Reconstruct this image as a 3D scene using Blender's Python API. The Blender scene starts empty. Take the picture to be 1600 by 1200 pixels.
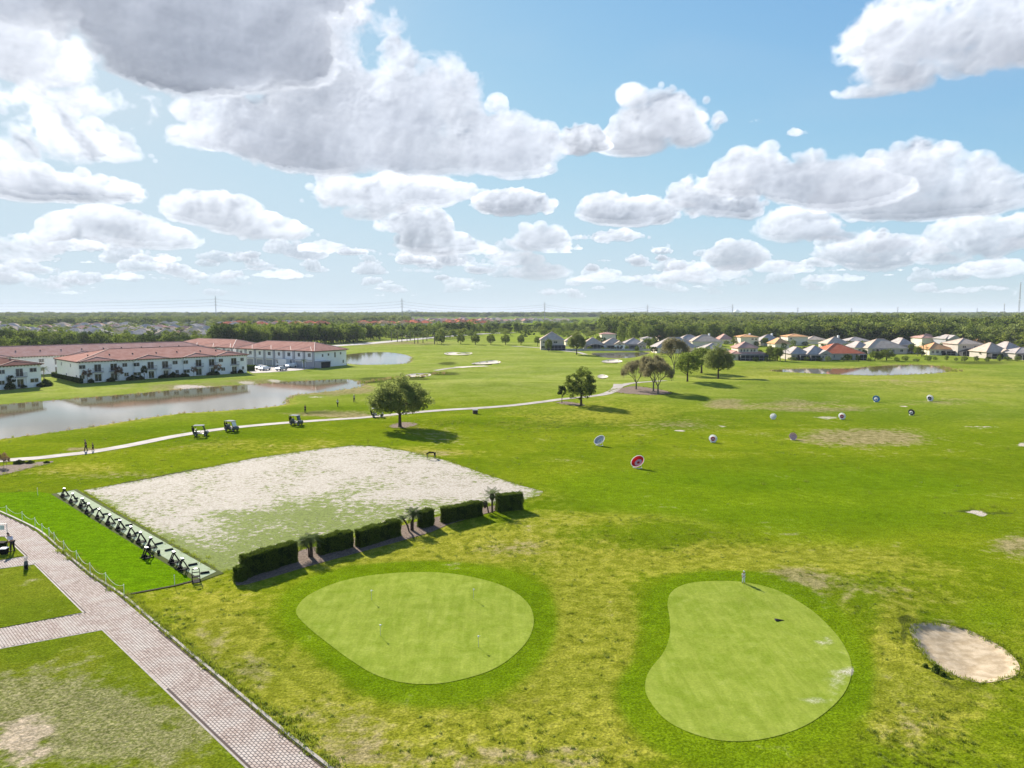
import bpy, math, random
import numpy as np
from mathutils import Vector, Matrix, geometry

R = math.radians
# ------------------------------------------------------------------ camera, sun, exposure
SC = bpy.context.scene
CAM_H, FPX, PITCH = 22.0, 1148.0, math.atan(113 / 1148)
SUN_AZ, SUN_EL = R(-30.0), R(27.0)          # azimuth from +Y towards +X
EXPOSURE = 1.15
SUN_STRENGTH = 5.0
SKY_STRENGTH = 0.085
CLOUD_GAIN = 1.0
HAZE_DENSITY = 0.000075

camd = bpy.data.cameras.new('camera'); cam = bpy.data.objects.new('camera', camd)
SC.collection.objects.link(cam); SC.camera = cam
camd.sensor_width = 36; camd.lens = 36 * FPX / 1600
camd.clip_start = 0.5; camd.clip_end = 60000
cam.location = (0, 0, CAM_H); cam.rotation_euler = (math.pi / 2 - PITCH, 0, 0)

SUNV = Vector((math.sin(SUN_AZ) * math.cos(SUN_EL), math.cos(SUN_AZ) * math.cos(SUN_EL), math.sin(SUN_EL)))
sd = bpy.data.lights.new('sun', 'SUN'); sd.energy = SUN_STRENGTH; sd.angle = R(0.5); sd.color = (1.0, 0.93, 0.82)
so = bpy.data.objects.new('sun', sd); SC.collection.objects.link(so)
so.rotation_euler = (-SUNV).to_track_quat('-Z', 'Y').to_euler()
SC.view_settings.view_transform = 'Standard'; SC.view_settings.look = 'None'
SC.view_settings.gamma = 1; SC.view_settings.use_curve_mapping = False
SC.view_settings.exposure = EXPOSURE
SC.cycles.volume_bounces = 0; SC.cycles.max_bounces = 6; SC.cycles.diffuse_bounces = 3
SC.cycles.transparent_max_bounces = 8
SC.cycles.use_denoising = True

# ------------------------------------------------------------------ clouds (numpy voxel clouds, ray-marched once into a sky map)
MW, MH = 6144, 1536
PXA = 2 * math.pi / MW

def up_axis(a, n, cell, axis, off):
    t = (np.arange(n) / cell + off)
    i = np.floor(t).astype(int); f = (t - i).astype(np.float32)
    sh = [1, 1, 1]; sh[axis] = n
    ws = ((1 - f) ** 3 / 6, (3 * f ** 3 - 6 * f ** 2 + 4) / 6, (-3 * f ** 3 + 3 * f ** 2 + 3 * f + 1) / 6, f ** 3 / 6)
    r = None
    for k, w in enumerate(ws):
        q = np.take(a, i + k, axis) * w.reshape(sh)
        r = q if r is None else r + q
    return r

def vnoise(shape, cells, rng):
    """smooth lattice noise, about zero mean and unit deviation"""
    dims = [int(n / c) + 5 for n, c in zip(shape, cells)]
    a = rng.standard_normal(dims, dtype=np.float32)
    for ax in (2, 1, 0):
        a = up_axis(a, shape[ax], cells[ax], ax, rng.random())
    return a * 3.1

def px_dir(x, y):
    cx = (x - 800) / FPX; cy = -(y - 600) / FPX
    dy = math.cos(PITCH) + cy * math.sin(PITCH); dz = -math.sin(PITCH) + cy * math.cos(PITCH)
    return math.atan2(cx, dy), math.atan2(dz, math.hypot(cx, dy))

def make_cloud(blobs, seed, amp=0.75, zs=3, fade=1.0, soft=1.0, dark=1.0):
    """blobs in map pixels (cx, cy up, rx, ry) -> (x0, y0, rgb, alpha)"""
    rng = np.random.default_rng(seed)
    mg = 0.40 * max(b[2] for b in blobs) + 14
    x0 = int(min(b[0] - b[2] for b in blobs) - mg); x1 = int(max(b[0] + b[2] for b in blobs) + mg)
    y0 = int(min(b[1] - b[3] for b in blobs) - 6); y1 = int(max(b[1] + b[3] * 1.2 for b in blobs) + mg)
    y0 = max(y0, 0)
    nx, ny = x1 - x0, y1 - y0
    nb0 = len(blobs); sub_ = []
    for cx, cy, rx, ry in blobs:        # smaller heads bulging from the top and sides of each mass
        for k in range(int(6 + rx / 14)):
            th = rng.uniform(-.25, math.pi + .25); q = rng.uniform(.62, .98); r = rng.uniform(.20, .42) * min(rx * .7, ry * 1.1)
            sub_.append((cx + q * rx * math.cos(th), cy + q * ry * .92 * max(math.sin(th), -.3), r * rng.uniform(1.0, 1.5), r))
        if ry < 13:                      # thin far clouds are only rows of small heads on a level base
            for k in range(int(8 + rx / 2.5)):
                t = rng.uniform(-1, 1); r = ry * rng.uniform(.25, .75) * (1.1 - abs(t) ** 1.5 * .8)
                sub_.append((cx + t * rx, cy + r * .5, r * rng.uniform(1.2, 2.4), r))
    rzs = [0.5 * (b[2] + b[3]) * 0.8 for b in blobs]
    dz = max(rzs); nz = max(6, int(2 * dz / zs))
    X = np.arange(nx, dtype=np.float32)[None, None, :] + x0
    Y = np.arange(ny, dtype=np.float32)[None, :, None] + y0
    Z = (np.arange(nz, dtype=np.float32)[:, None, None] - nz / 2) * zs
    e = np.full((nz, ny, nx), -1.0, np.float32)
    for cx, cy, rx, ry in sub_:
        a0, a1 = max(0, int(cx - 2 * rx) - x0), min(nx, int(cx + 2 * rx) - x0); b0, b1 = max(0, int(cy - 2 * ry) - y0), min(ny, int(cy + 2 * ry) - y0)
        if a1 <= a0 or b1 <= b0: continue
        cz = rng.uniform(-.3, .3) * dz if ry > 6 else 0.0
        q = .92 * (1 - np.sqrt(((X[:, :, a0:a1] - cx) / rx) ** 2 + ((Y[:, b0:b1] - cy) / ry) ** 2 + ((Z - cz) / (rx * 1.1)) ** 2))
        np.maximum(e[:, b0:b1, a0:a1], q, out=e[:, b0:b1, a0:a1])
    for (cx, cy, rx, ry), rz in zip(blobs, rzs):
        if ry < 13: continue
        cz = (rng.random() - .5) * (dz - rz)
        yy = (Y - cy); yy = np.where(yy < 0, yy / (ry * 0.62), yy / ry)
        q = 1 - np.sqrt(((X - cx) / rx) ** 2 + yy ** 2 + ((Z - cz) / rz) ** 2)
        np.maximum(e, q, out=e)
    if ny < 90: amp *= 1.7
    size = max(7.0, min(60.0, min(ny * .7, nx * .35)))
    n = np.zeros_like(e); tot = 0; a = 1.0; c = size
    while c > 2.2:
        v = vnoise(e.shape, (max(c / zs, 1.01), c, c * 1.15), rng)
        v = .7 - np.abs(v) if c < size * .8 else v
        n += a * v; tot += a; a *= 0.68; c *= 0.5
    n -= n.mean(); n /= n.std() + 1e-6
    e = np.where(e < 0, e * 1.9, e)
    D = np.clip((e * 1.1 + amp * .50 * n - .01) * (5.0 * soft), 0, 1)
    del e
    sc = 60.0 / max(30.0, (ny + .35 * nx))
    sig = 0.15 * zs * max(.35, min(1.6, sc * 2.2))
    az = (x0 + nx / 2) * PXA - math.pi; el = (y0 + ny / 2) * PXA
    # sun direction in the cloud's frame (right, up, forward)
    daz = SUN_AZ - az
    s = np.array([math.sin(daz) * math.cos(SUN_EL), math.sin(SUN_EL) * math.cos(el) - math.cos(SUN_EL) * math.sin(el) * math.cos(daz),
                  math.cos(SUN_EL) * math.cos(el) * math.cos(daz) + math.sin(SUN_EL) * math.sin(el)])
    cosang = s[2]
    f = max(0.3, abs(s[2])); sgn = 1 if s[2] > 0 else -1
    dx = int(round(s[0] / f * zs)); dy = int(round(s[1] / f * zs))
    dx = max(-12, min(12, dx)); dy = max(-12, min(12, dy))
    step = math.sqrt(dx * dx + dy * dy + zs * zs) / zs
    tau = np.zeros_like(D); acc = np.zeros(D.shape[1:], np.float32)
    order = range(nz - 1, -1, -1) if sgn > 0 else range(nz)
    for k in order:
        acc = np.roll(acc, (-dy, -dx), (0, 1))
        if dx > 0: acc[:, -dx:] = 0
        if dx < 0: acc[:, :-dx] = 0
        if dy > 0: acc[-dy:, :] = 0
        if dy < 0: acc[:-dy, :] = 0
        tau[k] = acc
        acc = acc + D[k] * sig * step
    phase = 0.72 + 0.22 * max(0, cosang) ** 6
    up = np.cumsum(D[:, ::-1, :], axis=1)[:, ::-1, :] * (sig / zs)       # how much cloud lies above each point
    sunL = phase * (0.66 * np.exp(-0.24 * tau) + 0.55 * np.exp(-1.1 * up * sc) + .10 * np.exp(-0.05 * tau))
    amb = 0.225 + 0.27 * np.exp(-0.6 * up * sc)
    del tau, up
    T = np.ones(D.shape[1:], np.float32); L = np.zeros_like(T); A = np.zeros_like(T); NB = np.zeros_like(T)
    for k in range(nz):
        a_ = 1 - np.exp(-D[k] * sig)
        L += T * a_ * sunL[k]; A += T * a_ * amb[k]; NB += T * a_ * n[k]
        T *= 1 - a_
    al = 1 - T
    inv = 1 / np.maximum(al, 1e-3)
    L *= inv; A *= inv; NB *= inv
    # billows: the side of each bulge towards the sun is brighter
    ed = np.minimum(np.minimum(np.arange(nx), nx - 1 - np.arange(nx))[None, :], (ny - 1 - np.arange(ny))[:, None]).astype(np.float32)
    al = al * np.clip(ed / 12, 0, 1)
    rel = np.zeros_like(NB)
    ux = -1 if daz < 0 else 1
    for d_, w_ in ((2, .5), (5, .35), (11, .3)):
        if nx > 4 * d_ and ny > 4 * d_:
            rel += w_ * (NB - np.roll(NB, (d_, ux * d_), (0, 1)))
    rel = np.clip(rel, -1.2, 1.2) * np.clip(al * 1.5 - .3, 0, 1)
    L *= 1 + .62 * rel; A *= 1 + .16 * rel
    L *= dark
    for _ in range(1):
        L[:, 1:-1] = .25 * L[:, :-2] + .5 * L[:, 1:-1] + .25 * L[:, 2:]
    rgb = L[..., None] * np.array([1.0, .985, .96], np.float32) * .88 + A[..., None] * np.array([.74, .88, 1.16], np.float32)
    return x0, y0, rgb, al * fade

# clouds traced by direction: (blobs as x, y, rx, ry in photo pixels), seed, amplitude
CL = [
 ([(250,-190,330,190),(150,-60,190,140),(300,-30,180,150),(375,70,110,70),(240,50,150,76)], 1, .75, .60),
 ([(20,60,90,60),(90,100,110,45),(190,150,120,42),(300,205,90,30),(-60,20,140,90)], 31, 1.0, 1.0),
 ([(520,90,150,110),(620,150,120,105),(480,190,150,70),(600,225,180,50),(750,225,115,50),(420,170,110,60),(690,130,50,50),(800,256,62,26),(330,215,60,26),(560,20,60,40)], 2, .8, .72),
 ([(30,190,110,75),(120,215,90,35),(190,238,60,20),(-40,200,110,90)], 3, .8),
 ([(50,285,75,28),(130,292,75,28),(170,300,45,16)], 4, .85),
 ([(120,358,60,26),(180,350,70,26),(250,372,60,18),(90,366,45,16)], 5, .85),
 ([(330,325,65,27),(380,348,50,20),(440,362,60,17),(410,352,50,20)], 6, .85),
 ([(530,300,62,34),(590,318,45,22),(640,300,90,24),(720,300,50,16),(560,330,50,18)], 7, .85),
 ([(645,345,55,27),(690,380,55,18),(660,376,50,20)], 8, .85),
 ([(805,318,50,17)], 9, .9),
 ([(830,372,48,22),(880,388,30,8),(800,405,45,14),(830,425,50,14)], 10, .85),
 ([(905,218,34,30),(848,214,18,13),(932,232,16,10)], 11, .7),
 ([(1040,180,75,52),(1075,200,52,42),(1000,215,58,30),(1030,150,45,22)], 12, .6),
 ([(1115,300,60,38),(1160,318,40,22)], 13, .8),
 ([(1190,265,75,42),(1260,270,90,45),(1330,288,80,35)], 14, .75),
 ([(1420,270,90,55),(1500,290,80,45),(1380,300,90,36),(1460,320,130,24),(1560,318,40,14)], 15, .7),
 ([(945,325,42,24),(1010,330,65,22),(1060,322,30,12)], 16, .85),
 ([(950,370,60,12)], 17, .9),
 ([(1155,398,42,20),(1185,404,22,9)], 18, .85),
 ([(1275,348,75,32),(1320,362,60,22)], 19, .8),
 ([(1290,398,60,16),(1370,392,60,24)], 20, .85),
 ([(1520,370,90,34),(1460,400,60,16),(1590,360,70,26)], 21, .8),
 ([(1470,40,120,70),(1580,40,110,70),(1420,110,80,36),(1360,140,55,18),(1500,90,80,40),(1370,70,38,30)], 22, .75),
 ([(775,162,18,16),(1245,208,15,10),(1180,190,8,6)], 23, .8),
 ([(345,432,40,8),(440,430,45,8),(520,388,50,12),(590,398,35,10)], 24, .9),
 ([(100,385,55,10),(20,380,55,20),(30,402,60,9),(140,384,40,8)], 25, .9),
 ([(1080,432,60,12),(1000,436,50,9),(1200,420,60,14),(1140,428,40,10)], 26, .9),
 ([(1440,428,60,10),(1550,422,60,12),(1300,436,50,8)], 27, .9),
 ([(940,436,50,9),(760,392,20,9),(730,440,30,6),(640,424,50,8)], 28, .9),
 ([(200,434,60,6),(80,432,70,7),(265,406,20,5)], 29, .9),
]

def sky_map():
    img = np.zeros((MH, MW, 4), np.float32)
    rgbm, am = img[..., :3], img[..., 3]
    def paste(x0, y0, rgb, al):
        ny, nx = al.shape
        if y0 + ny > MH: ny = MH - y0; rgb = rgb[:ny]; al = al[:ny]
        ys = slice(y0, y0 + ny)
        xs = (np.arange(nx) + x0) % MW
        # far clouds pale towards the horizon air
        el = (np.arange(ny) + y0) * PXA
        air = np.exp(-el / R(3.2))[:, None]
        al = al * (1 - .62 * air)
        rgb = rgb * (1 - .35 * air[..., None]) + np.array([.80, .90, .96], np.float32) * .35 * air[..., None]
        a = al[..., None]
        rgbm[ys, xs] = rgb * a + rgbm[ys, xs] * (1 - a)      # premultiplied
        am[ys, xs] = al + am[ys, xs] * (1 - al)
    sprites = []
    for blobs, seed, amp, *dk in CL:
        bl = []
        for (x, y, rx, ry) in blobs:
            az, el = px_dir(x, y)
            bl.append(((az + math.pi) / PXA, el / PXA - ry * .2, rx * math.cos(az) ** 2 / FPX / PXA * 1.06,
                       ry * math.cos(az) * math.cos(el + PITCH * .5) ** 2 / FPX / PXA * 1.14))
        big = max(b[2] for b in bl) > 90
        sprites.append(make_cloud(bl, seed, amp, 5 if big else 3, dark=dk[0] if dk else 1.0))
    rng = random.Random(5)
    small = [s for s in sprites if s[3].shape[1] < 330]
    allm = sprites[3:]
    lo, hi = px_dir(-60, 480)[0], px_dir(1660, 480)[0]
    ux0, ux1 = (lo + math.pi) / PXA, (hi + math.pi) / PXA
    # the same kind of cloud field all round, outside the photographed part
    jobs = []
    for i in range(230):
        el = R(1.2 + 50 * rng.random() ** 2.0)
        x = rng.random() * MW
        s = rng.choice(small if el < R(9) else allm)
        nx, ny = s[3].shape[1], s[3].shape[0]
        if el < R(25) and x + nx > ux0 and x < ux1: continue
        if el >= R(25) and rng.random() < .5: continue
        jobs.append((el, x, s, rng.random() < .5))
    for el, x, s, fl in sorted(jobs, key=lambda j: j[0]):
        rgb, al = s[2], s[3]
        if el < R(6):
            rgb, al = rgb[::2, ::2], al[::2, ::2]
        if fl: rgb, al = rgb[:, ::-1], al[:, ::-1]
        paste(int(x), int(el / PXA), rgb, al)
    # rows of very far small clouds above the horizon inside the view
    for i in range(120):
        s = rng.choice(small); k = rng.choice((3, 4, 5))
        el = R(rng.uniform(.9, 4.2))
        paste(int(rng.uniform(ux0, ux1)), int(el / PXA), s[2][::k, ::k], s[3][::k, ::k] * rng.uniform(.55, 1.0))
    order = sorted(range(len(sprites)), key=lambda i: sprites[i][1])
    for i in order:
        if i not in (0, 1, 2): paste(*sprites[i])
    paste(*sprites[1]); paste(*sprites[2]); paste(*sprites[0])
    # thin high veil
    v = np.zeros((1, MH, MW), np.float32)
    r2 = np.random.default_rng(9)
    for c, a in ((300, .5), (130, .3), (60, .2)):
        v += a * vnoise((1, MH, MW), (1, c * .45, c * 1.5), r2)
    v = np.clip(v[0] * .5, 0, 1) * .25
    am2 = v * (1 - am)
    rgbm += am2[..., None] * np.array([.95, .97, 1.0], np.float32) * .9
    am += am2
    np.clip(am, 0, 1, out=am)
    img[..., :3] *= 0.5          # head-room, undone in the shader
    np.clip(img, 0, 1, out=img)
    im = bpy.data.images.new('cloud_map', MW, MH, alpha=False, float_buffer=False)
    im.colorspace_settings.name = 'Non-Color'
    im2 = bpy.data.images.new('cloud_cover_map', MW, MH, alpha=False, float_buffer=False)
    im2.colorspace_settings.name = 'Non-Color'
    buf = np.ones((MH, MW, 4), np.float32); buf[..., :3] = np.sqrt(img[..., :3])
    im.pixels.foreach_set(buf.ravel()); im.update()
    buf[..., :3] = am[..., None]
    im2.pixels.foreach_set(buf.ravel()); im2.update()
    im.pack(); im2.pack()
    return im, im2

def build_world():
    w = bpy.data.worlds.new('World'); SC.world = w; w.use_nodes = True
    nt = w.node_tree; n = nt.nodes; n.clear(); L = nt.links.new
    out = n.new('ShaderNodeOutputWorld'); bg = n.new('ShaderNodeBackground')
    L(bg.outputs[0], out.inputs[0])
    sky = n.new('ShaderNodeTexSky'); sky.sky_type = 'NISHITA'; sky.sun_disc = False
    sky.sun_elevation = SUN_EL; sky.sun_rotation = SUN_AZ; sky.altitude = 0
    sky.air_density = 1.0; sky.dust_density = 0.25; sky.ozone_density = 2.0
    sk = n.new('ShaderNodeVectorMath'); sk.operation = 'SCALE'; sk.inputs['Scale'].default_value = 1.0
    tn = n.new('ShaderNodeVectorMath'); tn.operation = 'MULTIPLY'; L(sky.outputs[0], tn.inputs[0])
    tn.inputs[1].default_value = [SKY_STRENGTH * c for c in (.65, .91, 1.28)]
    L(tn.outputs[0], sk.inputs[0])
    tc = n.new('ShaderNodeTexCoord'); sp = n.new('ShaderNodeSeparateXYZ'); L(tc.outputs['Generated'], sp.inputs[0])
    def M(op, a, b=None, clamp=False):
        m = n.new('ShaderNodeMath'); m.operation = op; m.use_clamp = clamp
        for i, v in enumerate((a, b)):
            if v is None: continue
            if isinstance(v, (int, float)): m.inputs[i].default_value = v
            else: L(v, m.inputs[i])
        return m.outputs[0]
    az = M('ARCTAN2', sp.outputs[0], sp.outputs[1])
    u = M('ADD', M('DIVIDE', az, 2 * math.pi), 0.5)
    el = M('ARCSINE', sp.outputs[2])
    v = M('DIVIDE', el, math.pi / 2, True)
    cb = n.new('ShaderNodeCombineXYZ'); L(u, cb.inputs[0]); L(v, cb.inputs[1])
    # bright parts of the sky roll off like the photograph's highlights
    lim = [c / 2 ** EXPOSURE for c in (.66, .80, .90)]
    sp3 = n.new('ShaderNodeSeparateXYZ'); L(sk.outputs[0], sp3.inputs[0])
    q3 = n.new('ShaderNodeCombineXYZ')
    for i, m_ in enumerate(lim):
        c3 = M('POWER', M('DIVIDE', sp3.outputs[i], m_), 2.5)
        L(M('DIVIDE', sp3.outputs[i], M('POWER', M('ADD', c3, 1.0), 0.4)), q3.inputs[i])
    im, im2 = sky_map()
    t1 = n.new('ShaderNodeTexImage'); t1.image = im; t1.extension = 'REPEAT'; L(cb.outputs[0], t1.inputs[0])
    t2 = n.new('ShaderNodeTexImage'); t2.image = im2; t2.extension = 'REPEAT'; L(cb.outputs[0], t2.inputs[0])
    sq = n.new('ShaderNodeVectorMath'); sq.operation = 'MULTIPLY'; L(t1.outputs[0], sq.inputs[0]); L(t1.outputs[0], sq.inputs[1])
    cs = n.new('ShaderNodeVectorMath'); cs.operation = 'SCALE'; L(sq.outputs[0], cs.inputs[0])
    cs.inputs['Scale'].default_value = 2.0 * CLOUD_GAIN * .92 / 2 ** EXPOSURE
    inv = M('SUBTRACT', 1.0, t2.outputs[0], True)
    k = n.new('ShaderNodeVectorMath'); k.operation = 'SCALE'; L(q3.outputs[0], k.inputs[0]); L(inv, k.inputs['Scale'])
    ad = n.new('ShaderNodeVectorMath'); ad.operation = 'ADD'; L(k.outputs[0], ad.inputs[0]); L(cs.outputs[0], ad.inputs[1])
    L(ad.outputs[0], bg.inputs[0]); bg.inputs[1].default_value = 1.0
    w.cycles.sampling_method = 'MANUAL'; w.cycles.sample_map_resolution = 1024
build_world()
# ------------------------------------------------------------------ helpers
COL = SC.collection
def tag(o, label=None, cat=None, group=None, kind=None):
    if label: o['label'] = label
    if cat: o['category'] = cat
    if group: o['group'] = group
    if kind: o['kind'] = kind
    return o

def empty(name, loc=(0, 0, 0), rz=0.0, label=None, cat=None, group=None):
    o = bpy.data.objects.new(name, None); COL.objects.link(o)
    o.location = loc; o.rotation_euler = (0, 0, rz); o.empty_display_size = .3
    return tag(o, label, cat, group)

def link_mesh(name, me, parent=None, loc=None):
    o = bpy.data.objects.new(name, me); COL.objects.link(o)
    if parent is not None: o.parent = parent
    if loc is not None: o.location = loc
    return o

def copy_tree(o, parent=None):
    c = o.copy(); COL.objects.link(c); c.parent = parent
    for ch in list(o.children): copy_tree(ch, c)
    return c

def mesh_np(name, V, F, m=None, smooth=False):
    """V (n,3), F list/array of equal-length faces"""
    V = np.asarray(V, np.float32); F = np.asarray(F, np.int32)
    me = bpy.data.meshes.new(name); k = F.shape[1]
    me.vertices.add(len(V)); me.vertices.foreach_set('co', V.ravel())
    me.loops.add(F.size); me.loops.foreach_set('vertex_index', F.ravel())
    me.polygons.add(len(F)); me.polygons.foreach_set('loop_start', np.arange(0, F.size, k, dtype=np.int32))
    me.update(calc_edges=True)
    me.polygons.foreach_set('use_smooth', np.full(len(F), smooth))
    if m: me.materials.append(m)
    return me

def face_attr(me, name, vals):
    a = me.attributes.new(name, 'FLOAT', 'FACE'); a.data.foreach_set('value', np.asarray(vals, np.float32))

class MB:
    """collects solid pieces and links them as one mesh"""
    def __init__(s): s.v = []; s.f = []; s.mi = []
    def add(s, vs, fs, mi=0):
        o = len(s.v); s.v += [tuple(v) for v in vs]; s.f += [tuple(i + o for i in f) for f in fs]; s.mi += [mi] * len(fs)
        return s
    def box(s, x0, y0, z0, x1, y1, z1, mi=0):
        vs = [(x, y, z) for z in (z0, z1) for y in (y0, y1) for x in (x0, x1)]
        return s.add(vs, [(0, 2, 3, 1), (4, 5, 7, 6), (0, 1, 5, 4), (1, 3, 7, 5), (3, 2, 6, 7), (2, 0, 4, 6)], mi)
    def bar(s, a, b, w=.05, h=None, mi=0):
        a = Vector(a); b = Vector(b); h = h or w; d = (b - a).normalized()
        up = Vector((0, 0, 1)) if abs(d.z) < .95 else Vector((0, 1, 0))
        x = d.cross(up).normalized() * w / 2; y = x.normalized().cross(d) * h / 2
        vs = [p + q for p in (a, b) for q in (-x - y, x - y, x + y, -x + y)]
        return s.add(vs, [(0, 1, 2, 3), (4, 7, 6, 5), (0, 4, 5, 1), (1, 5, 6, 2), (2, 6, 7, 3), (3, 7, 4, 0)], mi)
    def tube(s, pts, rs, n=8, mi=0, cap=True):
        pts = [Vector(p) for p in pts]; o = []
        if isinstance(rs, (int, float)): rs = [rs] * len(pts)
        vs = []
        for i, p in enumerate(pts):
            d = (pts[min(i + 1, len(pts) - 1)] - pts[max(i - 1, 0)]).normalized()
            up = Vector((0, 0, 1)) if abs(d.z) < .9 else Vector((1, 0, 0))
            x = d.cross(up).normalized(); y = x.cross(d)
            for k in range(n):
                a = 2 * math.pi * k / n; vs.append(p + (x * math.cos(a) + y * math.sin(a)) * rs[i])
        fs = [(i * n + k, i * n + (k + 1) % n, (i + 1) * n + (k + 1) % n, (i + 1) * n + k) for i in range(len(pts) - 1) for k in range(n)]
        if cap: fs += [tuple(range(n))[::-1], tuple((len(pts) - 1) * n + k for k in range(n))]
        return s.add(vs, fs, mi)
    def lathe(s, prof, n=24, mi=0, M=None):
        vs = [Vector((r * math.cos(2 * math.pi * k / n), r * math.sin(2 * math.pi * k / n), z)) for r, z in prof for k in range(n)]
        if M: vs = [M @ v for v in vs]
        return s.add(vs, [(i * n + k, i * n + (k + 1) % n, (i + 1) * n + (k + 1) % n, (i + 1) * n + k) for i in range(len(prof) - 1) for k in range(n)], mi)
    def poly_prism(s, pts, z0, z1, mi=0):
        n = len(pts); vs = [(x, y, z0) for x, y in pts] + [(x, y, z1) for x, y in pts]
        return s.add(vs, [tuple(range(n))[::-1], tuple(range(n, 2 * n))] + [(i, (i + 1) % n, n + (i + 1) % n, n + i) for i in range(n)], mi)
    def mesh(s, name, mats, smooth=False):
        me = bpy.data.meshes.new(name); me.from_pydata(s.v, [], s.f)
        for m in (mats if isinstance(mats, (list, tuple)) else [mats]): me.materials.append(m)
        me.polygons.foreach_set('material_index', s.mi)
        if smooth: me.polygons.foreach_set('use_smooth', [True] * len(s.f))
        me.update(); return me
    def build(s, name, mats, parent=None, loc=None, smooth=False):
        return link_mesh(name, s.mesh(name, mats, smooth), parent, loc)

# ------------------------------------------------------------------ materials
class NT:
    def __init__(s, name):
        s.m = bpy.data.materials.new(name); s.m.use_nodes = True; s.nt = s.m.node_tree
        s.n = s.nt.nodes; s.b = s.n['Principled BSDF']; s.out = s.n['Material Output']
    def L(s, a, b): s.nt.links.new(a, b)
    def put(s, sock, v):
        if hasattr(v, 'is_linked') or hasattr(v, 'links'): s.L(v, sock)
        elif isinstance(v, (tuple, list)) and len(v) == 3 and sock.type == 'RGBA': sock.default_value = (*v, 1)
        else: sock.default_value = v
    def math(s, op, a, b=0.0, clamp=False):
        m = s.n.new('ShaderNodeMath'); m.operation = op; m.use_clamp = clamp
        s.put(m.inputs[0], a); s.put(m.inputs[1], b); return m.outputs[0]
    def coord(s, scale=(1, 1, 1), rot=0.0, kind='pos'):
        if kind == 'pos': c = s.n.new('ShaderNodeNewGeometry').outputs['Position']
        else: c = s.n.new('ShaderNodeTexCoord').outputs['Object']
        mp = s.n.new('ShaderNodeMapping'); mp.inputs['Scale'].default_value = scale; mp.inputs['Rotation'].default_value = (0, 0, rot)
        s.L(c, mp.inputs[0]); return mp.outputs[0]
    def noise(s, vec, scale, detail=4, rough=.55, dist=0.0):
        t = s.n.new('ShaderNodeTexNoise'); t.inputs['Scale'].default_value = scale; t.inputs['Detail'].default_value = detail
        t.inputs['Roughness'].default_value = rough; t.inputs['Distortion'].default_value = dist
        s.L(vec, t.inputs['Vector']); return t.outputs[0]
    def ramp(s, v, lo, hi, smooth=True):
        m = s.n.new('ShaderNodeMapRange'); m.interpolation_type = 'SMOOTHSTEP' if smooth else 'LINEAR'
        s.put(m.inputs[0], v); s.put(m.inputs[1], lo); s.put(m.inputs[2], hi); return m.outputs[0]
    def mix(s, f, a, b, blend='MIX'):
        m = s.n.new('ShaderNodeMix'); m.data_type = 'RGBA'; m.blend_type = blend
        s.put(m.inputs[0], f); s.put(m.inputs[6], a); s.put(m.inputs[7], b); return m.outputs[2]
    def attr(s, name):
        a = s.n.new('ShaderNodeAttribute'); a.attribute_name = name; return a
    def bump(s, h, strength=.5, dist=.05, normal=None):
        b = s.n.new('ShaderNodeBump'); b.inputs['Strength'].default_value = strength; b.inputs['Distance'].default_value = dist
        s.L(h, b.inputs['Height'])
        if normal is not None: s.L(normal, b.inputs['Normal'])
        return b.outputs[0]
    def fin(s, col, rough=.8, spec=.3, normal=None, metal=0.0):
        s.put(s.b.inputs['Base Color'], col); s.put(s.b.inputs['Roughness'], rough)
        s.b.inputs['Specular IOR Level'].default_value = spec; s.b.inputs['Metallic'].default_value = metal
        if normal is not None: s.L(normal, s.b.inputs['Normal'])
        return s.m

_mats = {}
def paint(name, c, rough=.6, spec=.3, var=.15, scale=1.5, metal=0.0):
    """plain coloured surface with a little dirt and unevenness"""
    if name in _mats: return _mats[name]
    t = NT(name); v = t.coord(); n1 = t.noise(v, scale, 5); n2 = t.noise(v, scale * 14, 3)
    f = t.math('MULTIPLY', t.math('ADD', n1, n2), .5)
    dk = tuple(x * (1 - var) for x in c); lt = tuple(min(1, x * (1 + var * .7)) for x in c)
    m = t.fin(t.mix(t.ramp(f, .35, .65), dk, lt), rough, spec, metal=metal)
    _mats[name] = m; return m

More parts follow.
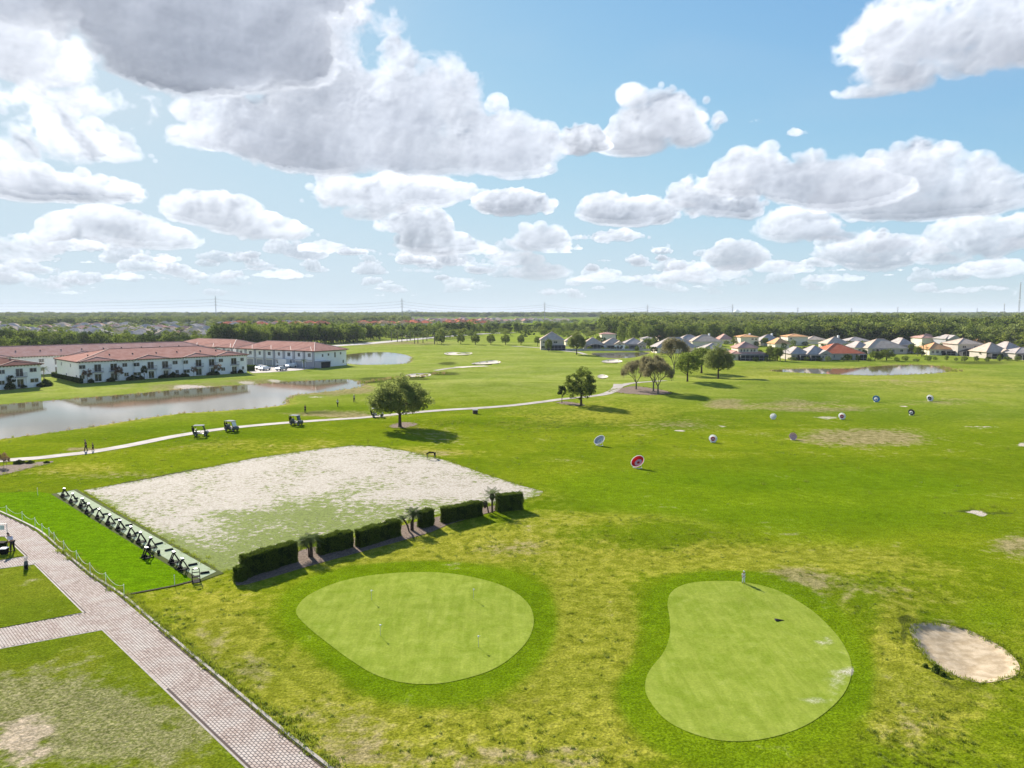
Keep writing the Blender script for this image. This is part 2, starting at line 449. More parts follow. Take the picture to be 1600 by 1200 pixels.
def grass_mat(name, kind):
    """kind 'ground' reads the masks, others are uniform turf"""
    t = NT(name); v = t.coord()
    big = t.noise(v, .018, 3, .5, .6); mid = t.noise(v, .11, 4, .6, .8); sm = t.noise(v, .9, 5, .65); fine = t.noise(v, 7.0, 4, .7)
    tuft = t.noise(t.coord((1, 1, 1), .5), 2.6, 6, .72, .3)
    if kind == 'ground':
        a1 = t.n.new('ShaderNodeSeparateColor'); t.L(t.attr('mask_a').outputs['Color'], a1.inputs[0])
        a2 = t.n.new('ShaderNodeSeparateColor'); t.L(t.attr('mask_b').outputs['Color'], a2.inputs[0])
        dry, lush, yel = a1.outputs; sand, dark, rough_ = a2.outputs
        g = t.mix(t.ramp(mid, .35, .68), (.132, .184, .005), (.180, .222, .008))
        g = t.mix(t.math('MULTIPLY', t.ramp(big, .4, .65), .6), g, (.110, .168, .004))
        wob = t.math('SUBTRACT', t.math('ADD', mid, sm), 1.0)
        def amt(x, k=.9, lo=.18, hi=.62):
            return t.ramp(t.math('ADD', x, t.math('MULTIPLY', wob, k)), lo, hi)
        g = t.mix(t.math('MULTIPLY', amt(yel), .85), g, t.mix(t.ramp(sm, .4, .6), (.215, .225, .018), (.285, .275, .035)))
        g = t.mix(t.math('MULTIPLY', t.attr('fairway').outputs['Fac'], .9), g, t.mix(t.ramp(mid, .35, .65), (.215, .262, .040), (.270, .305, .072)))
        g = t.mix(amt(lush, .4), g, t.mix(t.ramp(mid, .35, .65), (.118, .182, .004), (.142, .212, .005)))
        g = t.mix(t.math('MULTIPLY', amt(dry, 1.3), .85), g, t.mix(t.ramp(sm, .35, .6), (.190, .165, .060), (.290, .240, .120)))
        # dark tufts and holes where the grass is rough
        tf = t.math('MULTIPLY', t.ramp(tuft, .56, .70), t.math('ADD', t.math('MULTIPLY', rough_, 1.0), .08, True))
        g = t.mix(t.math('MULTIPLY', tf, .75), g, (.058, .085, .006))
        g = t.mix(t.math('MULTIPLY', t.math('MULTIPLY', t.ramp(t.noise(v, 1.3, 5, .7, .6), .60, .68), .5), rough_), g, (.26, .21, .12))
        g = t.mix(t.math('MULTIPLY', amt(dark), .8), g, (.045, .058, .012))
        g = t.mix(amt(sand, 1.1, .3, .62), g, t.mix(fine, (.42, .36, .29), (.58, .50, .42)))
        bs = .75
    elif kind == 'green':
        st = t.noise(t.coord((2.2, .30, 1), 1.0), 1.0, 5, .6, .5); st2 = t.noise(t.coord((1, 1, 1), .3), .45, 6, .65, .6)
        g = t.mix(t.ramp(st, .38, .62), (.205, .258, .032), (.245, .295, .044))
        g = t.mix(t.math('MULTIPLY', t.ramp(st2, .45, .66), .5), g, (.150, .218, .015))
        g = t.mix(t.math('MULTIPLY', t.ramp(sm, .5, .75), .4), g, (.290, .320, .080))
        a2 = t.n.new('ShaderNodeSeparateColor'); t.L(t.attr('mask_b').outputs['Color'], a2.inputs[0])
        g = t.mix(t.math('MULTIPLY', t.ramp(t.math('ADD', a2.outputs[0], t.math('MULTIPLY', t.math('SUBTRACT', sm, .5), .9)), .22, .75), .8), g,
                  t.mix(t.ramp(fine, .4, .6), (.36, .31, .19), (.56, .52, .46)))
        bs = .15
    elif kind == 'tee':
        st = t.noise(t.coord((.35, 2.4, 1), .35), 1.4, 5, .65)
        g = t.mix(t.ramp(st, .38, .6), (.100, .198, .002), (.135, .245, .003))
        g = t.mix(t.math('MULTIPLY', t.ramp(tuft, .58, .70), .6), g, (.045, .110, .004)); bs = .9
    else:  # lawn between the walks
        g = t.mix(t.ramp(mid, .35, .65), (.120, .165, .008), (.175, .205, .014))
        a1 = t.n.new('ShaderNodeSeparateColor'); t.L(t.attr('mask_a').outputs['Color'], a1.inputs[0])
        wob = t.math('MULTIPLY', t.math('SUBTRACT', t.math('ADD', mid, sm), 1.0), 1.7)
        pale = t.ramp(t.math('ADD', a1.outputs[0], t.math('MULTIPLY', wob, 1.2)), .2, .75)
        g = t.mix(t.math('MULTIPLY', pale, .85), g, t.mix(t.ramp(t.noise(v, 4.5, 5, .8), .42, .58), (.140, .150, .045), (.300, .270, .140)))
        a2 = t.n.new('ShaderNodeSeparateColor'); t.L(t.attr('mask_b').outputs['Color'], a2.inputs[0])
        g = t.mix(t.ramp(t.math('ADD', a2.outputs[0], wob), .3, .8), g, (.42, .34, .24)); bs = .8
    if kind == 'ground':
        bd = t.noise(t.coord((.010, .055, 1), .12), 1.0, 3, .55, .3)
        g = t.mix(.8, g, t.mix(t.ramp(bd, .38, .62), (.82, .88, .8), (1.14, 1.09, 1.2)), 'MULTIPLY')
    g = t.mix(.8 if kind != 'green' else .3, g, t.mix(t.ramp(fine, .34, .66), (.55, .58, .5), (1.40, 1.38, 1.4)), 'MULTIPLY')
    g = t.mix(.55 if kind != 'green' else .25, g, t.mix(t.ramp(sm, .3, .7), (.7, .7, .7), (1.25, 1.25, 1.25)), 'MULTIPLY')
    h = t.math('ADD', t.math('MULTIPLY', tuft, 1.6), t.math('MULTIPLY', fine, .5))
    return t.fin(g, 1.0, 0.0, t.bump(h, bs, .12))

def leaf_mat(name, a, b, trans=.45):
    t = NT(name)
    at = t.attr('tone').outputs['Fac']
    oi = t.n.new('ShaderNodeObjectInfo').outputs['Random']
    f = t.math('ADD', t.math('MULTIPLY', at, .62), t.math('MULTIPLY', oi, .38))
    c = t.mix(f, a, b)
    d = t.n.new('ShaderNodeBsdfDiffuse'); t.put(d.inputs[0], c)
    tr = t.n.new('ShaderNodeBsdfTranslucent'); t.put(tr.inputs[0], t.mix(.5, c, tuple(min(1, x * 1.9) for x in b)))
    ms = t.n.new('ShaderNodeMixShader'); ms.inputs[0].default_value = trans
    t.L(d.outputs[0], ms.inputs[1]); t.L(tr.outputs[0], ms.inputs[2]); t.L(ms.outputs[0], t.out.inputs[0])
    t.n.remove(t.b); return t.m

def roof_mat(name, a, b):
    t = NT(name); v = t.coord(kind='obj')
    n1 = t.noise(v, .5, 5, .6); n2 = t.noise(v, 6, 3)
    br = t.n.new('ShaderNodeTexWave'); br.inputs['Scale'].default_value = 1.05; br.bands_direction = 'X'
    br.inputs['Distortion'].default_value = .3; t.L(v, br.inputs['Vector'])
    w2 = t.n.new('ShaderNodeTexWave'); w2.inputs['Scale'].default_value = .9; w2.bands_direction = 'Y'; t.L(v, w2.inputs['Vector'])
    c = t.mix(t.ramp(t.math('MULTIPLY', t.math('ADD', n1, n2), .5), .35, .65), a, b)
    c = t.mix(.25, c, t.mix(br.outputs['Fac'], (.7, .7, .7), (1.1, 1.1, 1.1)), 'MULTIPLY')
    h = t.math('ADD', t.math('MULTIPLY', br.outputs['Fac'], .6), t.math('MULTIPLY', w2.outputs['Fac'], .4))
    return t.fin(c, 1.0, 0.0, t.bump(h, .5, .08))

def glass_mat():
    t = NT('window_glass'); v = t.coord()
    c = t.mix(t.ramp(t.noise(v, .6, 2), .4, .6), (.012, .016, .02), (.05, .06, .07))
    return t.fin(c, .08, .6)

def water_mat():
    t = NT('pond_water'); v = t.coord((1, 1, 1), .3)
    h = t.math('ADD', t.noise(v, 2.2, 3, .5), t.math('MULTIPLY', t.noise(v, .35, 2), .8))
    n = t.ramp(t.noise(v, .03, 3), .45, .6)
    c = t.mix(n, (.16, .125, .050), (.11, .095, .040))
    m = t.fin(c, .05, .5, t.bump(h, .05, .05))
    t.b.inputs['IOR'].default_value = 1.33
    return m

M = {}
def setup_materials():
    M['ground'] = grass_mat('grass_ground', 'ground'); M['green'] = grass_mat('putting_turf', 'green')
    M['tee'] = grass_mat('tee_turf', 'tee'); M['lawn'] = grass_mat('lawn_turf', 'lawn')
    M['glass'] = glass_mat(); M['water'] = water_mat()
    # patchy sand field with grass growing through
    t = NT('patchy_sand'); v = t.coord((1, 1, 1), -.45)
    grow = t.attr('grow').outputs['Fac']
    n1 = t.noise(v, .14, 4, .6, .5); n2 = t.noise(t.coord((1, 1.25, 1), .9), 1.25, 7, .78, .4); n3 = t.noise(v, 4.0, 4, .7)
    f = t.math('ADD', t.math('ADD', t.math('MULTIPLY', n1, .75), t.math('MULTIPLY', n2, 1.55)), t.math('ADD', t.math('MULTIPLY', grow, .34), t.math('MULTIPLY', n3, .45)))
    sand = t.mix(t.ramp(n3, .35, .65), (.32, .275, .215), (.50, .455, .385))
    sand = t.mix(t.math('MULTIPLY', t.math('MULTIPLY', t.ramp(n2, .50, .58), t.ramp(n1, .38, .58)), .85), sand, (.15, .125, .075))
    grs = t.mix(t.ramp(n3, .35, .6), (.085, .115, .010), (.160, .205, .026))
    c = t.mix(t.ramp(f, 1.43, 1.56), sand, grs)
    M['sandfield'] = t.fin(c, .9, .1, t.bump(t.math('ADD', n2, t.math('MULTIPLY', n3, .3)), .8, .12))
    t = NT('bunker_sand'); v = t.coord()
    w = t.n.new('ShaderNodeTexWave'); w.wave_type = 'RINGS'; w.inputs['Scale'].default_value = .55; w.inputs['Distortion'].default_value = 1.2
    w.inputs['Detail'].default_value = 3
    mp = t.n.new('ShaderNodeMapping'); mp.inputs['Location'].default_value = (-26.3, -41.2, 0); mp.inputs['Scale'].default_value = (.9, .9, 0)
    t.L(t.n.new('ShaderNodeNewGeometry').outputs['Position'], mp.inputs[0]); t.L(mp.outputs[0], w.inputs['Vector'])
    n = t.noise(v, 1.2, 6, .65); n2 = t.noise(v, 9, 3)
    c = t.mix(t.ramp(n, .35, .65), (.36, .275, .17), (.53, .425, .29)); c = t.mix(t.math('MULTIPLY', t.ramp(n2, .55, .7), .3), c, (.30, .22, .15))
    M['bunker'] = t.fin(c, .95, .1, t.bump(t.math('ADD', t.math('MULTIPLY', w.outputs['Fac'], .16), t.math('ADD', n, t.math('MULTIPLY', n2, .3))), .5, .06))
    t = NT('far_sand'); v = t.coord()
    M['farsand'] = t.fin(t.mix(t.noise(v, .5, 4), (.50, .43, .34), (.66, .59, .50)), .95, .1)
    t = NT('concrete_path'); v = t.coord(); n = t.noise(v, .35, 6, .65); n2 = t.noise(v, 8, 3)
    c = t.mix(t.ramp(n, .35, .65), (.31, .27, .235), (.43, .385, .34)); c = t.mix(.25, c, t.mix(n2, (.7, .7, .7), (1.2, 1.2, 1.2)), 'MULTIPLY')
    M['path'] = t.fin(c, .9, .2, t.bump(n2, .3, .02))
    t = NT('paver_block'); oi = t.attr('tone').outputs['Fac']; v = t.coord(); n = t.noise(v, .5, 5, .6); n2 = t.noise(v, 18, 3)
    c = t.mix(oi, (.33, .25, .205), (.48, .39, .33)); c = t.mix(t.math('MULTIPLY', t.ramp(n, .42, .68), .75), c, (.50, .44, .385))
    c = t.mix(.4, c, t.mix(n2, (.75, .75, .75), (1.2, 1.2, 1.2)), 'MULTIPLY')
    M['paver'] = t.fin(c, .85, .2)
    M['joint'] = paint('joint_sand', (.10, .075, .065), .95, .1)
    M['kerb'] = paint('kerb_concrete', (.36, .32, .28), .85, .2, .25, 2)
    M['soil_and_shadow'] = paint('dark_soil_and_shadow', (.045, .032, .022), .95, .1, .4, 3)
    t = NT('mulch'); v = t.coord(); n = t.noise(v, 5, 6, .75); n2 = t.noise(v, .5, 3)
    c = t.mix(t.ramp(n, .4, .62), (.075, .052, .036), (.23, .175, .135)); c = t.mix(t.math('MULTIPLY', n2, .5), c, (.28, .20, .15))
    M['mulch'] = t.fin(c, .95, .1, t.bump(n, .8, .1))
    t = NT('synthetic_turf'); v = t.coord(); n = t.noise(v, 2.5, 5, .7); n2 = t.noise(v, 22, 2)
    c = t.mix(t.ramp(n, .35, .65), (.27, .33, .20), (.35, .40, .27)); c = t.mix(.3, c, t.mix(n2, (.75, .75, .75), (1.2, 1.2, 1.2)), 'MULTIPLY')
    M['turf'] = t.fin(c, .95, .05)
    M['border'] = paint('olive_turf_edge', (.055, .070, .010), .95, .05, .2, 3)
    M['asphalt'] = paint('road_surface', (.36, .33, .31), .9, .2, .15, .1)
    M['bark'] = paint('bark', (.085, .060, .042), .95, .1, .4, 3)
    M['greybark'] = paint('grey_bark', (.19, .165, .12), .95, .1, .4, 3)
    M['leaf'] = leaf_mat('oak_leaf', (.038, .068, .011), (.150, .188, .036), .45)
    M['leaf_b'] = leaf_mat('bright_leaf', (.045, .080, .010), (.175, .220, .040), .48)
    M['leaf_d'] = leaf_mat('dark_leaf', (.012, .026, .006), (.055, .082, .018), .36)
    M['leaf_p'] = leaf_mat('olive_leaf', (.062, .086, .020), (.225, .260, .075), .50)
    M['leaf_br'] = leaf_mat('brown_leaf', (.105, .090, .045), (.235, .215, .115), .42)
    M['leaf_red'] = leaf_mat('rust_leaf', (.10, .045, .03), (.26, .17, .08), .35)
    M['hedge'] = leaf_mat('hedge_leaf', (.022, .042, .007), (.120, .165, .022), .30)
    M['frond'] = leaf_mat('palm_frond', (.035, .060, .020), (.120, .160, .060), .4)
    M['blade'] = leaf_mat('grass_blade', (.080, .115, .008), (.190, .225, .020), .5)
    M['leaf_y'] = leaf_mat('yellow_green_leaf', (.055, .085, .010), (.190, .215, .040), .45)
    M['reed'] = leaf_mat('reed_blade', (.12, .085, .035), (.32, .25, .12), .4)
    M['wall'] = paint('white_stucco', (.88, .87, .86), 1.0, .0, .05, .4)
    M['wallg'] = paint('grey_stucco', (.42, .41, .43), 1.0, .0, .1, .4)
    M['wallc'] = paint('cream_stucco', (.78, .70, .56), 1.0, .0, .08, .4)
    M['eave'] = paint('dark_eave', (.045, .032, .028), .7, .3)
    M['roof'] = roof_mat('terracotta_tile', (.39, .195, .150), (.52, .310, .250))
    M['roofd'] = roof_mat('brown_tile', (.20, .095, .075), (.30, .17, .13))
    M['roofp'] = roof_mat('pink_tile', (.46, .25, .20), (.58, .38, .32))
    M['rooft'] = roof_mat('tan_tile', (.44, .34, .26), (.62, .52, .42))
    M['roofg'] = roof_mat('grey_tile', (.33, .295, .27), (.54, .49, .45))
    M['roofo'] = roof_mat('orange_tile', (.60, .30, .13), (.70, .42, .22))
    M['roofr'] = roof_mat('red_tile', (.60, .15, .075), (.70, .24, .14))
    M['ridge'] = paint('ridge_cap', (.24, .11, .085), .8)
    M['ridgel'] = paint('light_ridge_cap', (.58, .42, .34), .8)
    M['frame'] = paint('window_frame', (.62, .61, .60), .5)
    M['screen'] = paint('lanai_screen', (.022, .024, .028), .7, .3, .3, .5)
    M['black'] = paint('black_plastic', (.008, .008, .009), .9, .08)
    M['rubber'] = paint('tyre_rubber', (.018, .018, .018), .8)
    M['white'] = paint('white_paint', (.80, .80, .78), .35, .5, .05)
    M['silver'] = paint('silver_paint', (.42, .43, .45), .3, .6, .08)
    M['darkcar'] = paint('graphite_paint', (.05, .055, .06), .3, .6)
    M['steel'] = paint('galvanised_steel', (.30, .30, .31), .6, .4, .2)
    M['navy'] = paint('navy_cloth', (.018, .018, .032), .9)
    M['shirt'] = paint('pale_shirt', (.58, .56, .66), .9)
    M['skin'] = paint('skin', (.42, .24, .16), .6)
    M['hair'] = paint('dark_hair', (.02, .015, .012), .7)
    M['redp'] = paint('red_paint', (.48, .035, .03), .45, .4)
    M['pink'] = paint('faded_pink_paint', (.72, .42, .38), .5)
    M['blue'] = paint('blue_paint', (.10, .25, .42), .5)
    M['cloth_w'] = paint('white_cloth', (.78, .78, .78), .9)
    M['cloth_k'] = paint('black_cloth', (.02, .02, .022), .9)
    M['rock'] = paint('pale_rock', (.50, .45, .38), .95, .1, .3, 3)
    M['wallt'] = paint('tan_stucco', (.56, .50, .43), 1.0, .0, .1, .4)
    M['dishw'] = leaf_mat('white_dish_plastic', (.72, .72, .72), (.80, .80, .80), .5)
    M['dishr'] = leaf_mat('red_dish_plastic', (.50, .03, .03), (.58, .05, .045), .4)
    M['seat'] = paint('cream_seat', (.55, .50, .42), .6)
setup_materials()

# ------------------------------------------------------------------ pixel -> ground
def gp0(x, y, z=0.0):
    cx = (x - 800) / FPX; cy = -(y - 600) / FPX
    dy = math.cos(PITCH) + cy * math.sin(PITCH); dz = -math.sin(PITCH) + cy * math.cos(PITCH)
    t = (z - CAM_H) / dz
    return (cx * t, dy * t)

def poly(pts, z=0.0): return np.array([gp0(x, y, z) for x, y in pts])

def smooth_closed(P, n=6):
    P = np.asarray(P, float); out = []
    N = len(P)
    for i in range(N):
        p0, p1, p2, p3 = P[i - 1], P[i], P[(i + 1) % N], P[(i + 2) % N]
        for k in range(n):
            t = k / n
            out.append(.5 * ((2 * p1) + (-p0 + p2) * t + (2 * p0 - 5 * p1 + 4 * p2 - p3) * t * t + (-p0 + 3 * p1 - 3 * p2 + p3) * t ** 3))
    return np.array(out)

def smooth_open(P, n=8):
    P = np.asarray(P, float); P = np.vstack([2 * P[0] - P[1], P, 2 * P[-1] - P[-2]]); out = []
    for i in range(1, len(P) - 2):
        p0, p1, p2, p3 = P[i - 1], P[i], P[i + 1], P[i + 2]
        for k in range(n):
            t = k / n
            out.append(.5 * ((2 * p1) + (-p0 + p2) * t + (2 * p0 - 5 * p1 + 4 * p2 - p3) * t * t + (-p0 + 3 * p1 - 3 * p2 + p3) * t ** 3))
    out.append(P[-2]); return np.array(out)

def sdf(P, X, Y, margin=40.0):
    """signed distance, negative inside; far points get `margin`"""
    X = np.asarray(X, float); Y = np.asarray(Y, float); shp = X.shape; X = X.ravel(); Y = Y.ravel()
    out = np.full(X.shape, float(margin))
    sel = np.where((X > P[:, 0].min() - margin) & (X < P[:, 0].max() + margin) & (Y > P[:, 1].min() - margin) & (Y < P[:, 1].max() + margin))[0]
    if len(sel) == 0: return out.reshape(shp)
    x = X[sel]; y = Y[sel]; d2 = np.full(x.shape, 1e18); ins = np.zeros(x.shape, bool)
    N = len(P)
    for i in range(N):
        ax, ay = P[i]; bx, by = P[(i + 1) % N]
        ex, ey = bx - ax, by - ay; L2 = ex * ex + ey * ey
        if L2 < 1e-12: continue
        t = np.clip(((x - ax) * ex + (y - ay) * ey) / L2, 0, 1)
        np.minimum(d2, (x - ax - t * ex) ** 2 + (y - ay - t * ey) ** 2, out=d2)
        if ay != by:
            ins ^= ((y < ay) != (y < by)) & (x < ex * (y - ay) / (by - ay) + ax)
    d = np.sqrt(d2); d[ins] *= -1
    out[sel] = np.minimum(d, margin); return out.reshape(shp)

def sst(a, b, x):
    t = np.clip((x - a) / (b - a), 0, 1); return t * t * (3 - 2 * t)

WATER_Z = -0.30
POND = [
 smooth_closed(poly([(-160,648),(0,633),(100,624.5),(200,616.5),(300,607.5),(400,600.5),(480,595.5),(540,593),(562,597),(568,602),(548,607),(500,612.5),(462,616.5),(447,624),(441,632),(390,638.5),(320,643),(270,647),(200,657),(145,666),(60,678),(0,686),(-80,700),(-200,712)], WATER_Z)),
 smooth_closed(poly([(520,558),(545,554),(575,551),(600,550.5),(622,552.5),(640,557),(642,562),(634,567.5),(600,569.5),(560,569.5),(530,566)], WATER_Z)),
 smooth_closed(poly([(1205,578.5),(1260,576.5),(1330,576),(1358,573.5),(1400,571),(1440,570.3),(1466,573),(1480,577),(1478,581),(1440,584),(1380,586),(1330,585.5),(1270,583),(1225,581)], WATER_Z)),
 smooth_closed(poly([(925,552.5),(960,551),(1012,551),(1004,554.5),(990,558),(962,559.5),(938,556.5)], WATER_Z)),
]
BUNK = {
 'big': smooth_closed(poly([(1420,985),(1432,980),(1470,978),(1510,985),(1545,1000),(1575,1018),(1592,1038),(1590,1053),(1568,1062),(1530,1066),(1490,1055),(1455,1035),(1432,1010)])),
 'b1': smooth_closed(poly([(694,553.5),(705,551.8),(720,552.6),(737,552.6),(734,555),(712,556.4),(698,555.6)])),
 'b2': smooth_closed(poly([(737,568.5),(750,566),(770,564),(782,565.5),(778,568),(758,569.8),(742,569.8)])),
 'b4': smooth_closed(poly([(632,587),(640,584.8),(656,583.4),(672,584),(671,586.8),(655,588.6),(638,588.8)])),
 'b5': smooth_closed(poly([(940,565),(948,562.8),(962,562),(972,564),(970,566.5),(956,567.6),(944,567)])),
 'b6': smooth_closed(poly([(934,588),(940,586),(948,587.5),(950,590),(942,591.6),(935,590.5)])),
}
BDEPTH = {'big': .30, 'b1': .35, 'b2': .35, 'b4': .3, 'b5': .4, 'b6': .3}
GREEN_A = smooth_closed(poly([(463,960),(470,943),(490,928),(530,912),(580,902),(640,897.5),(700,899),(760,910),(800,925),(825,945),(834,968),(828,995),(808,1020),(775,1044),(730,1060),(680,1069),(630,1067),(585,1054),(545,1030),(510,1004),(480,980)]))
GREEN_B = smooth_closed(poly([(1043,945),(1050,928),(1075,917),(1120,914.5),(1165,918),(1215,930),(1265,955),(1300,985),(1322,1015),(1331,1045),(1322,1078),(1296,1108),(1255,1135),(1200,1153),(1145,1158),(1095,1150),(1045,1128),(1015,1095),(1008,1072),(1015,1048),(1038,1018),(1047,990),(1046,966)]))
COLLAR_A = smooth_closed(poly([(425,960),(440,925),(500,895),(580,880),(680,876),(780,886),(840,905),(872,935),(882,975),(870,1015),(835,1055),(780,1090),(700,1108),(620,1105),(560,1085),(505,1045),(455,1005)]))
COLLAR_B = smooth_closed(poly([(995,950),(1010,920),(1060,900),(1130,895),(1210,903),(1290,935),(1340,975),(1372,1020),(1380,1060),(1370,1110),(1330,1155),(1250,1195),(1150,1215),(1050,1190),(985,1150),(950,1100),(955,1060),(990,1010)]))
SANDF = poly([(130,766),(210,753),(300,736),(400,717),(500,703.5),(550,698.5),(590,700),(640,708),(700,723),(760,744.5),(815,762),(850,771),(842,778),(818,784),(755,793),(690,806),(620,820),(560,836),(500,847),(440,862),(386,885),(346,893)])
TURF = poly([(89,771.3),(115.5,766.8),(338,894),(313,905.5)])
TURFB = poly([(80,772.5),(120,764.8),(350,896),(308,911)])
TEE = poly([(-260,782),(-60,775),(0,771),(60,769),(88,773),(312,906.5),(274,916),(195,931),(150,897),(100,860),(66,832),(45,821),(0,801),(-60,778),(-260,785)])
PAVE = poly([(-260,735),(-60,778),(0,802),(45,823),(60,832),(100,866),(140,899),(190,932),(240,975),(290,1018),(340,1060),(400,1110),(460,1160),(515,1203),(640,1300),(520,1330),(385,1199.5),(160,984),(0,1013.5),(-260,1060),(-260,1022),(-60,993),(0,980),(131,957.5),(54,881.5),(0,888),(-260,915),(-260,905),(-60,884),(0,876),(40,869.5),(8,838.5),(-60,836),(-260,820)])
MULCH = [
 smooth_closed(poly([(-80,735),(0,729),(60,723),(84,722),(70,727),(40,734),(0,744),(-80,756)]), 3),
 smooth_closed(poly([(609,668),(625,663.5),(645,664),(652,667),(634,671),(613,671)]), 4),
 smooth_closed(poly([(868,629.5),(885,628),(905,631),(914,634),(898,635),(877,632)]), 4),
 smooth_closed(poly([(950,611),(985,604.5),(1010,606),(1035,610),(1050,615),(1020,618),(985,616),(960,613.5)]), 4),
 smooth_closed(poly([(368,912),(385,898),(470,862),(560,842),(640,822),(700,808),(780,793),(800,795),(700,824),(672,836),(560,866),(470,890),(385,915)]), 2),
]
PATHC = smooth_open(poly([(-90,731),(-40,726),(0,721),(60,716.5),(100,712),(140,707.5),(200,697.5),(260,685.5),(300,678.5),(340,672.5),(380,668),(430,663.5),(480,660),(520,657.5),(560,655),(600,650.5),(650,645),(700,641),(750,638),(800,634),(850,628),(880,624),(920,620.5),(944,616.5),(957,611.5),(965,605.5),(969,601)]))

# bumps: (px, py, radius px, height m)
BUMPS = [((gp0(760, 600)), 26, 10, .9), (gp0(860, 575), 40, 16, .8), (gp0(640, 575), 18, 8, .5), (gp0(1170, 600), 30, 12, 1.0),
         (gp0(1420, 600), 45, 12, .9), (gp0(980, 625), 10, 7, .45), (gp0(760, 660), 26, 7, .5), (gp0(1000, 830), 12, 6, .5), (gp0(1280, 910), 12, 5, .45),
         (gp0(1390, 960), 3, 4, .35), (gp0(650, 930), 7, 4, .12), (gp0(300, 975), 5, 6, .25), (gp0(1100, 575), 30, 14, .8), (gp0(700, 560), 40, 14, .7)]
_pr = np.random.default_rng(3); _waves = [(_pr.uniform(0, 6.28), _pr.uniform(.02, .16), _pr.uniform(0, 6.28)) for _ in range(14)]
FLAT = [PAVE, TURFB]
def hgt(X, Y, ground=False):
    X = np.asarray(X, float); Y = np.asarray(Y, float)
    h = np.zeros(X.shape)
    for a, k, p in _waves: h += .045 * (.05 / k) ** .7 * np.sin((X * math.cos(a) + Y * math.sin(a)) * k + p)
    for (cx, cy), rx, ry, a in BUMPS: h += a * np.exp(-((X - cx) / rx) ** 2 - ((Y - cy) / ry) ** 2)
    far = sst(400, 900, np.hypot(X, Y)); h *= 1 - far
    near = np.ones(X.shape)
    for P in FLAT: near *= sst(.2, 5, sdf(P, X, Y, 12))
    h *= near
    h += .10 * np.exp(-(sdf(GREEN_A, X, Y, 12) / 5) ** 2) * (sdf(GREEN_A, X, Y, 12) > 0) + .10 * (sdf(GREEN_A, X, Y, 12) <= 0)
    h += .10 * np.exp(-(sdf(GREEN_B, X, Y, 12) / 5) ** 2) * (sdf(GREEN_B, X, Y, 12) > 0) + .10 * (sdf(GREEN_B, X, Y, 12) <= 0)
    h -= .10 * sst(.15, -.15, sdf(SANDF, X, Y, 5))
    for k, P in BUNK.items():
        d = sdf(P, X, Y, 12); lip = .05 if k == 'big' else .2
        h += lip * np.exp(-(np.maximum(d, 0) / 1.6) ** 2)
        h -= (BDEPTH[k] * .5 + lip) * sst(.05, -.75, d) + BDEPTH[k] * .5 * sst(-.6, -2.6, d)
        if ground: h -= .2 * sst(-.35, -1.1, d)
    for P in POND:
        d = sdf(P, X, Y, 14)
        bank = sst(0, 9, d)
        h = np.where(d < 14, np.where(d > 0, (WATER_Z + .02) * (1 - bank) + h * bank, WATER_Z - .05 - .9 * sst(0, -3, d)), h)
    if ground:
        for P in (GREEN_A, GREEN_B, SANDF, TEE): h -= .10 * sst(-.25, -1.2, sdf(P, X, Y, 5))
        h -= .22 * sst(.0, -.35, sdf(PAVE, X, Y, 5)); h -= .08 * sst(-.1, -.5, sdf(TURFB, X, Y, 5))
    return h

def gp(x, y):
    z = 0.0
    for _ in range(4):
        p = gp0(x, y, z); z = float(hgt(p[0], p[1]))
    return Vector((p[0], p[1], z))

def z_at(y_px, dist_y):
    """height seen at picture row y_px at depth dist_y (roughly)"""
    cy = -(y_px - 600) / FPX
    dy = math.cos(PITCH) + cy * math.sin(PITCH); dz = -math.sin(PITCH) + cy * math.cos(PITCH)
    return CAM_H + dz / dy * dist_y

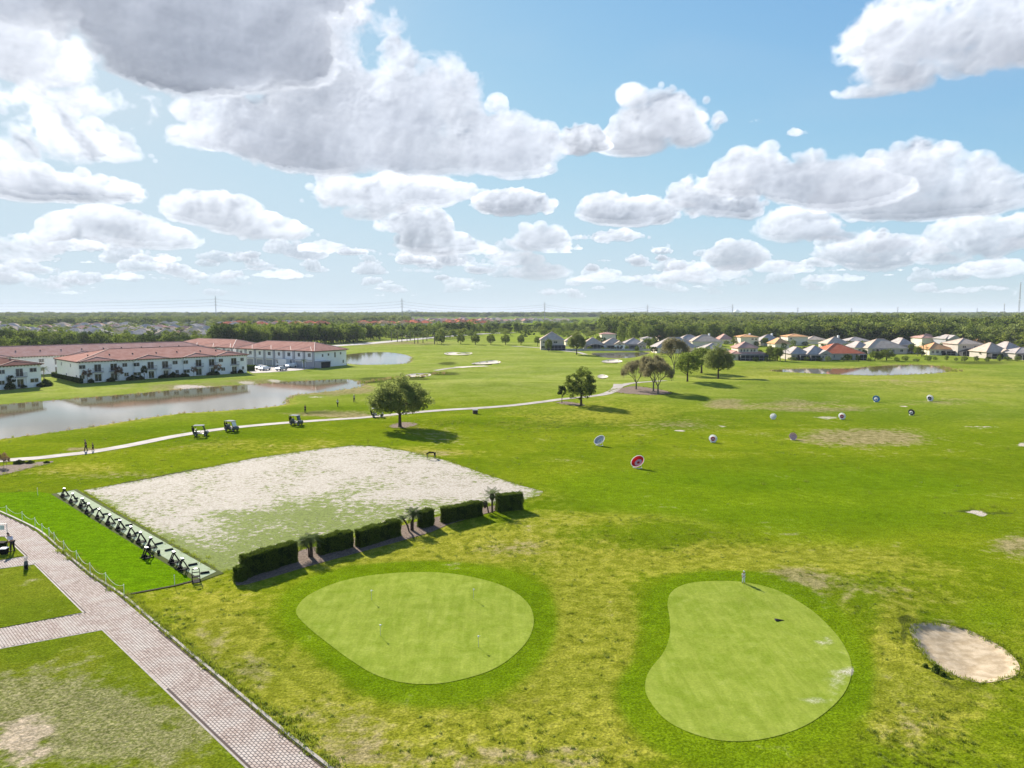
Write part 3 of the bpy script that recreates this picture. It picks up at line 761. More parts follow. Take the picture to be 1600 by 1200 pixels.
# ------------------------------------------------------------------ ground masks
# (px, py, rx px, ry px, channel, amount)   channels: dry lush yellow / sand dark rough
BLOB = [
 (1350,681,100,13,'dry',1.0),(1130,631,34,7,'dry',.8),(1130,631,30,6,'rough',1),(1235,905,60,16,'dry',.6),(1310,925,110,30,'rough',1.0),(1310,925,110,28,'dry',.3),(1590,850,50,22,'dry',.6),
 (1240,630,80,7,'dry',.6),(1240,628,90,8,'rough',.8),(1415,600,80,8,'dry',.35),(1480,628,60,6,'dry',.4),
 (430,1090,110,60,'yellow',1.0),(620,1165,330,50,'yellow',.9),(900,1120,90,90,'yellow',.8),(905,960,45,75,'yellow',1.0),(958,985,30,60,'yellow',1.2),(500,1120,90,40,'dry',.4),(640,1185,200,30,'dry',.45),
 (900,1180,120,40,'dry',.3),(340,985,70,50,'yellow',.8),(330,1010,50,50,'dry',.35),(400,1050,40,30,'dry',.5),(280,965,30,40,'rough',1),(340,1060,50,60,'rough',.9),(470,1160,60,60,'rough',.8),
 (1405,1040,40,80,'yellow',1.1),(1450,1100,70,50,'yellow',.7),(1450,1160,120,50,'rough',.5),(1420,1130,60,60,'dry',.4),(1200,880,260,26,'yellow',.7),(700,850,150,26,'yellow',.8),(700,850,150,26,'rough',.9),
 (800,860,80,12,'dry',.35),(600,880,120,14,'yellow',.5),(860,780,60,20,'yellow',.4),(1000,815,200,16,'yellow',.4),(1100,850,200,22,'rough',.5),
 (680,680,60,10,'dry',.35),(860,660,90,20,'rough',1.0),(940,650,160,25,'yellow',.6),(1010,625,60,8,'rough',.9),(1100,650,60,10,'rough',.8),(1060,665,60,10,'dry',.5),(700,665,60,8,'rough',.9),
 (670,710,90,10,'yellow',.6),(668,712,60,6,'dry',.4),(430,700,180,14,'yellow',.5),(440,700,60,6,'dry',.35),(330,690,60,8,'rough',.6),(100,735,120,14,'yellow',.5),(180,745,120,8,'dry',.25),
 (1250,800,340,70,'lush',.55),(1350,760,250,40,'lush',.5),(980,760,160,30,'lush',.6),(1550,960,80,40,'lush',.5),(700,590,150,22,'yellow',.35),(860,580,130,25,'lush',.25),
 (1250,585,180,14,'yellow',.9),(1500,600,140,25,'yellow',.6),(1400,590,60,4,'yellow',.8),(250,640,100,6,'lush',.4),(300,668,160,14,'lush',.45),(540,635,70,10,'lush',.5),(400,590,200,8,'lush',.4),(60,612,90,10,'lush',.5),
 (302,604.5,34,3.4,'sand',1.1),(386,597.6,18,1.6,'sand',1.0),(430,594.8,14,1.8,'sand',1.0),(300,604,90,6,'dry',.7),(410,596,60,4,'dry',.7),(493,620,18,1.8,'sand',.7),(500,613,50,5,'dry',.8),(560,607,30,8,'dry',.7),
 (520,648,60,4.5,'dry',1.0),(500,646,40,3,'dark',.5),(560,652,40,3,'dry',.8),(30,735,60,10,'dry',.3),(130,703,24,3,'dry',1.1),
 (1525,799,14,2.6,'sand',1.3),(1535,803,9,2,'sand',1.2),(1512,797,18,3,'dark',.7),(1560,800,40,2.5,'dark',.6),(1540,799,60,9,'rough',1.3),(1062,673,11,1.2,'sand',1.2),(1080,666,10,1.5,'sand',.5),(1130,666,8,1.5,'sand',.6),
 (1540,668,30,3,'sand',.5),(1598,695,8,5,'sand',.6),(1290,652,20,2.5,'sand',.6),(1412,635,9,1,'sand',1.0),(1280,640,110,4,'dry',.6),
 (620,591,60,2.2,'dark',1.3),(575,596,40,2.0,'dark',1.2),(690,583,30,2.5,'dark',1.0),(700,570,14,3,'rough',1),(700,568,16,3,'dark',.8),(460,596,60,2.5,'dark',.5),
 (690,541,60,3,'lush',.6),(1530,566,60,3,'dark',.7),(1414,974,14,8,'dark',.9),(1412,995,6,12,'dark',.9),(1460,976,50,4,'dark',.7),(1540,990,50,6,'rough',1),(1440,1035,20,20,'rough',1.0),  # dark blobs on the big bunker's upper left rim paint its lip shade
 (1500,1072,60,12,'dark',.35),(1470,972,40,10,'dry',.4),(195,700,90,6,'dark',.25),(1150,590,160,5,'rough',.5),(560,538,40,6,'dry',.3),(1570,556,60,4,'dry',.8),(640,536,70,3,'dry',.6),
 (730,1095,140,14,'dark',.35),(1300,1165,70,18,'dark',.3),(930,820,200,12,'rough',.6),(370,900,60,16,'rough',.7),(1180,925,20,6,'rough',.4),(1290,880,60,6,'rough',.7),
 (90,1120,150,70,'dry',.9),(180,1140,120,60,'dry',.6),(30,1165,60,45,'sand',.9),(60,1130,50,20,'sand',.45),(60,1010,100,30,'dry',.1),(198,1068,9,4,'sand',1.0),(85,955,60,10,'dry',.4),(0,1080,30,30,'dry',.7),(300,1140,60,40,'dry',.25),
 (1290,1002,14,6,'sand',.9),(1308,1025,10,5,'sand',.8),(1326,1050,8,7,'sand',1.0),(1305,1060,24,30,'sand',.45),(1270,1095,30,10,'sand',.5),(1110,1142,20,6,'sand',.35),
]
def masks(X, Y):
    ch = {k: np.zeros(X.shape) for k in ('dry', 'lush', 'yellow', 'sand', 'dark', 'rough')}
    for px, py, rx, ry, c, a in BLOB:
        cx, cy = gp0(px, py); x1 = gp0(px + rx, py)[0] - cx
        ya = gp0(px, py + ry)[1]; yb = gp0(px, max(py - ry, 500))[1]
        wy = np.where(Y > cy, max(yb - cy, .3), max(cy - ya, .3))
        sh = (px - 800) / FPX / math.cos(PITCH)
        dx = X - cx - (Y - cy) * sh
        q = (dx / x1) ** 2 + ((Y - cy) / wy) ** 2
        ch[c] += a * np.exp(-q * 1.1)
    return ch

def color_attr(me, name, arr):
    a = me.color_attributes.new(name, 'FLOAT_COLOR', 'POINT')
    buf = np.ones((arr.shape[0], 4), np.float32); buf[:, :3] = arr
    a.data.foreach_set('color', buf.ravel())

def put_masks(me, X, Y, collar=False):
    ch = masks(X, Y)
    if collar:
        ca = np.minimum(sdf(COLLAR_A, X, Y, 20), sdf(COLLAR_B, X, Y, 20))
        k = sst(1.0, -3.0, ca)
        ch['lush'] = np.maximum(ch['lush'] * (1 - k * .5), k * 1.25)
        for c in ('dry', 'yellow', 'rough', 'dark'): ch[c] *= 1 - k * .93
        # drier, yellower turf around the greens
        fg = sst(95, 60, np.hypot(X, Y)) * (1 - k)
        ch['yellow'] += .25 * fg; ch['rough'] += .10 * fg
        for P in POND:
            d = sdf(P, X, Y, 10); ring = sst(1.6, .3, d) * (d < 10)
            ch['dry'] += .7 * ring; ch['yellow'] += .45 * sst(6, 1, d) * (d < 10)
        rr = np.hypot(X, Y); fw = sst(140, 250, rr) * sst(900, 520, rr) * (1 - .45 * sst(20, 90, X)); ch['lush'] *= 1 - fw
        a = me.attributes.new('fairway', 'FLOAT', 'POINT'); a.data.foreach_set('value', fw.astype(np.float32))
    color_attr(me, 'mask_a', np.stack([ch['dry'], ch['lush'], ch['yellow']], -1))
    color_attr(me, 'mask_b', np.stack([ch['sand'], ch['dark'], ch['rough']], -1))
    return ch

# ------------------------------------------------------------------ the ground
def build_ground():
    rs = [.5, 4, 9, 14, 19, 23]
    p = CAM_H * FPX / 26.0
    while p > 2.0:
        rs.append(CAM_H * FPX / p); p -= 2.1 if p > 260 else (1.4 if p > 60 else 1.0)
    rs += [16000, 24000, 40000]
    a0 = np.arange(-41, 41.01, .14); rest = np.arange(44, 319, 3.0)
    ang = np.radians(np.concatenate([a0, rest])); r = np.array(rs)
    A, Rr = np.meshgrid(ang, r); X = np.sin(A) * Rr; Y = np.cos(A) * Rr
    na, nr = len(ang), len(r)
    Xf, Yf = X.ravel(), Y.ravel(); Z = hgt(Xf, Yf, True)
    idx = np.arange(na * nr).reshape(nr, na); nxt = np.roll(idx, -1, 1)
    F = np.stack([idx[:-1], nxt[:-1], nxt[1:], idx[1:]], -1).reshape(-1, 4)[:, ::-1]
    me = mesh_np('ground', np.stack([Xf, Yf, Z], -1), F, M['ground'], True)
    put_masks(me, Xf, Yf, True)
    o = link_mesh('ground', me); tag(o, kind='structure', label='rolling green golf course grass with yellow and dry patches')
    mb = MB(); mb.lathe([(.0, hgt(0., 0.) - .01), (.52, hgt(0., 0.) - .01)], 24).build('ground_centre', M['ground'], o)
build_ground()

def sheet(name, P, m, step, off=.012, label=None, parent=None, edge=None, lawn=False, hf=None, min_inside=.3):
    """draped sheet following the ground inside polygon P"""
    P = np.asarray(P); pts = []
    for i in range(len(P)):
        a, b = P[i], P[(i + 1) % len(P)]; n = max(1, int(np.hypot(*(b - a)) / (edge or step)))
        for k in range(n): pts.append(a + (b - a) * k / n)
    B = np.array(pts); x0, y0 = B.min(0); x1, y1 = B.max(0)
    gx, gy = np.meshgrid(np.arange(x0, x1, step), np.arange(y0, y1, step)); gx = gx.ravel() + np.tile([0, 0], 1)[0]; gy = gy.ravel()
    ins = sdf(P, gx, gy, step * 4) < -step * min_inside
    V = [Vector(p) for p in B] + [Vector((a, b)) for a, b in zip(gx[ins], gy[ins])]
    nb = len(B)
    r = geometry.delaunay_2d_cdt(V, [(i, (i + 1) % nb) for i in range(nb)], [list(range(nb))], 1, 1e-4)
    vs = np.array([(v.x, v.y) for v in r[0]]); h = (hf or hgt)(vs[:, 0], vs[:, 1])
    d = np.hypot(vs[:, 0], vs[:, 1])
    V3 = np.stack([vs[:, 0], vs[:, 1], h + off + d * .00012], -1)
    me = mesh_np(name, V3, [f for f in r[2] if len(f) == 3], m, True)
    nz = np.zeros(len(me.polygons) * 3, np.float32); me.polygons.foreach_get('normal', nz)
    if nz[2::3].mean() < 0: me.flip_normals()
    o = link_mesh(name, me, parent)
    if parent is None: tag(o, label, kind='structure')
    return o, vs

def strip(C, w):
    C = np.asarray(C); T = np.gradient(C, axis=0); T /= np.linalg.norm(T, axis=1)[:, None]
    N = np.stack([-T[:, 1], T[:, 0]], -1)
    if np.isscalar(w): w = np.full(len(C), w)
    return np.vstack([C + N * w[:, None] / 2, (C - N * w[:, None] / 2)[::-1]])

for nm, P, lb in (('putting_green', GREEN_A, 'left putting green, egg shaped, pale mown turf with four small flags'),
                  ('putting_green', GREEN_B, 'right putting green, kidney shaped, with worn sandy spots at its right edge')):
    o, vs = sheet(nm, P, M['green'], .8, .015, lb, edge=.35); put_masks(o.data, vs[:, 0], vs[:, 1])
o, vs = sheet('sandy_ground', SANDF, M['sandfield'], 1.0, .012, 'bleached sandy practice field with grass growing back in patches', edge=.8)
px = np.array([800 + FPX * x / (y * math.cos(PITCH) + CAM_H * math.sin(PITCH)) for x, y in vs])
a = o.data.attributes.new('grow', 'FLOAT', 'POINT')
dS = -sdf(SANDF, vs[:, 0], vs[:, 1], 30)
lowe = sst(84, 62, vs[:, 1] + (vs[:, 0] + 20) * -.35)
mid_ = np.exp(-((vs[:, 0] + 22) / 9) ** 2 - ((vs[:, 1] - 78) / 8) ** 2)
a.data.foreach_set('value', (lowe * 1.0 + mid_ * .8 + .35 * sst(2.0, 0, dS) + .5 * sst(-38, -50, vs[:, 0]) * sst(88, 78, vs[:, 1]) - .1).astype(np.float32))
o, vs = sheet('tee_grass', TEE, M['tee'], 1.2, .02, 'bright green rectangle of tee grass between the brick walk and the hitting strip'); put_masks(o.data, vs[:, 0], vs[:, 1])
sheet('turf_border', TURFB, M['border'], 1.0, .03, 'olive coloured border round the pale hitting strip')
sheet('hitting_strip', TURF, M['turf'], 1.0, .045, 'long pale green synthetic hitting strip')
for k, P in BUNK.items():
    o, vs = sheet('sand_bunker', P, M['bunker'] if k == 'big' else M['farsand'], .22 if k == 'big' else 1.0, .012,
          {'big': 'large oval sand bunker in the right foreground, raked in rings', 'b1': 'far white bunker left of centre, flat and wide', 'b2': 'white bunker on the far slope right of the ditch',
           'b4': 'white bunker just above the crown of the lone oak', 'b5': 'pale bunker below the houses and the dark swale', 'b6': 'small bunker behind the round tree'}[k], edge=.2 if k == 'big' else .8, min_inside=.2)
for i, P in enumerate(MULCH):
    sheet('mulch_bed', P, M['mulch'], 1.0, .03, ['reddish mulch bed below the cart path at the left edge', 'mulch ring at the foot of the lone oak', 'mulch bed under the round tree and its small neighbour',
          'mulch bed under the three bare brown trees', 'long mulch bed along the row of clipped hedges'][i])
pathw = np.full(len(PATHC), 2.7); pathw[-10:] = np.linspace(2.7, 4.0, 10)
cart_path, _ = sheet('cart_path', strip(PATHC, pathw), M['path'], 1.3, .03, 'pale concrete cart path curving past the carts and the lone oak')
sheet('cart_path', strip(smooth_open(poly([(968,604),(985,600),(1010,598),(1040,596)])), 2.6), M['path'], 1.3, .03, 'short piece of path continuing behind the bare trees')
sheet('cart_path', strip(smooth_open(poly([(800,541),(830,543),(860,545.5),(885,549),(905,551),(915,553.5)])), 3.0), M['path'], 1.6, .03, 'far path in front of the dark lanai houses')
sheet('cart_path', strip(smooth_open(poly([(715,575.5),(735,574),(760,573)])), 5.0), M['farsand'], 1.6, .03, 'pale sandy strip below the far bunkers')
sheet('cart_path', strip(smooth_open(poly([(680,579),(700,576.8),(716,575.6)])), 2.2), M['path'], 1.6, .03, 'thin path leading to the pale sandy strip')
sheet('road', strip(smooth_open(poly([(380,552),(460,546),(520,540.5),(575,536.5),(640,531),(690,526.5),(740,522.5),(800,519.5)])), 13), M['asphalt'], 5, .03, 'pale road running behind the pond and under the tree row')
sheet('parking_court', poly([(384,578.5),(410,572),(475,573.5),(492,575.5),(466,579),(420,582),(395,583)]), M['path'], 3, .03, 'pale driveway court with parked cars beside the garages')
sheet('far_fairway', smooth_closed(poly([(760,523),(820,520),(900,519),(960,520),(965,528),(900,531),(840,534),(780,533)])), M['green'], 12, .03, 'far strip of fairway beyond the first houses')
for i, P in enumerate(POND):
    V = [Vector((x, y)) for x, y in P]
    # widen by a metre so the water meets the bank
    c = P.mean(0); T = np.roll(P, -1, 0) - np.roll(P, 1, 0); N = np.stack([T[:, 1], -T[:, 0]], -1); N /= np.linalg.norm(N, axis=1)[:, None]
    Q = P + N * .9 if sdf(P, *(P + N * .5).T).mean() > 0 else P - N * .9
    r = geometry.delaunay_2d_cdt([Vector(q) for q in Q], [(j, (j + 1) % len(Q)) for j in range(len(Q))], [], 1, 1e-4)
    me = mesh_np('pond_water', [(v.x, v.y, WATER_Z) for v in r[0]], r[2], M['water'])
    nz = np.zeros(len(me.polygons) * 3, np.float32); me.polygons.foreach_get('normal', nz)
    if nz[2::3].mean() < 0: me.flip_normals()
    tag(link_mesh('pond_water', me), ['long pond in front of the white townhouses', 'small round pond beyond the end townhouse', 'shallow pond in front of the red roofed house', 'dark swale below the far houses'][i], kind='structure')
# ------------------------------------------------------------------ brick walk
MAIN = (np.array(gp0(515, 1203)) - np.array(gp0(66, 832))); MAIN = MAIN / np.linalg.norm(MAIN)
def build_walk():
    root = empty('brick_walk', (0, 0, 0), 0, 'pinkish brick walk with a branch to the left edge'); root['kind'] = 'structure'
    o, _ = sheet('joint_bed', PAVE, M['joint'], 3.0, -.035, parent=root)
    ax, ay = MAIN; u = np.array([ax, ay]); v = np.array([-ay, ax])
    bw, bl, gap = .17, .285, .012
    P = PAVE @ np.stack([u, v], 1)
    U, V_ = np.meshgrid(np.arange(P[:, 0].min(), P[:, 0].max(), bl), np.arange(P[:, 1].min(), P[:, 1].max(), bw))
    row = np.round((V_ - P[:, 1].min()) / bw).astype(int); U = U + (row % 2) * bl / 2
    cx = (U * u[0] + V_ * v[0]).ravel(); cy = (U * u[1] + V_ * v[1]).ravel()
    keep = (sdf(PAVE, cx, cy, 3) < -.13) & (cx > -75) & (cy > 25); cx, cy = cx[keep], cy[keep]; n = len(cx)
    rng = np.random.default_rng(2)
    z = hgt(cx, cy) + .0 + rng.uniform(-.004, .004, n); tilt = rng.uniform(-.006, .006, (n, 2))
    hx, hy = bl / 2 - gap, bw / 2 - gap; ch = .018
    loc = [(-hx, -hy, -.04), (hx, -hy, -.04), (hx, hy, -.04), (-hx, hy, -.04), (-hx, -hy, -.012), (hx, -hy, -.012), (hx, hy, -.012), (-hx, hy, -.012),
           (-hx + ch, -hy + ch, 0), (hx - ch, -hy + ch, 0), (hx - ch, hy - ch, 0), (-hx + ch, hy - ch, 0)]
    fs = [(8, 9, 10, 11), (4, 5, 9, 8), (5, 6, 10, 9), (6, 7, 11, 10), (7, 4, 8, 11), (0, 1, 5, 4), (1, 2, 6, 5), (2, 3, 7, 6), (3, 0, 4, 7)]
    V = np.zeros((n, 12, 3), np.float32)
    for i, (a, b, c) in enumerate(loc):
        V[:, i, 0] = cx + a * u[0] + b * v[0]; V[:, i, 1] = cy + a * u[1] + b * v[1]; V[:, i, 2] = z + c + (tilt[:, 0] * a + tilt[:, 1] * b) * (c > -.03) * 2
    F = (np.arange(n)[:, None, None] * 12 + np.array(fs)[None]).reshape(-1, 4)
    me = mesh_np('paving_bricks', V.reshape(-1, 3), F, M['paver'])
    tone = np.clip(rng.normal(.5, .28, n), 0, 1); face_attr(me, 'tone', np.repeat(tone, 9))
    o = link_mesh('paving_bricks', me, root); o['kind'] = 'stuff'
    print('bricks', n)
    # kerb along the right side and pale edging along the lawns
    def edge(pts, w, h, z0, name, m):
        C = smooth_open(poly(pts), 3) if len(pts) > 2 else poly(pts)
        mb = MB(); T = np.gradient(C, axis=0); T /= np.linalg.norm(T, axis=1)[:, None]; N = np.stack([-T[:, 1], T[:, 0]], -1)
        q = []
        for p, nn in zip(C, N):
            zz = float(hgt(p[0], p[1])); a = p + nn * w / 2; b = p - nn * w / 2
            q += [(a[0], a[1], zz + z0), (a[0], a[1], zz + h), (b[0], b[1], zz + h), (b[0], b[1], zz + z0)]
        f = []
        for i in range(len(C) - 1):
            for k in range(4): f.append((i * 4 + k, i * 4 + (k + 1) % 4, (i + 1) * 4 + (k + 1) % 4, (i + 1) * 4 + k))
        f += [(0, 1, 2, 3)[::-1], tuple(len(C) * 4 - 4 + k for k in range(4))]
        return mb.add(q, f).build(name, m, root)
    R_ = [(-60,778),(0,802),(45,823),(66,836),(100,866),(140,899),(190,932),(240,975),(290,1018),(340,1060),(400,1110),(460,1160),(515,1203),(600,1270)]
    edge([(x + 2.7, y - 1.8) for x, y in R_], .17, .05, -.3, 'kerb', M['kerb'])
    edge([(x + .6, y - .4) for x, y in R_], .17, -.005, -.3, 'kerb_gap', M['soil_and_shadow'])
    for pts in ([(520,1330),(385,1199.5),(160,984)], [(160,984),(0,1013.5),(-100,1033)], [(-60,993),(0,980),(131,957.5)], [(131,957.5),(54,881.5)], [(54,881.5),(0,888),(-60,897)], [(40,869.5),(8,838.5)], [(40,869.5),(0,876),(-60,885)]):
        edge(pts, .11, .012, -.3, 'edging', M['kerb'])
build_walk()
LAWN2 = poly([(-60,994.5),(0,981.5),(129,957.5),(53.5,883),(0,889.5),(-60,899)])
LAWN3 = poly([(-260,1064),(0,1015),(158,985.5),(383,1201),(518,1332),(-200,1500)])
LAWN1 = poly([(-60,883),(0,874.6),(38,868.6),(7,839.5),(-60,837)])
for P, lb in ((LAWN1, 'small corner of lawn where the golfer practises'), (LAWN2, 'square lawn between the two walk branches'), (LAWN3, 'large worn lawn in the bottom left corner')):
    o, vs = sheet('lawn', P, M['lawn'], .9, .02, lb, edge=.6); put_masks(o.data, vs[:, 0], vs[:, 1])
sheet('shadow_and_soil_edge', strip(poly([(150,764),(210,752.5),(300,735.5)]), .25), M['soil_and_shadow'], 1, .02, 'painted shadow line under the turf edge along the sandy field')  # dark strip paints the shadow cast by the turf step
sheet('shadow_and_soil_edge', strip(poly([(194,930.5),(274,915.5),(312,905.5)]), .22), M['soil_and_shadow'], .5, .05, 'dark cut edge at the near end of the bright tee grass')

# ------------------------------------------------------------------ vegetation meshes
def quads(C, N, S, asp=1.0, rng=None):
    """leaf quads at centres C with normals N and half-sizes S"""
    n = len(C); t = rng.normal(size=(n, 3)); a = np.cross(N, t); a /= np.linalg.norm(a, axis=1)[:, None] + 1e-9
    b = np.cross(N, a); b /= np.linalg.norm(b, axis=1)[:, None] + 1e-9
    S = S[:, None]
    V = np.stack([C - a * S - b * S * asp * .35, C + b * S * asp * -.1 + a * S * .1 - b * S * asp * .9, C + a * S + b * S * asp * .35, C + b * S * asp], 1)
    return V.reshape(-1, 3), np.arange(4 * n).reshape(-1, 4)

def crown_mesh(name, seed, rx, rz, cz, clusters=60, per=60, leaf=.16, crad=.28, m=None, flat=.75, lean=0.0, shape=1.0, low=-.55):
    """leaves in clumps spread through a crown; every clump is a small ragged ball, gaps between them"""
    rng = np.random.default_rng(seed)
    d = rng.normal(size=(clusters * 3, 3)); d /= np.linalg.norm(d, axis=1)[:, None]
    d = d[d[:, 2] > low][:clusters]
    rr = rng.uniform(.35, 1.0, len(d)) ** .45
    wob = 1 + .20 * np.sin(d[:, 0] * 4 + seed) * np.cos(d[:, 1] * 3 + seed * 2) + rng.normal(0, .06, len(d))
    cc = d * rr[:, None] * wob[:, None] * np.array([rx, rx, rz]); cc[:, 2] = np.where(cc[:, 2] < 0, cc[:, 2] * flat, cc[:, 2])
    cr = crad * rx * rng.uniform(.6, 1.25, len(d))
    L = rng.normal(size=(len(d), per, 3)); L /= np.linalg.norm(L, axis=2)[..., None]
    rad = rng.uniform(.55, 1.05, (len(d), per))
    pos = cc[:, None, :] + L * (rad * cr[:, None])[..., None] * np.array([1, 1, .72])
    nrm = L + rng.normal(0, .55, L.shape) + np.array([0, 0, .35]); nrm /= np.linalg.norm(nrm, axis=2)[..., None]
    tone = np.clip(.45 + .22 * rng.normal(size=len(d))[:, None] + .20 * rng.normal(size=(len(d), per)), 0, 1)
    C = pos.reshape(-1, 3) + np.array([0, 0, cz]); n = len(C)
    V, F = quads(C, nrm.reshape(-1, 3), leaf * rng.uniform(.6, 1.3, n), .7, rng)
    me = mesh_np(name, V, F, m); face_attr(me, 'tone', tone.ravel())
    return me, cc + np.array([0, 0, cz])

def trunk_mesh(name, seed, r0, h, cz, rx, rz, m, limbs=7, targets=None, sub=0, lean=(0, 0)):
    rng = random.Random(seed); mb = MB()
    top = Vector((lean[0] + rng.uniform(-.2, .2), lean[1] + rng.uniform(-.2, .2), cz + rz * .35))
    p1 = Vector((lean[0] * .5, lean[1] * .5, h))
    mb.tube([(0, 0, -.15), (0, 0, .12), (lean[0] * .1, lean[1] * .1, h * .4), p1, (p1 + top) / 2, top], [r0 * 1.7, r0 * 1.15, r0 * .95, r0 * .8, r0 * .5, r0 * .15], 9)
    for i in range(limbs):
        a = 2 * math.pi * i / limbs + rng.uniform(-.4, .4)
        if targets is not None: q = Vector(targets[rng.randrange(len(targets))])
        else: q = Vector((math.cos(a) * rx * .75, math.sin(a) * rx * .75, cz + rz * rng.uniform(-.2, .6)))
        s = p1.lerp(top, rng.uniform(0, .5)); s = s if s.z < q.z else p1 * .95
        mid = s.lerp(q, .5) + Vector((0, 0, -.06 * (q - s).length))
        mb.tube([s, mid, q], [r0 * .42, r0 * .26, r0 * .06], 6)
        for k in range(sub):
            s2 = mid.lerp(q, rng.uniform(0, .6)); e = s2 + Vector((rng.uniform(-1, 1), rng.uniform(-1, 1), rng.uniform(-.2, 1))).normalized() * rx * rng.uniform(.2, .4)
            mb.tube([s2, e], [r0 * .13, r0 * .03], 4, cap=False)
    return mb.mesh(name, m, True)

def tree_obj(name, loc, crown, trunk, label, cat='tree', group=None, s=1.0, rz=0.0):
    t = empty(name, loc, rz, label, cat, group); t.scale = (s, s, s) if isinstance(s, (int, float)) else s
    link_mesh('trunk', trunk, t); link_mesh('crown', crown, t); return t

def place_tree(px, py, toppx, wpx, kind, label, name='oak_tree', group=None, rz=None):
    """kind: (crown, trunk, H, W) built at unit size; scaled to the picture height and width"""
    p = gp(px, py); dist = p.y * math.cos(PITCH) + (CAM_H - p.z) * math.sin(PITCH)
    H = z_at(toppx, p.y) - p.z; W = wpx / FPX * dist
    cr, tr, H0, W0 = kind
    return tree_obj(name, p, cr, tr, label, 'tree', group, (W / W0, W / W0, H / H0), rz if rz is not None else random.Random(int(px * 7 + py)).uniform(0, 6.28))

# hero oak
def kind_oak(seed, clusters, per, leaf, m, crad=.24, limbs=9, H=9.0, W=11.5, th=2.3, rz=3.3, r0=.30, low=-.5, flat=.6, sub=3, bark='bark'):
    cz = H - rz * 1.12
    cr, cc = crown_mesh('crown', seed, W / 2 * .88, rz, cz, clusters, per, leaf, crad, m, flat, low=low)
    tr = trunk_mesh('trunk', seed, r0, th, cz, W / 2, rz, M[bark], limbs, [c for c in cc if c[2] < cz + rz * .6], sub)
    return (cr, tr, H, W)

K_oak = kind_oak(11, 420, 62, .125, M['leaf_p'], .15, 14, sub=4, th=2.3, rz=3.7, low=-.72, flat=.8)
K_round = kind_oak(12, 200, 60, .13, M['leaf'], .19, 10, H=9, W=8.4, th=1.7, rz=3.8, low=-.8, flat=.95)
K_mid = kind_oak(13, 150, 50, .17, M['leaf_b'], .21, 8, H=9, W=9.5, th=1.8, rz=3.7, low=-.7, flat=.85)
K_small = kind_oak(14, 60, 40, .12, M['leaf_d'], .28, 6, H=4.2, W=3.2, th=1.3, rz=1.5, r0=.13)

def kind_bare(seed, H=9, W=8.5, n=5, leafn=5600):
    """tree nearly out of leaf: many fine twigs, sparse brown leaves"""
    rng = random.Random(seed); mb = MB(); tips = []
    def br(p, d, l, r, lv):
        q = p + d * l; mid = p.lerp(q, .5) + Vector((rng.uniform(-1, 1), rng.uniform(-1, 1), 0)) * l * .05
        mb.tube([p, mid, q], [r, r * .82, r * .62], 7 if lv < 2 else (4 if lv < 4 else 3), cap=False)
        if lv >= n: tips.append(q); return
        if lv >= 3: tips.append(q)
        for i in range(3 if lv < 4 else 3):
            a = rng.uniform(0, 6.28); sp = rng.uniform(.35, .75)
            x = d.orthogonal().normalized(); y = d.cross(x)
            nd = (d + (x * math.cos(a) + y * math.sin(a)) * sp + Vector((0, 0, .10))).normalized()
            br(q, nd, l * rng.uniform(.66, .86), r * .62, lv + 1)
    mb.tube([(0, 0, -.1), (0, 0, .15), (0, 0, 1.5)], [.34, .24, .19], 9)
    for i in range(5):
        a = 2 * math.pi * i / 5 + rng.uniform(-.3, .3)
        br(Vector((0, 0, 1.45)), Vector((math.cos(a) * .75, math.sin(a) * .75, 1)).normalized(), 1.75, .10, 1)
    tr = mb.mesh('trunk', M['greybark'], False)
    zz = np.array([t[:] for t in tips]); Hh = zz[:, 2].max(); Ww = (zz[:, 0].max() - zz[:, 0].min() + zz[:, 1].max() - zz[:, 1].min()) / 2
    g = np.random.default_rng(seed); k = g.integers(0, len(zz), leafn * 3)
    C = zz[k] + g.normal(0, .22, (len(k), 3)); N = g.normal(size=C.shape); N /= np.linalg.norm(N, axis=1)[:, None]
    V, F = quads(C, N, .085 * g.uniform(.5, 1.3, len(C)), .7, g); me = mesh_np('crown', V, F, M['leaf_br']); face_attr(me, 'tone', g.uniform(0, 1, len(C)))
    return (me, tr, Hh, Ww)
K_bare = kind_bare(21); K_bare2 = kind_bare(22)

place_tree(625, 667, 590, 100, K_oak, 'lone broad oak beside the cart path with a large shadow to its right', rz=1.0)
place_tree(908, 633, 573, 53, K_round, 'dense round dark green tree right of the bend in the cart path', 'round_tree')
place_tree(878, 629.5, 601, 15, K_small, 'small thin tree beside the dense round tree', 'young_tree')
place_tree(994, 608.5, 561, 44, K_bare, 'leftmost of the three bare brown trees on the mulch bed', 'bare_tree', rz=.5)
place_tree(1021, 611.5, 556, 44, K_bare2, 'middle one of the three bare brown trees, tallest and densest', 'bare_tree', rz=2.2)
place_tree(1028, 615, 562, 46, K_bare, 'right one of the three bare brown trees, nearest to the camera', 'bare_tree', rz=4.0)
place_tree(1074, 596, 545, 44, K_mid, 'green tree right of the bare brown trees', 'oak_tree')
place_tree(1096, 583, 538, 50, K_mid, 'green tree between two others in front of the grey roofs', 'oak_tree')
place_tree(1122, 592, 541, 52, K_oak, 'rightmost green tree of the clump, in front of the red topped two storey house', 'oak_tree')
place_tree(1053, 584, 529, 42, K_bare2, 'olive brown tree behind the bare trees beside the grey roofed houses', 'bare_tree', rz=1.2)
place_tree(901, 554, 519, 35, K_oak, 'spreading olive tree in front of the far lanai houses', 'oak_tree', rz=3)
place_tree(1022, 556, 541, 12, K_small, 'dark bush like tree at the right end of the far fence', 'young_tree')
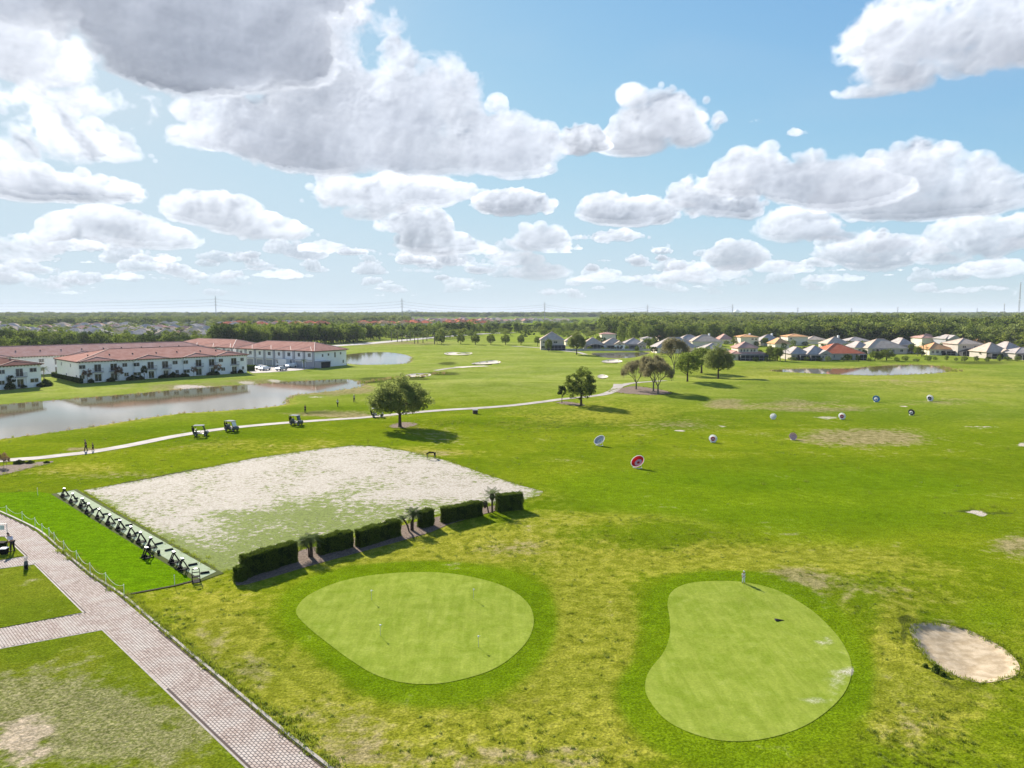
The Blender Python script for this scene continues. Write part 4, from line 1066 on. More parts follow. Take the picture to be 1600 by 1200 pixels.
for x, y, tp, w in ((690,538,521.5,12),(720,537.5,521,14),(743,538.5,521,16),(767,538.5,521,16),(790,538.5,521.5,16),(814,539,522,13)):
    place_tree(x, y, tp, w, K_round, {690:'first of the row of round trees, nearest to the palms',720:'second of the row of round trees, behind the far bunker',743:'third of the row of round trees, right above the far bunker',767:'fourth of the row of round trees, widest crown',790:'fifth of the row of round trees on the crest',814:'last round tree on the crest, left of the far path'}[x],
               'round_tree', 'row of round trees on the fairway crest')
place_tree(683, 537.5, 522, 12, K_mid, 'paler tree just left of the row of round trees', 'oak_tree')
for x, y, tp, w in ((840,541,524,14),(848,542,527,10),(1048,560,538,10),(1186,556,545,12)):
    place_tree(x, y, tp, w, K_mid, {840:'green tree left of the first two storey house',848:'smaller green tree hugging the first two storey house',1048:'small green tree at the corner of the grey roofed house',1186:'green shrub tree beside the red topped house'}[x], 'oak_tree')

# ------------------------------------------------------------------ clipped hedges
def hedge(a, b, h, w, label, seed, step=None):
    a = Vector(a); b = Vector(b); d = b - a; L = d.length; rz = math.atan2(d.y, d.x)
    root = empty('clipped_hedge', a, rz, label, 'hedge', 'clipped hedges beside the sandy field')
    rng = np.random.default_rng(seed)
    mb = MB(); mb.box(.08, .08, -.05, L - .08, w - .08, h - .10); mb.build('branches', M['leaf_d'], root)
    def wob(u, v): return .07 * np.sin(u * 2.3 + seed) + .05 * np.sin(v * 5.1 + u * 3) + .04 * np.sin(u * 7.1)
    n = int((2 * L * h + L * w + 2 * w * h) * 560)
    areas = np.array([L * h, L * h, L * w, w * h, w * h]); k = rng.choice(5, n, p=areas / areas.sum())
    u, v = rng.random(n), rng.random(n); P = np.zeros((n, 3)); N = np.zeros((n, 3))
    for f, (nx_, fn) in enumerate((((0, -1, 0), lambda u, v: (u * L, 0 * u, v * h)), ((0, 1, 0), lambda u, v: (u * L, 0 * u + w, v * h)), ((0, 0, 1), lambda u, v: (u * L, v * w, 0 * u + h)),
                                   ((-1, 0, 0), lambda u, v: (0 * u, u * w, v * h)), ((1, 0, 0), lambda u, v: (0 * u + L, u * w, v * h)))):
        s_ = k == f; x, y, z = fn(u[s_], v[s_]); P[s_] = np.stack([x, y, z], -1); N[s_] = nx_
    P += N * (wob(P[:, 0], P[:, 2]) + rng.normal(0, .05, n) - .03)[:, None]
    NN = N + rng.normal(0, .55, N.shape); NN /= np.linalg.norm(NN, axis=1)[:, None]
    V, F = quads(P, NN, .048 * rng.uniform(.6, 1.4, n), .7, rng)
    me = mesh_np('foliage', V, F, M['hedge']); face_attr(me, 'tone', np.clip(rng.normal(.5, .25, n) + .35 * (N[:, 2] > .5), 0, 1))  # top leaves toned lighter, painting the sunlit top of the hedge
    link_mesh('foliage', me, root); return root

def hz(px, py, toppy):
    p = gp(px, py); return z_at(toppy, p.y) - p.z
H_ = [((385.5,904.5),(466,878),868,848,'longest clipped hedge, second from the left, right of the low stub'), ((502,868.5),(554,855.5),838,831.5,'clipped hedge right of the twin trunk palm'), ((564,857),(627,837.5),826,815.5,'clipped hedge left of the leaning palm'),
      ((661,826.5),(679,821),799,797,'narrowest upright clipped hedge, between the palms'), ((696,819),(755,806),796,782,'clipped hedge right of the narrowest one'), ((779,800.5),(817,796.5),775,769.5,'rightmost clipped hedge, at the corner of the sandy field')]
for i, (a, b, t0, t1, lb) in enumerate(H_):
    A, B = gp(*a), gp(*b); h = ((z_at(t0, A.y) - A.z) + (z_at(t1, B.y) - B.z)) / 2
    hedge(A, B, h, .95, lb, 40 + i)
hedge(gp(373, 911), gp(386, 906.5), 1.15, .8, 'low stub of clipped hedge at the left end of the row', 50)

# ------------------------------------------------------------------ palms
def frond_mesh(seed, n, length, droop, up=.5, wid=.16, m='frond', leaflet=14):
    rng = random.Random(seed); V = []; F = []; T = []
    for i in range(n):
        a = 2.399 * i + rng.uniform(-.2, .2); el = up - (i / n) * (up + .5) + rng.uniform(-.1, .1)
        L = length * rng.uniform(.8, 1.1); pts = []
        for k in range(leaflet + 1):
            t = k / leaflet; r = L * t * math.cos(el * (1 - .2 * t)); z = L * (t * math.sin(el) - droop * t * t)
            pts.append(Vector((math.cos(a) * r, math.sin(a) * r, z)))
        side = Vector((-math.sin(a), math.cos(a), 0))
        for k in range(leaflet):
            p, q = pts[k], pts[k + 1]; t = (k + .5) / leaflet; w = L * wid * 1.6 * math.sin(math.pi * min(1, .12 + t * .85)); o = len(V)
            fw = (q - p).normalized()
            for sg in (-1, 1):
                o = len(V); b = p + (q - p) * .2; c = p + (q - p) * .62
                tip = p + side * sg * w + fw * w * .55 + Vector((0, 0, -w * .35 + rng.uniform(-.02, .02)))
                V += [b, c, tip + fw * .03, tip]; F.append((o, o + 1, o + 2, o + 3)); T.append(rng.uniform(.2, .9))
            o = len(V); V += [p + side * .02, q + side * .012, q - side * .012, p - side * .02]; F.append((o, o + 1, o + 2, o + 3)); T.append(.6)
    me = mesh_np('fronds', [tuple(v) for v in V], F, M[m]); face_attr(me, 'tone', T); return me

def palm(name, p, h, length, label, seed, lean=(0, 0), r=.13, skirt=False, n=26, group=None, rz=0.0, trunk2=None, up=1.0, droop=.45, meshes=None):
    root = empty(name, p, rz, label, 'palm', group)
    if meshes: link_mesh('trunk', meshes[0], root); link_mesh('fronds', meshes[1], root); return root
    mb = MB(); top = (lean[0], lean[1], h)
    mb.tube([(0, 0, -.1), (0, 0, .1), (lean[0] * .3, lean[1] * .3, h * .5), top], [r * 1.35, r, r * .9, r * 1.15], 9)
    for k in range(int(h / .16)):
        t = k * .16 / h; mb.lathe([(r * .95, -.03), (r * 1.25, .04), (r * .95, .07)], 8, 0, Matrix.Translation((lean[0] * t * t, lean[1] * t * t, t * h)))
    mb.build('trunk', M['bark'], root, smooth=False)
    fm = frond_mesh(seed, n, length, droop, up); f = link_mesh('fronds', fm, root, top)
    if skirt:
        mb = MB(); mb.lathe([(.02, -.75), (.20, -.55), (.30, -.25), (.22, 0), (.05, .1)], 12, 0, Matrix.Translation(top)); mb.build('dead_frond_skirt', M['bark'], root)
    if trunk2:
        mb = MB(); mb.tube([(trunk2[0], trunk2[1], -.1), (trunk2[0] * 1.1, trunk2[1], h * .45), (trunk2[2], trunk2[3], h * .85)], [.10, .075, .09], 8); mb.build('second_trunk', M['bark'], root)
        o = link_mesh('fronds', frond_mesh(seed + 1, max(8, n // 2), length * .7, droop, up), root, (trunk2[2], trunk2[3], h * .85))
    return root
palm('sago_palm', gp(487, 871), 1.75, 1.25, 'twin trunk palm between the longest hedge and the next one', 61, (-.1, 0), .13, trunk2=(-.25, .1, -.75, .0), n=34, up=.9)
palm('sago_palm', gp(645, 829), 1.9, 1.05, 'palm left of the narrowest hedge, with two thin trunks', 62, (.05, 0), .10, trunk2=(-.15, 0, .25, .1), n=30, up=1.2)
palm('sago_palm', gp(639, 831), 1.6, .75, 'thin leaning palm at the right end of a hedge', 63, (-.75, 0), .07, n=12, up=.5)
palm('sago_palm', gp(769, 801), 2.0, 1.15, 'palm with a bulging dead skirt left of the rightmost hedge', 64, (0, 0), .10, True, n=24, up=1.25, droop=.25)
palm('sago_palm', gp(763, 801.5), 1.25, .6, 'short leaning palm at the foot of the skirted palm', 65, (-.35, 0), .07, True, n=8, up=.8)

# ------------------------------------------------------------------ range furniture
def bag_stand_proto():
    root = empty('bag_stand')
    f = MB()
    for x in (-.20, .20):
        f.bar((x, -.34, 0), (x * .7, .02, .95), .07)
    f.bar((-.18, -.2, .38), (.18, -.2, .38), .05)
    f.build('front_frame', M['black'], root)
    b = MB()
    for x in (-.26, .26): b.bar((x, .42, 0), (x * .6, .0, .92), .065)
    b.bar((-.2, .2, .5), (.2, .2, .5), .05); b.build('rear_frame', M['black'], root)
    c = MB(); c.box(-.20, -.30, .0, .20, .36, .03); c.box(-.30, -.42, .05, -.22, .42, .09); c.box(.22, -.42, .05, .30, .42, .09); c.build('base', M['black'], root)
    t = MB(); t.box(-.22, -.1, .90, .22, .12, .97); t.bar((-.34, .02, .97), (-.22, 0, .92), .05); t.bar((.34, .02, .99), (.22, 0, .92), .05); t.build('club_rest', M['black'], root)
    w = MB(); w.box(-.15, -.08, .972, .15, .09, 1.02); w.build('ball_tray', M['white'], root)
    m = MB(); m.box(-.16, -.30, .12, .16, -.02, .34); m.bar((-.17, -.16, .5), (.17, -.16, .5), .05); m.build('ball_basket', M['black'], root)
    return root
STRIPDIR = np.array(gp0(326, 899)) - np.array(gp0(102, 769)); SRZ = math.atan2(STRIPDIR[1], STRIPDIR[0])
stand_px = [(101,776.5),(114,785),(129,793),(139,801.5),(155.5,810),(172,819.5),(188,828.5),(205,839),(220,848),(236,857),(272,880),(285.5,891)]
ordw = ['first black bag stand at the far end of the hitting strip', 'second black bag stand from the far end', 'third black bag stand from the far end, close to its near neighbour', 'fourth black bag stand from the far end', 'fifth black bag stand, with a clear gap on either side', 'sixth black bag stand from the far end', 'seventh black bag stand from the far end',
        'eighth black bag stand, near the middle of the strip', 'ninth black bag stand from the far end', 'tenth black bag stand, above the one standing on the grass', 'left one of the last two bag stands near the strip end', 'last bag stand before the open framed chair']
proto = bag_stand_proto()
for i, (x, y) in enumerate(stand_px):
    o = proto if i == 0 else copy_tree(proto)
    o.location = gp(x, y) + Vector((0, 0, .05)); o.rotation_euler.z = SRZ + random.Random(i).uniform(-.25, .25) - .15; o.scale = (1.15, 1.15, 1.0)
    tag(o, ordw[i], 'bag stand', 'black bag stands on the hitting strip')
o = copy_tree(proto); o.location = gp(229.5, 872); o.rotation_euler.z = SRZ + .1; o.scale = (1.2, 1.2, 1); tag(o, 'black bag stand standing off the strip on the bright grass', 'bag stand', 'black bag stands on the hitting strip')
bars = [((116,780.5),(122,779.5)),((128,789),(135,787)),((143,799.5),(149,797)),((149,796.5),(156,795.5)),((161,805),(170,804)),((179,813.5),(188,812)),((196,822.5),(207,821)),((210,835.5),(217,833)),((242,852.5),(254,849.5)),((258,862),(270,859.5)),((294.5,885),(308,882.5)),((314,897.5),(327,895.5))]
for i, (a, b) in enumerate(bars):
    A, B = gp(*a), gp(*b); c = (A + B) / 2; d = (B - A).normalized(); L = (B - A).length
    mb = MB(); mb.box(-L / 2, -.06, 0, L / 2, .06, .14); mb.box(-L / 2 - .02, -.11, 0, -L / 2 + .06, .11, .06); mb.box(L / 2 - .06, -.11, 0, L / 2 + .02, .11, .06)
    o = mb.build('tee_divider', M['black'], loc=c + Vector((0, 0, .05))); o.rotation_euler.z = math.atan2(d.y, d.x)
    tag(o, ('black divider bar lying across the strip, number %s from its far end' % ('one two three four five six seven eight nine ten eleven twelve'.split()[i])) if i < 10 else ('black divider bar above the open framed chair' if i == 10 else 'last black divider bar at the near corner of the strip'), 'divider', 'black divider bars across the hitting strip')
def chair():
    p = gp(306.5, 908.5); root = empty('framed_chair', p, SRZ + 1.15, 'open black framed chair at the near end of the hitting strip', 'chair')
    for x in (-.30, .30):
        mb = MB(); mb.bar((x, .25, 0), (x * .9, .05, 1.05), .05); mb.build('back_post', M['black'], root)
        mb = MB(); mb.bar((x, -.38, 0), (x * .95, .08, .62), .05); mb.build('front_leg', M['black'], root)
        mb = MB(); mb.bar((x * 1.15, -.2, .62), (x * 1.15, .14, .66), .045); mb.build('armrest', M['black'], root)
    mb = MB(); mb.box(-.3, -.25, .42, .3, .14, .46); mb.build('seat', M['black'], root)
    for z in (.75, 1.02):
        mb = MB(); mb.bar((-.29, .06, z), (.29, .06, z), .06); mb.build('back_rail', M['black'], root)
    mb = MB(); mb.box(-.28, -.42, .02, .28, .20, .05); mb.build('foot_plate', M['black'], root)
    mb = MB(); mb.box(-.12, -.1, 1.05, .12, .1, 1.10); mb.build('ball_tray', M['white'], root)
chair()
mb = MB(); mb.lathe([(.0, 0), (.12, 0), (.15, .3), (.13, .3), (.10, .03), (0, .03)], 14)
root = empty('ball_bucket', gp(248, 866) + Vector((0, 0, .05)), 0, 'small black ball bucket standing in the gap of the strip', 'bucket'); mb.build('bucket_body', M['black'], root)
mb = MB(); mb.tube([(-.14, 0, .28), (-.1, 0, .42), (0, 0, .47), (.1, 0, .42), (.14, 0, .28)], .012, 5); mb.build('handle', M['steel'], root)

# rope posts
post_px = [((-12,796),0),((10.6,803),1),((35,812.5),1),((55,822),1),((66,832),1),((77,838.5),1),((85,846),1),((100,859.5),1),((120,875.5),1),((141,895.5),1),((165.5,911.5),1),((194,930.5),1),((273,915.5),0),((59,774),0)]
PL = ['white rope post at the far left edge of the walk', 'first rope post from the left in view', 'second rope post from the left', 'third rope post, before the bend of the walk', 'fourth rope post, at the bend of the walk', 'fifth rope post, just after the bend', 'sixth rope post along the walk', 'seventh rope post along the walk', 'eighth rope post along the walk', 'ninth rope post along the walk', 'tenth rope post along the walk', 'rope post at the near corner of the bright tee grass', 'lone white post near the end of the hitting strip', 'lone white post at the far edge of the bright tee grass']
tops = []
for i, ((x, y), r_) in enumerate(post_px):
    p = gp(x, y); root = empty('rope_post', p, 0, PL[i], 'post', 'white rope posts round the tee grass')
    mb = MB(); mb.tube([(0, 0, -.1), (0, 0, .88)], .022, 8); mb.build('stake', M['white'], root)
    mb = MB(); mb.lathe([(.0, .93), (.03, .92), (.04, .89), (.03, .86), (0, .86)], 10); mb.build('cap', M['white'], root)
    mb = MB(); mb.lathe([(.0, .03), (.07, .02), (.09, -.02)], 10); mb.build('foot', M['black'], root)
    tops.append(p + Vector((0, 0, .84)))
for i in range(11):
    a, b = tops[i], tops[i + 1]; L = (b - a).length; sag = .30 * min(1.4, L / 3)
    mb = MB(); mb.tube([a.lerp(b, t / 12) + Vector((0, 0, -sag * 4 * (t / 12) * (1 - t / 12))) for t in range(13)], .010, 5, cap=False)
    tag(mb.build('rope', M['white']), 'white rope hanging between %s' % ['the edge of the view and the first post','the first and second posts','the second and third posts','the third and fourth posts','the fourth and fifth posts','the fifth and sixth posts','the sixth and seventh posts','the seventh and eighth posts','the eighth and ninth posts','the ninth and tenth posts','the tenth post and the near corner post'][i], 'rope', 'ropes between the white posts')

# flags on the left green
for (x, y), lb in zip(((580.5,938),(740,936),(594.5,993.5),(747.5,1011.5)), ('putting flag at the upper left of the left green', 'putting flag at the upper right of the left green', 'putting flag left of centre on the left green', 'putting flag at the lower right of the left green')):
    root = empty('putting_flag', gp(x, y) + Vector((0, 0, .01)), .6, lb, 'flag', 'small practice flags on the left green')
    mb = MB(); mb.tube([(0, 0, 0), (0, 0, .72)], .012, 7); mb.build('pin', M['silver'], root)
    mb = MB(); mb.lathe([(0, .80), (.04, .79), (.055, .745), (.045, .70), (0, .69)], 12); mb.build('knob', M['white'], root)
    mb = MB(); mb.add([(.0, -.004, .79), (.15, -.01, .75), (0, -.004, .70), (.0, .004, .79), (.15, 0, .75), (0, .004, .70)], [(0, 1, 2), (5, 4, 3), (0, 3, 4, 1), (1, 4, 5, 2)]); mb.build('pennant', M['white'], root)
    mb = MB(); mb.lathe([(.0, .004), (.054, .005), (.066, .012), (.070, .0)], 16); mb.build('hole_cup', M['black'], root)
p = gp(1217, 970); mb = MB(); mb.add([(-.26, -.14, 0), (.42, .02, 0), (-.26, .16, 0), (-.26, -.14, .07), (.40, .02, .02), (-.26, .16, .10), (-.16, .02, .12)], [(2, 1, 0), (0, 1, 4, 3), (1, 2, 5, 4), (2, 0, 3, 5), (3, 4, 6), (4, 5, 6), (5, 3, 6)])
tag(mb.build('shadow_wedge', M['cloth_k'], loc=p + Vector((0, 0, .02))), 'black wedge standing in for a shadow on the right green', 'painted_shade')  # black solid added in place of a shadow lying on the green

# ------------------------------------------------------------------ dish targets
def dish(px, py, wpx, rim, inner, centre, label, tilt=52, turn=0, ring=None):
    p = gp(px, py); dist = p.y; r = wpx / FPX * dist / 2
    root = empty('dish_target', p, R(turn), label, 'range target', 'dish shaped range targets')
    T = Matrix.Translation((0, 0, r * .92)) @ Matrix.Rotation(R(tilt), 4, 'X')
    def part(nm, prof, m): mb = MB(); mb.lathe([(a * r, b * r) for a, b in prof], 32, 0, T); mb.build(nm, m, root, smooth=True)
    part('bowl', [(.60, -.34), (.86, -.12), (.93, .0), (.90, .015), (.82, -.08), (.56, -.27)], inner)
    part('rim', [(.91, -.01), (1.0, .0), (1.0, .045), (.91, .04), (.91, -.01)], rim)
    part('centre_disc', [(0, -.30), (.58, -.27), (.60, -.31), (0, -.35)], centre)
    part('bullseye', [(0, -.275), (.20, -.26), (.21, -.30)], ring or inner)
    for sx in (-1, 1):
        mb = MB(); mb.bar((sx * r * .5, r * .35, -.05), (sx * r * .4, r * .12, r * .75), .06); mb.build('leg', M['white'], root)
    mb = MB(); mb.bar((-r * .55, -r * .35, .03), (r * .55, -r * .35, .03), .07); mb.bar((-r * .5, -r * .35, .03), (-r * .5, r * .35, .03), .07); mb.bar((r * .5, -r * .35, .03), (r * .5, r * .35, .03), .07); mb.build('base', M['white'], root)
dish(936.5, 696, 19, M['dishw'], M['wallg'], M['dishw'], 'white rimmed dish target, inside painted grey as shade, farthest left of the targets', 44, -48)  # grey bowl colours in the shade inside a white dish
dish(996, 731, 23, M['dishw'], M['dishr'], M['pink'], 'large red dish target, nearest of all targets', 46, -46)
dish(1114, 691, 13, M['dishw'], M['dishw'], M['redp'], 'white target with dark ring right of the large red dish', 62, -8, M['dishw'])
dish(1208, 655, 10, M['dishw'], M['dishw'], M['dishw'], 'all white target above and left of the pink one', 58, -30)
dish(1239, 687, 12, M['pink'], M['pink'], M['pink'], 'faded pink disc target left of the bare tan patch', 62, -10)
dish(1315.5, 655, 11, M['dishw'], M['dishw'], M['redp'], 'white target with ring above the bare tan patch', 60, -12, M['dishw'])
dish(1369, 628, 11, M['blue'], M['blue'], M['dishw'], 'blue target with white centre, farthest row', 62, -8)
dish(1424, 648.5, 10, M['darkcar'], M['bark'], M['dishw'], 'dark brown target with small white centre', 60, -5)
dish(1453, 626.5, 10.5, M['dishw'], M['dishw'], M['navy'], 'white target with dark ring, farthest right', 62, -5, M['dishw'])
# ------------------------------------------------------------------ building kit
def hip_roof(mb, x0, y0, x1, y1, z0, h, over=.6, ridge_mb=None, gable=None, thick=.18):
    """hipped roof over a rectangle; ridge along the longer side; gable='x'/'y' closes that axis' ends as gables"""
    X0, Y0, X1, Y1 = x0 - over, y0 - over, x1 + over, y1 + over
    w, d = X1 - X0, Y1 - Y0
    if (w >= d and gable != 'y') or gable == 'x':
        k = 0 if gable == 'x' else min(d / 2, w / 2 - .01); ym = (Y0 + Y1) / 2; a, b = (X0 + k, ym), (X1 - k, ym)
        top = [(a[0], a[1], z0 + h), (b[0], b[1], z0 + h)]
        V = [(X0, Y0, z0), (X1, Y0, z0), (X1, Y1, z0), (X0, Y1, z0)] + top
        F = [(0, 1, 5, 4), (2, 3, 4, 5), (1, 2, 5), (3, 0, 4)]
        hips = [(0, 4), (3, 4), (1, 5), (2, 5), (4, 5)]
    else:
        k = 0 if gable == 'y' else min(w / 2, d / 2 - .01); xm = (X0 + X1) / 2
        top = [(xm, Y0 + k, z0 + h), (xm, Y1 - k, z0 + h)]
        V = [(X0, Y0, z0), (X1, Y0, z0), (X1, Y1, z0), (X0, Y1, z0)] + top
        F = [(1, 2, 5, 4), (3, 0, 4, 5), (0, 1, 4), (2, 3, 5)]
        hips = [(0, 4), (1, 4), (2, 5), (3, 5), (4, 5)]
    V2 = V[:4] + V[4:] + [(x, y, z - thick) for x, y, z in V[:4]]
    F2 = F + [(0, 6, 7, 1), (1, 7, 8, 2), (2, 8, 9, 3), (3, 9, 6, 0), (6, 9, 8, 7)]
    mb.add(V2, F2)
    if ridge_mb is not None:
        for i, j in hips:
            a, b = Vector(V[i]), Vector(V[j]); 
            if (a - b).length > .3: ridge_mb.bar(a + Vector((0, 0, .03)), b + Vector((0, 0, .05)), .22, .12)

_wm = {}
def window(parent, x, z, w, h, y=0.0, nrm='-y', mull=1, door=False):
    """recessed-looking window standing 3 cm proud of the wall: frame > pane"""
    key = (round(w, 2), round(h, 2), mull)
    if key not in _wm:
        f = MB(); t = .09; d = .10
        f.box(-w / 2, -d, 0, w / 2, .02, t); f.box(-w / 2, -d, h - t, w / 2, .02, h); f.box(-w / 2, -d, t, -w / 2 + t, .02, h - t); f.box(w / 2 - t, -d, t, w / 2, .02, h - t)
        for k in range(1, mull + 1):
            xx = -w / 2 + w * k / (mull + 1); f.box(xx - t / 2, -d * .8, t, xx + t / 2, .02, h - t)
        p = MB(); p.box(-w / 2 + t, -.04, t, w / 2 - t, -.01, h - t)
        _wm[key] = (f.mesh('window', M['frame']), p.mesh('pane', M['glass']))
    fm, pm = _wm[key]
    o = link_mesh('door' if door else 'window', fm, parent); link_mesh('pane', pm, o)
    if nrm == '-y': o.location = (x, y, z)
    elif nrm == '+y': o.location = (x, y, z); o.rotation_euler.z = math.pi
    elif nrm == '-x': o.location = (y, x, z); o.rotation_euler.z = -math.pi / 2
    else: o.location = (y, x, z); o.rotation_euler.z = math.pi / 2
    return o

def bal(root, x, w=3.1, depth=1.15, z=3.2):
    mb = MB(); mb.box(x - w / 2, -depth, z - .28, x + w / 2, 0.0, z); s = mb.build('balcony', M['wallg'], root)
    mb = MB()
    mb.box(x - w / 2, -depth, z + 1.0, x + w / 2, -depth + .06, z + 1.06)
    for sx in (-1, 1): mb.bar((x + sx * (w / 2 - .03), -depth + .03, z + 1.02), (x + sx * (w / 2 - .03), -.03, z + 1.02), .05)
    n = int(w / .22)
    for i in range(n + 1): xx = x - w / 2 + .03 + (w - .06) * i / n; mb.box(xx - .015, -depth + .01, z, xx + .015, -depth + .04, z + 1.0)
    mb.build('railing', M['eave'], s)
    mb = MB()
    for sx in (-1, 1): mb.box(x + sx * (w / 2 - .15) - .12, -depth + .02, 0, x + sx * (w / 2 - .15) + .12, -depth + .26, z - .28)
    mb.build('column', M['wall'], s)

def frame_xy(a, b, c=None):
    """local frame: origin a, x axis to b"""
    a = Vector(a); b = Vector(b); d = b - a; return a, d.length, math.atan2(d.y, d.x)

def facade_px(a, b, px):
    """distance along the ground line a-b where picture column px crosses it"""
    k = (px - 800) / FPX
    # x = k*(y cos + H sin)
    c, s = math.cos(PITCH), CAM_H * math.sin(PITCH)
    dx, dy = b[0] - a[0], b[1] - a[1]; L = math.hypot(dx, dy)
    t = (k * (a[1] * c + s) - a[0]) / (dx - k * dy * c); return t * L

def townhouse(a, L, rz, depth, label, up, lo, dr, bals, roofm='roof', eave=6.4, rh=3.0, gables=(), side=None, garage=False, ridge='ridge', wallm='wall', name='townhouse_block', corners=True):
    root = empty(name, (a[0], a[1], 0), rz, label, 'building')
    mb = MB(); mb.box(0, 0, -.4, L, depth, eave)
    for gx in gables: mb.box(gx - 5.2, -.45, -.4, gx + 5.2, .0, eave)
    mb.build('wall', M[wallm], root)
    mb = MB(); rm = MB(); hip_roof(mb, 0, 0, L, depth, eave + .18, rh, .75, rm)
    for gx in gables:      # small cross hips over each projecting bay
        w = 5.6; hh = 1.05; yb = 2.4
        V = [(gx - w, -1.2, eave + .22), (gx + w, -1.2, eave + .22), (gx, 2.1, eave + .22 + hh), (gx, 4.1, eave + .20 + hh), (gx - w, .2, eave + .22), (gx + w, .2, eave + .22)]
        mb.add(V, [(0, 1, 2), (1, 5, 3, 2), (4, 0, 2, 3)])
        rm.bar(V[0], Vector(V[2]) + Vector((0, 0, .05)), .22, .14); rm.bar(V[1], Vector(V[2]) + Vector((0, 0, .05)), .22, .14); rm.bar(V[2], V[3], .2, .12)
    r = mb.build('roof', M[roofm], root); rm.build('ridge_cap', M[ridge], r)
    v = MB()
    rg = random.Random(int(L * 10))
    for i in range(int(L / 7)):
        x = 4 + i * 7 + rg.uniform(-1, 1); yy = depth * .22; z = eave + .2 + rh * (yy + .75) / (depth / 2 + .75); v.box(x, yy, z - .1, x + .35, yy + .35, z + .35)
    v.build('roof_vent', M['eave'], r)
    e = MB(); n = int(L / .9)
    for i in range(n + 1): x = i * L / n; e.box(x - .12, -.70, eave - .22, x + .12, -.02, eave - .02)
    n = int(depth / .9)
    for i in range(n + 1):
        y = i * depth / n
        if side: e.box(L + .02, y - .12, eave - .22, L + .70, y + .12, eave - .02)
        e.box(-.70, y - .12, eave - .22, -.02, y + .12, eave - .02)
    e.build('eave_bracket', M['eave'], root)
    s = MB(); s.box(-.72, -.72, eave - .02, L + .72, depth + .72, eave + .0); s.build('soffit', M['eave'], root)
    for x, w in up: window(root, x, 4.25, w, 1.25, -.002 if not any(abs(x - g) < 5.2 for g in gables) else -.452)
    for x, w in lo: window(root, x, 1.15, w, 1.25, -.002 if not any(abs(x - g) < 5.2 for g in gables) else -.452)
    for x in dr:
        yy = -.002 if not any(abs(x - g) < 5.2 for g in gables) else -.452
        window(root, x, 3.2, 2.0, 2.35, yy, door=True); window(root, x, .1, 2.0, 2.35, yy, door=True)
    for x in bals: bal(root, x)
    return root

# ---- long block behind the pond
A = Vector((*gp0(125, 598), 0)); B = Vector((*gp0(386, 582), 0)); o, L, rz = frame_xy(A, B)
f = lambda px: facade_px(A, B, px)
blk = townhouse(A, L, rz, 25, 'long white two storey townhouse block with red tile roof behind the pond', [(f(x), w) for x, w in ((129, 1.9), (196, 1.5), (213.5, 1.9), (274.5, 1.7), (290, 1.7), (345, 1.6), (378, 1.3))],
                [(f(x), w) for x, w in ((128, 1.5), (198, 1.4), (214, 2.4), (277, 1.2), (291, 2.2), (348, 1.5), (379, .9))], [f(x) for x in (153, 178, 235.5, 258, 310, 330.5, 365)], [f(x) for x in (153, 178, 237, 260, 310, 333, 366)],
                gables=[f(153) + .5, f(237), f(311), f(360)], rh=3.1)
for y in (9, 19): window(blk, y, 4.4, .8, 1.1, -.002, '-x', 0)
for y in (3, 14): window(blk, y, 1.1, .8, 1.1, -.002, '-x', 0)
# ---- block at the left edge
A2 = Vector((*gp0(-180, 622), 0)); B2 = Vector((*gp0(65, 602.5), 0)); o, L2, rz2 = frame_xy(A2, B2); g = lambda px: facade_px(A2, B2, px)
b2 = townhouse(A2, L2, rz2, 22, 'white townhouse block with darker brown roof cut off by the left edge', [(g(x), w) for x, w in ((-60, 1.7), (3, 1.7), (52, 2.0))], [(g(x), w) for x, w in ((-60, 1.7), (2, 1.6), (53, 2.3))], [g(30.5), g(-30)], [g(32), g(-30)], 'roofd', gables=[g(30)], rh=2.9)
# ---- row behind, only roof and a strip of wall seen
C1 = Vector((*gp0(-120, 585), 0)); dirv = (B - A).normalized(); nv = Vector((-dirv.y, dirv.x, 0))
C1 = Vector((-228, 238, 0)); C1 = A + nv * 44 - dirv * 60
b3 = townhouse(C1, 122, rz, 19, 'back row townhouse block with paler pink roof behind the long block', [(x, 1.6) for x in range(6, 118, 9)], [(x, 1.6) for x in range(6, 118, 9)], [11, 29, 47, 65, 83, 101], [], 'roofp', gables=[18, 46, 74, 102], rh=3.3)
